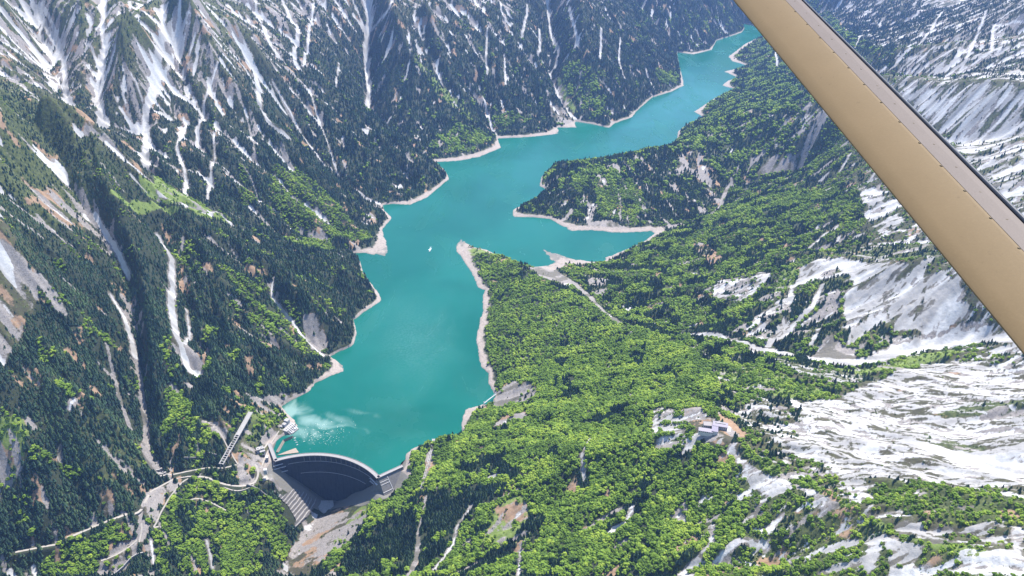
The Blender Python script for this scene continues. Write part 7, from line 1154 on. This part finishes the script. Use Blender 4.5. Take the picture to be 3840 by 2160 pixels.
tag(link('driftwood', me_, mat_paint('bleached_wood', (.66, .66, .6), (.5, .48, .42))), kind='stuff', label='pale driftwood afloat near the dam')
for k, (x, y, z) in enumerate(((-691.3, 1973.3, 0), (-684.1, 1963.8, 0), (-678.9, 1952.5, 0), (-695.3, 1984.8, 0))):
    o = tag(empty('log_boom_float', (x, y, 0), .4 * k), 'pale float of the log boom between the landing stage and the earth ramp', 'float', 'log boom floats')
    part(o, 'drum', MB().tube((-3, 0, .3), (3, 0, .3), 1.1), M_WHITE); part(o, 'chain', MB().bar((3, 0, .2), (6, 0, .05), .2, .2), M_STEEL)


# ---------------------------------------------------------------- woods
rng = np.random.default_rng(77)
def ico(sub=0):
    t = (1 + 5 ** .5) / 2
    v = [(-1, t, 0), (1, t, 0), (-1, -t, 0), (1, -t, 0), (0, -1, t), (0, 1, t), (0, -1, -t), (0, 1, -t), (t, 0, -1), (t, 0, 1), (-t, 0, -1), (-t, 0, 1)]
    f = [(0, 11, 5), (0, 5, 1), (0, 1, 7), (0, 7, 10), (0, 10, 11), (1, 5, 9), (5, 11, 4), (11, 10, 2), (10, 7, 6), (7, 1, 8), (3, 9, 4), (3, 4, 2), (3, 2, 6), (3, 6, 8), (3, 8, 9), (4, 9, 5), (2, 4, 11), (6, 2, 10), (8, 6, 7), (9, 8, 1)]
    v = [Vector(p).normalized() for p in v]
    for _ in range(sub):
        mid = {}; nf = []
        def m(a, b):
            k = (min(a, b), max(a, b))
            if k not in mid:
                mid[k] = len(v); v.append(((v[a] + v[b]) / 2).normalized())
            return mid[k]
        for a, b, c in f:
            ab, bc, ca = m(a, b), m(b, c), m(c, a)
            nf += [(a, ab, ca), (b, bc, ab), (c, ca, bc), (ab, bc, ca)]
        f = nf
    return np.array([tuple(p) for p in v], np.float32), np.array(f, np.int32)
ICO0, ICO1, ICO2 = ico(0), ico(1), ico(2)

def blob(iv, c, r, rg, rough=0.25, squash=0.85):
    v = iv * (1 + rg.uniform(-rough, rough, (len(iv), 1))) * r
    v[:, 2] *= squash
    return v + np.array(c)

def crown_template(rg, lobes, iv):
    """unit broadleaf crown: radius about 1, standing from z=0 to about 1.9"""
    Vs, Fs, Ts = [], [], []
    n = 0
    spots = [(0, 0, 1.15, .62)]
    for k in range(lobes - 1):
        a = 6.283 * (k + rg.uniform(-.3, .3)) / (lobes - 1); rr = rg.uniform(.42, .78); spots.append((rr * math.cos(a), rr * math.sin(a), rg.uniform(.45, 1.15), rg.uniform(.30, .52)))
    for x, y, z, r in spots:
        v = blob(iv[0], (x, y, z), r, rg, .22, .9)
        Vs.append(v); Fs.append(iv[1] + n); n += len(v); Ts.append(np.full(len(v), rg.uniform(-.5, .5)))
    return np.concatenate(Vs), np.concatenate(Fs), np.concatenate(Ts)

def spire_template(rg, tiers, sides):
    """unit conifer: radius about 1, height 1 (scaled separately)"""
    Vs, Fs, Ts = [], [], []; n = 0
    for k in range(tiers):
        z0 = .08 + .80 * k / tiers; z1 = min(1.0, z0 + .95 / tiers * 1.25) if k < tiers - 1 else 1.0
        r0 = (1 - .74 * k / tiers) * rg.uniform(.85, 1.1)
        ring = []
        for j in range(sides):
            a = 6.283 * (j + rg.uniform(-.25, .25)) / sides; rr = r0 * rg.uniform(.62, 1.12)
            ring.append((rr * math.cos(a), rr * math.sin(a), z0 - rg.uniform(0, .06)))
        ring.append((rg.uniform(-.05, .05), rg.uniform(-.05, .05), z1))
        Vs.append(np.array(ring)); Fs.append(np.array([(j, (j + 1) % sides, sides) for j in range(sides)]) + n); n += sides + 1
        Ts.append(np.full(sides + 1, rg.uniform(-.4, .4)))
    return np.concatenate(Vs), np.concatenate(Fs), np.concatenate(Ts)

def scatter(sp, y0, y1):
    """jittered standing places in the band y0..y1 that the photo's frame (and a margin) takes in"""
    X = np.arange(-3700, 3300, sp); Y = np.arange(y0, y1, sp)
    gx, gy = np.meshgrid(X, Y); gx = gx + rng.uniform(-.48, .48, gx.shape) * sp; gy = gy + rng.uniform(-.48, .48, gy.shape) * sp
    gx = gx.ravel(); gy = gy.ravel(); z = at_xy(H_, gx, gy)
    cp, sp_ = math.cos(R(30)), math.sin(R(30))
    dep = gy * cp + (CAM_H - z) * sp_; up = gy * sp_ - (CAM_H - z) * cp
    A0 = lambda x, y: at_xy(WATER_EDGE, x, y)
    k = (np.abs(gx / dep) < .637 * 1.12) & (np.abs(up / dep) < .3585 * 1.16) & (A0(gx, gy) < .5)
    gx, gy, z = gx[k], gy[k], z[k]
    # leave out what the terrain hides well
    vis = np.ones(len(gx), bool)
    for t in np.r_[np.linspace(.02, .3, 22), np.linspace(.32, .8, 22)]:
        hz_ = at_xy(H_, gx * (1 - t), gy * (1 - t))
        vis &= hz_ < (z + 22) * (1 - t) + CAM_H * t
    gx, gy, z = gx[vis], gy[vis], z[vis]
    A = lambda a: at_xy(a, gx, gy)
    gxs, gys = grad(blur(H_, 1)); slope = np.hypot(A(gxs), A(gys))
    open_ = sstep(.56, .40, A(GR['snow'])) * (1 - .8 * sstep(.46, .60, A(GR['rock']))) * (1 - .65 * sstep(.45, .6, A(GR['tan']))) * sstep(road_w - 3, road_w, A(np.minimum(road_d, 40)))
    open_ *= sstep(2.6, 1.9, slope) * np.maximum(sstep(7.5, 13, z + 3 * fbm(gx, gy, 40, 2, 90)), 1 - A(SHORE))
    open_ *= A(GR['gclear'])
    fd, rd = dam_coords(gx, gy)
    open_ *= 1 - (np.abs(fd) < 1.12) * (rd > RAD - 140) * (rd < RAD + 20)
    for (x0, y0_, r_) in CLEAR: open_ *= np.hypot(gx - x0, gy - y0_) > r_
    return gx, gy, z, slope, open_, A(GR['C']['con']), A(GR['C']['broad']), A(GR['C']['shrub']), np.asarray(A(GR['left'].astype(np.float32)) > .5)

def woods():
    out = {'con': [], 'broad': [], 'shrub': []}
    for lod, (sp, y0, y1) in enumerate(((6.0, 700, 2300), (7.4, 2300, 3900), (10.0, 3900, 8300))):
        gx, gy, z, slope, op, con, bro, shr, lf = scatter(sp, y0, y1)
        cl = .5 + .75 * fbm(gx, gy, 75, 3, 91) + .25 * fbm(gx, gy, 20, 2, 92)
        tot = np.clip(con + bro, 0, 1.0)
        p = rng.uniform(0, 1, len(gx)); there = p < tot * op * np.clip(.95 + .9 * fbm(gx, gy, 42, 3, 95), .35, 1)
        share = bro / (con + bro + 1e-6)
        isb = np.clip(cl, 0, 1) < sstep(0.02, .98, share)
        size = rng.normal(1, .25, len(gx)).clip(.5, 1.65) * (1 + .18 * fbm(gx, gy, 60, 2, 93))
        high = np.interp(z, [250, 520, 900], [1.0, .72, .6])
        d = np.stack([gx, gy, z - .8, size * high * (1.0 if lod < 2 else 1.25), rng.uniform(0, 6.283, len(gx)), fbm(gx, gy, 90, 3, 94) * 1.2 + rng.normal(0, .42, len(gx)), np.full(len(gx), lod)], 1)
        out['con'].append(d[there & ~isb]); out['broad'].append(d[there & isb])
        if lod < 2:
            sh = (~there) & (rng.uniform(0, 1, len(gx)) < shr * .8 * np.clip(op * 1.4, 0, 1))
            e = d[sh].copy(); e[:, 3] *= rng.uniform(.28, .5, len(e)); out['shrub'].append(e)
    return {k: np.concatenate(v) for k, v in out.items()}

def build_wood(name, D, temps, mat, rx, rz, vary=.12):
    """D rows: x y z size turn tint lod; temps[lod] = list of (V, F, T)"""
    Vs, Fs, Ts = [], [], []; n = 0
    pick = rng.integers(0, 1000, len(D))
    for lod in (0, 1, 2):
        for i, (tv, tf, tt) in enumerate(temps[lod]):
            k = (D[:, 6] == lod) & (pick % len(temps[lod]) == i)
            d = D[k]
            if not len(d): continue
            c, s = np.cos(d[:, 4])[:, None], np.sin(d[:, 4])[:, None]
            sx = (d[:, 3] * rx)[:, None]; sz = (d[:, 3] * rz * (1 + vary * np.sin(d[:, 4] * 7)))[:, None]
            x = tv[None, :, 0] * sx; y = tv[None, :, 1] * sx; zz = tv[None, :, 2] * sz
            v = np.stack([d[:, 0:1] + x * c - y * s, d[:, 1:2] + x * s + y * c, d[:, 2:3] + zz], -1)
            m = len(tv)
            Vs.append(v.reshape(-1, 3).astype(np.float32))
            Fs.append((tf[None] + (np.arange(len(d)) * m)[:, None, None] + n).reshape(-1, 3).astype(np.int32))
            Ts.append((d[:, 5:6] + .35 * tt[None]).ravel().astype(np.float32))
            n += len(d) * m
    me = np_mesh(name, np.concatenate(Vs), np.concatenate(Fs), False)
    attr(me, 'tint', np.concatenate(Ts), 'FLOAT')
    return link(name, me, mat)

def mat_leaf(name, dark, mid, light, tip=None):
    t = NT(name); P = t.pos()
    a = t.attr('tint').outputs['Fac']
    n = t.noise(P, 0.55, 2, 0.6)
    f = t.math('ADD', t.math('MULTIPLY', a, .42), t.math('MULTIPLY', n, .9))
    c = t.mix(t.step(f, .05, .5), dark, mid); c = t.mix(t.step(f, .45, 1.0), c, light)
    t.p(Base_Color=c, Roughness=0.75, Specular_IOR_Level=0.12)
    return t.m
M_BROAD = mat_leaf('spring_leaves', (0.055, 0.095, 0.012), (0.110, 0.178, 0.020), (0.205, 0.270, 0.032))
M_CON = mat_leaf('fir_needles', (0.016, 0.034, 0.024), (0.033, 0.064, 0.036), (0.070, 0.110, 0.046))
M_SHRUB = mat_leaf('dwarf_shrub_leaves', (0.030, 0.042, 0.012), (0.075, 0.105, 0.022), (0.16, 0.20, 0.04))
rg = np.random.default_rng(5)
T_B = [[crown_template(rg, 8, ICO0) for _ in range(8)], [crown_template(rg, 4, ICO0) for _ in range(5)], [(blob(ICO0[0], (0, 0, .85), .95, rg, .2, .85), ICO0[1], np.zeros(12)) for _ in range(3)]]
T_C = [[spire_template(rg, 4, 7) for _ in range(6)], [spire_template(rg, 3, 6) for _ in range(4)], [spire_template(rg, 2, 5) for _ in range(3)]]
W_ = woods()
def nearest(D, n):
    """the n trees that show largest: near, inside the frame, not behind the ground"""
    cp, s_ = math.cos(R(30)), math.sin(R(30)); z = D[:, 2] + 5
    dep = D[:, 1] * cp + (CAM_H - z) * s_; up = D[:, 1] * s_ - (CAM_H - z) * cp
    ok = (np.abs(D[:, 0] / dep) < .615) & (np.abs(up / dep) < .345) & (D[:, 3] > .6)
    su = (1288 + 2021 * D[:, 0] / dep); sv = 724.5 - 2021 * up / dep
    ok &= ~((sv < (su - 1790) * 1.216) & (sv > (su - 2060) * .99 - 20))          # clear of the strut
    k = np.nonzero(ok)[0]; k = k[np.argsort(-(D[k, 3] / dep[k]))][:n * 3]
    for t in np.r_[.004, .008, .015, np.linspace(.03, .4, 24)]:
        k = k[at_xy(H_, D[k, 0] * (1 - t), D[k, 1] * (1 - t)) < (D[k, 2] + 4) * (1 - t) + CAM_H * t]
    return k[:n]
def leafy(iv, fv, rg, lobes):
    Vs, Fs = [], []; n = 0
    v0, f0, _ = crown_template(rg, lobes, ICO1); v0 = v0 * np.array((1, 1, 1.0)); Vs.append(v0 * .93); Fs.append(f0); n = len(v0)
    for k in range(260):                                   # loose leaf sprays over the lobes
        p = v0[rg.integers(0, len(v0))] * rg.uniform(.93, 1.06); s = rg.uniform(.07, .13)
        a = rg.normal(size=3); a /= np.linalg.norm(a); b = np.cross(a, rg.normal(size=3)); b /= np.linalg.norm(b)
        Vs.append(np.array([p + a * s, p + b * s * .6, p - a * s])); Fs.append(np.array([(0, 1, 2)]) + n); n += 3
    return np.concatenate(Vs), np.concatenate(Fs)
def fir(rg):
    Vs, Fs = [], []; n = 0
    v, f, _ = spire_template(rg, 7, 9); Vs.append(v); Fs.append(f); n = len(v)
    for k in range(150):
        z = rg.uniform(.08, .95); r = (1 - z) * rg.uniform(.75, 1.1); a = rg.uniform(0, 6.283); d = np.array((math.cos(a), math.sin(a), 0)); e = np.array((-math.sin(a), math.cos(a), 0))
        p = d * r * .75 + np.array((0, 0, z)); Vs.append(np.array([p + e * .10, p - e * .10, p + d * .34 * (1.1 - z) + np.array((0, 0, -.035))])); Fs.append(np.array([(0, 1, 2)]) + n); n += 3
    return np.concatenate(Vs), np.concatenate(Fs)
def trunk_mesh(name, r, h, limbs, rg, mat):
    m = MB(); m.tube((0, 0, -1.5), (0, 0, h * .5), r, r * .7, 7).tube((0, 0, h * .5), (0, 0, h), r * .7, r * .25, 7)
    for k in range(limbs):
        a = rg.uniform(0, 6.28); z = h * rg.uniform(.35, .8); m.tube((0, 0, z), (math.cos(a) * h * .28, math.sin(a) * h * .28, z + h * .2), r * .4, r * .12, 5)
    me = bpy.data.meshes.new(name); me.from_pydata(m.v, [], m.f); me.update(); me.materials.append(mat); return me
def mat_leaf_each(name, dark, mid, light):
    t = NT(name); P = t.n.new('ShaderNodeTexCoord').outputs['Object']; r = t.n.new('ShaderNodeObjectInfo').outputs['Random']
    n = t.noise(P, 0.55, 2, 0.6); f = t.math('ADD', t.math('MULTIPLY', t.math('SUBTRACT', r, .5), .9), t.math('MULTIPLY', n, .9))
    c = t.mix(t.step(f, .05, .5), dark, mid); c = t.mix(t.step(f, .45, 1.0), c, light)
    t.p(Base_Color=c, Roughness=.75, Specular_IOR_Level=.12); return t.m
M_BARK = mat_paint('bark', (.12, .10, .08), (.07, .06, .05), .9, 2)
def plant(kind, D, temps, trunks, mats, rx, rz, label, cat, group):
    for i in range(len(D)):
        x, y, z, s, a, tt, _ = D[i]
        o = empty(kind, (x, y, z), a); o.scale = (s, s, s * (1 + .12 * math.sin(a * 7))); tag(o, label, cat, group)
        k = i % len(temps)
        c = bpy.data.objects.new('crown', temps[k]); col.objects.link(c); c.parent = o
        c = bpy.data.objects.new('trunk', trunks[k]); col.objects.link(c); c.parent = o
rg2 = np.random.default_rng(21)
def crown_mesh(name, vf, sx, sz, mat):
    me = np_mesh(name, vf[0] * np.array((sx, sx, sz)), vf[1], False); me.materials.append(mat); return me
kb = nearest(W_['broad'], 300); kc = nearest(W_['con'], 300)
MB1 = mat_leaf_each('spring_leaves_near', (0.055, 0.095, 0.012), (0.110, 0.178, 0.020), (0.205, 0.270, 0.032)); MC1 = mat_leaf_each('fir_needles_near', (0.016, 0.034, 0.024), (0.033, 0.064, 0.036), (0.070, 0.110, 0.046))
plant('broadleaf_tree', W_['broad'][kb], [crown_mesh('crown', leafy(0, 0, rg2, 8), 5.9, 5.7, MB1) for _ in range(4)], [trunk_mesh('trunk', .35, 6.0, 4, rg2, M_BARK) for _ in range(4)], None, 6.6, 5.8,
      'bright green broadleaf tree in the nearest part of the woods on the near right slope', 'tree', 'nearest broadleaf trees on the near right slope')
plant('conifer_tree', W_['con'][kc], [crown_mesh('crown', fir(rg2), 5.0, 14.5, MC1) for _ in range(4)], [trunk_mesh('trunk', .3, 13.0, 0, rg2, M_BARK) for _ in range(4)], None, 4.6, 15.5,
      'dark green pointed conifer among the nearest trees on the near right slope', 'tree', 'nearest conifers on the near right slope')
W_['broad'] = np.delete(W_['broad'], kb, 0); W_['con'] = np.delete(W_['con'], kc, 0)
print('trees', {k: len(v) for k, v in W_.items()}, round(time.time() - T0, 1))
tag(build_wood('broadleaf_forest', W_['broad'], T_B, M_BROAD, 5.7, 5.6), 'light green broadleaf forest covering the right bank and sunlit slopes', 'forest', kind='stuff')
tag(build_wood('conifer_forest', W_['con'], T_C, M_CON, 5.3, 13.6, .30), 'dark green conifer forest covering the steep slopes', 'forest', kind='stuff')
tag(build_wood('shrubbery', W_['shrub'], T_B, M_SHRUB, 5.2, 4.6), 'olive green dwarf shrubs between the snow patches', 'shrubbery', kind='stuff')
print('woods built', round(time.time() - T0, 1))


# ---------------------------------------------------------------- wing strut of the aeroplane
def cam_pt(u, v, dep):
    dx = (u - 1288) / 2021; dy = (v - 724.5) / 2021; c, s = math.cos(R(30)), math.sin(R(30))
    return Vector((dx * dep, (c - dy * s) * dep, CAM_H + (-s - dy * c) * dep))
SL0, SL1 = Vector((0.6553, 4.6456, 1699.7282)), Vector((0.9912, 0.8213, 1699.0717))     # lower edge of the strut, from the wing end to the fuselage end
SU0, SU1 = Vector((0.8602, 4.2854, 1699.7472)), Vector((1.1540, 0.7593, 1699.1462))     # upper edge
strut = tag(empty('wing_strut', tuple(SL0)), 'tan riveted wing strut of the aeroplane crossing the upper right corner', 'wing strut')
def strut_frame(t):
    a = SL0.lerp(SL1, t); b = SU0.lerp(SU1, t); return a, b
view = -(SL0.lerp(SL1, .5) - Vector((0, 0, CAM_H))).normalized()
axis = (SL1 - SL0).normalized()
def sect(t):
    a, b = strut_frame(t); c = (b - a); n = c.cross(axis).normalized()
    if n.dot(view) < 0: n = -n
    w = c.length
    # streamlined section: (along the chord 0..1, out towards the cabin)
    prof = [(0, .0), (.01, .012), (.04, .022), (.2, .034), (.45, .036), (.66, .026), (.70, .022), (.86, -.005), (.93, -.02), (.93, -.07), (.66, -.16), (.3, -.17), (.08, -.10)]
    return [a + c * x + n * (y * w) for x, y in prof]
N_ = 40
secs = [sect(k / (N_ - 1)) for k in range(N_)]
mb = MB(); mb.sweep([s[:7] + s[9:] for s in secs]); 
def mat_strut(name, a, b, rough):
    t = NT(name); P = t.pos(); n = t.noise(P, 9.0, 4, .6); g = t.noise(P, 160, 3, .6); sp = t.noise(P, 60, 2, .5)
    c = t.mix(n, a, b); c = t.mix(t.math('MULTIPLY', t.step(sp, .68, .78), .45), c, tuple(x * .55 for x in a)); c = t.mix(t.math('MULTIPLY', t.step(g, .4, .8), .2), c, tuple(min(1, x * 1.25) for x in a))
    t.p(Base_Color=c, Roughness=rough, Specular_IOR_Level=.15); t.bump(g, .08, .002)
    return t.m
M_ST = mat_strut('tan_paint', (0.160, 0.110, 0.057), (0.136, 0.094, 0.048), .6)
M_ST2 = mat_strut('mauve_fairing_paint', (0.118, 0.094, 0.085), (0.098, 0.078, 0.071), .55)
o_ = mb.build('strut_tube', M_ST, strut, smooth=True); o_.data.set_sharp_from_angle(angle=R(22))
mb = MB()
def fair(s):
    a, b = s[6], s[9]; n = (s[7] - s[6]).cross(axis).normalized()
    if n.dot(view) < 0: n = -n
    return [s[6] + n * .0008, s[7] + n * .0012, s[8] + n * .0008, s[8] - n * .012, s[6] - n * .012]
mb.sweep([fair(s) for s in secs]); mb.build('trailing_fairing', M_ST2, strut)
mb = MB(); 
for k in range(N_ - 1):
    pass
def edge(s, r=.0075):
    c = s[9] * .6 + s[8] * .4; d = (s[8] - s[0]).normalized(); n = d.cross(axis).normalized()
    c = c + d * .010
    return [c + d * (r * math.cos(a)) + n * (r * 1.3 * math.sin(a)) for a in np.linspace(0, 5.61, 9)]
mb.sweep([edge(s) for s in secs]); mb.build('edge_tube', mat_paint('dark_rubber', (.035, .038, .05), (.05, .055, .07), .45, 30), strut, smooth=True)
# two rows of flush rivets
for row, x in ((0, 5.65), (1, 6.75)):
    for k in range(34):
        t = (k + .5) / 34; s = sect(t); i = int(x); f = x - i
        p = s[i].lerp(s[i + 1], f); d = (s[i + 1] - s[i]).normalized(); n = d.cross(axis).normalized()
        if n.dot(view) < 0: n = -n
        m = MB(); r = .0034; rg_ = [p + d * (r * math.cos(a)) + axis * (r * math.sin(a)) for a in np.linspace(0, 5.5, 8)]
        m.prism([q + n * .0004 for q in rg_], [q * .5 + p * .5 + n * .0016 for q in rg_])
        m.build('rivet', M_RIV if 'M_RIV' in globals() else globals().setdefault('M_RIV', mat_paint('rivet_brown', (.10, .07, .04), (.08, .06, .035), .6, 40)), strut)


# ---------------------------------------------------------------- air
hm = bpy.data.meshes.new('haze')
x0, x1, y0, y1, z0, z1 = -4300, 4300, -300, 9900, min(float(V[:, 2].min()), -216.0) - 1.0, 1900
hm.from_pydata([(x, y, z) for z in (z0, z1) for x, y in ((x0, y0), (x1, y0), (x1, y1), (x0, y1))], [], [(3, 2, 1, 0), (4, 5, 6, 7), (0, 1, 5, 4), (1, 2, 6, 5), (2, 3, 7, 6), (3, 0, 4, 7)])
hmat = bpy.data.materials.new('haze_air'); hmat.use_nodes = True
hmat.node_tree.nodes.remove(hmat.node_tree.nodes['Principled BSDF'])
pv = hmat.node_tree.nodes.new('ShaderNodeVolumePrincipled')
pv.inputs['Color'].default_value = (0.30, 0.50, 1.0, 1); pv.inputs['Density'].default_value = 2.3e-5; pv.inputs['Anisotropy'].default_value = 0.25
hmat.node_tree.links.new(pv.outputs[0], hmat.node_tree.nodes['Material Output'].inputs['Volume'])
tag(link('haze', hm, hmat), kind='stuff')
print('done', round(time.time() - T0, 1))
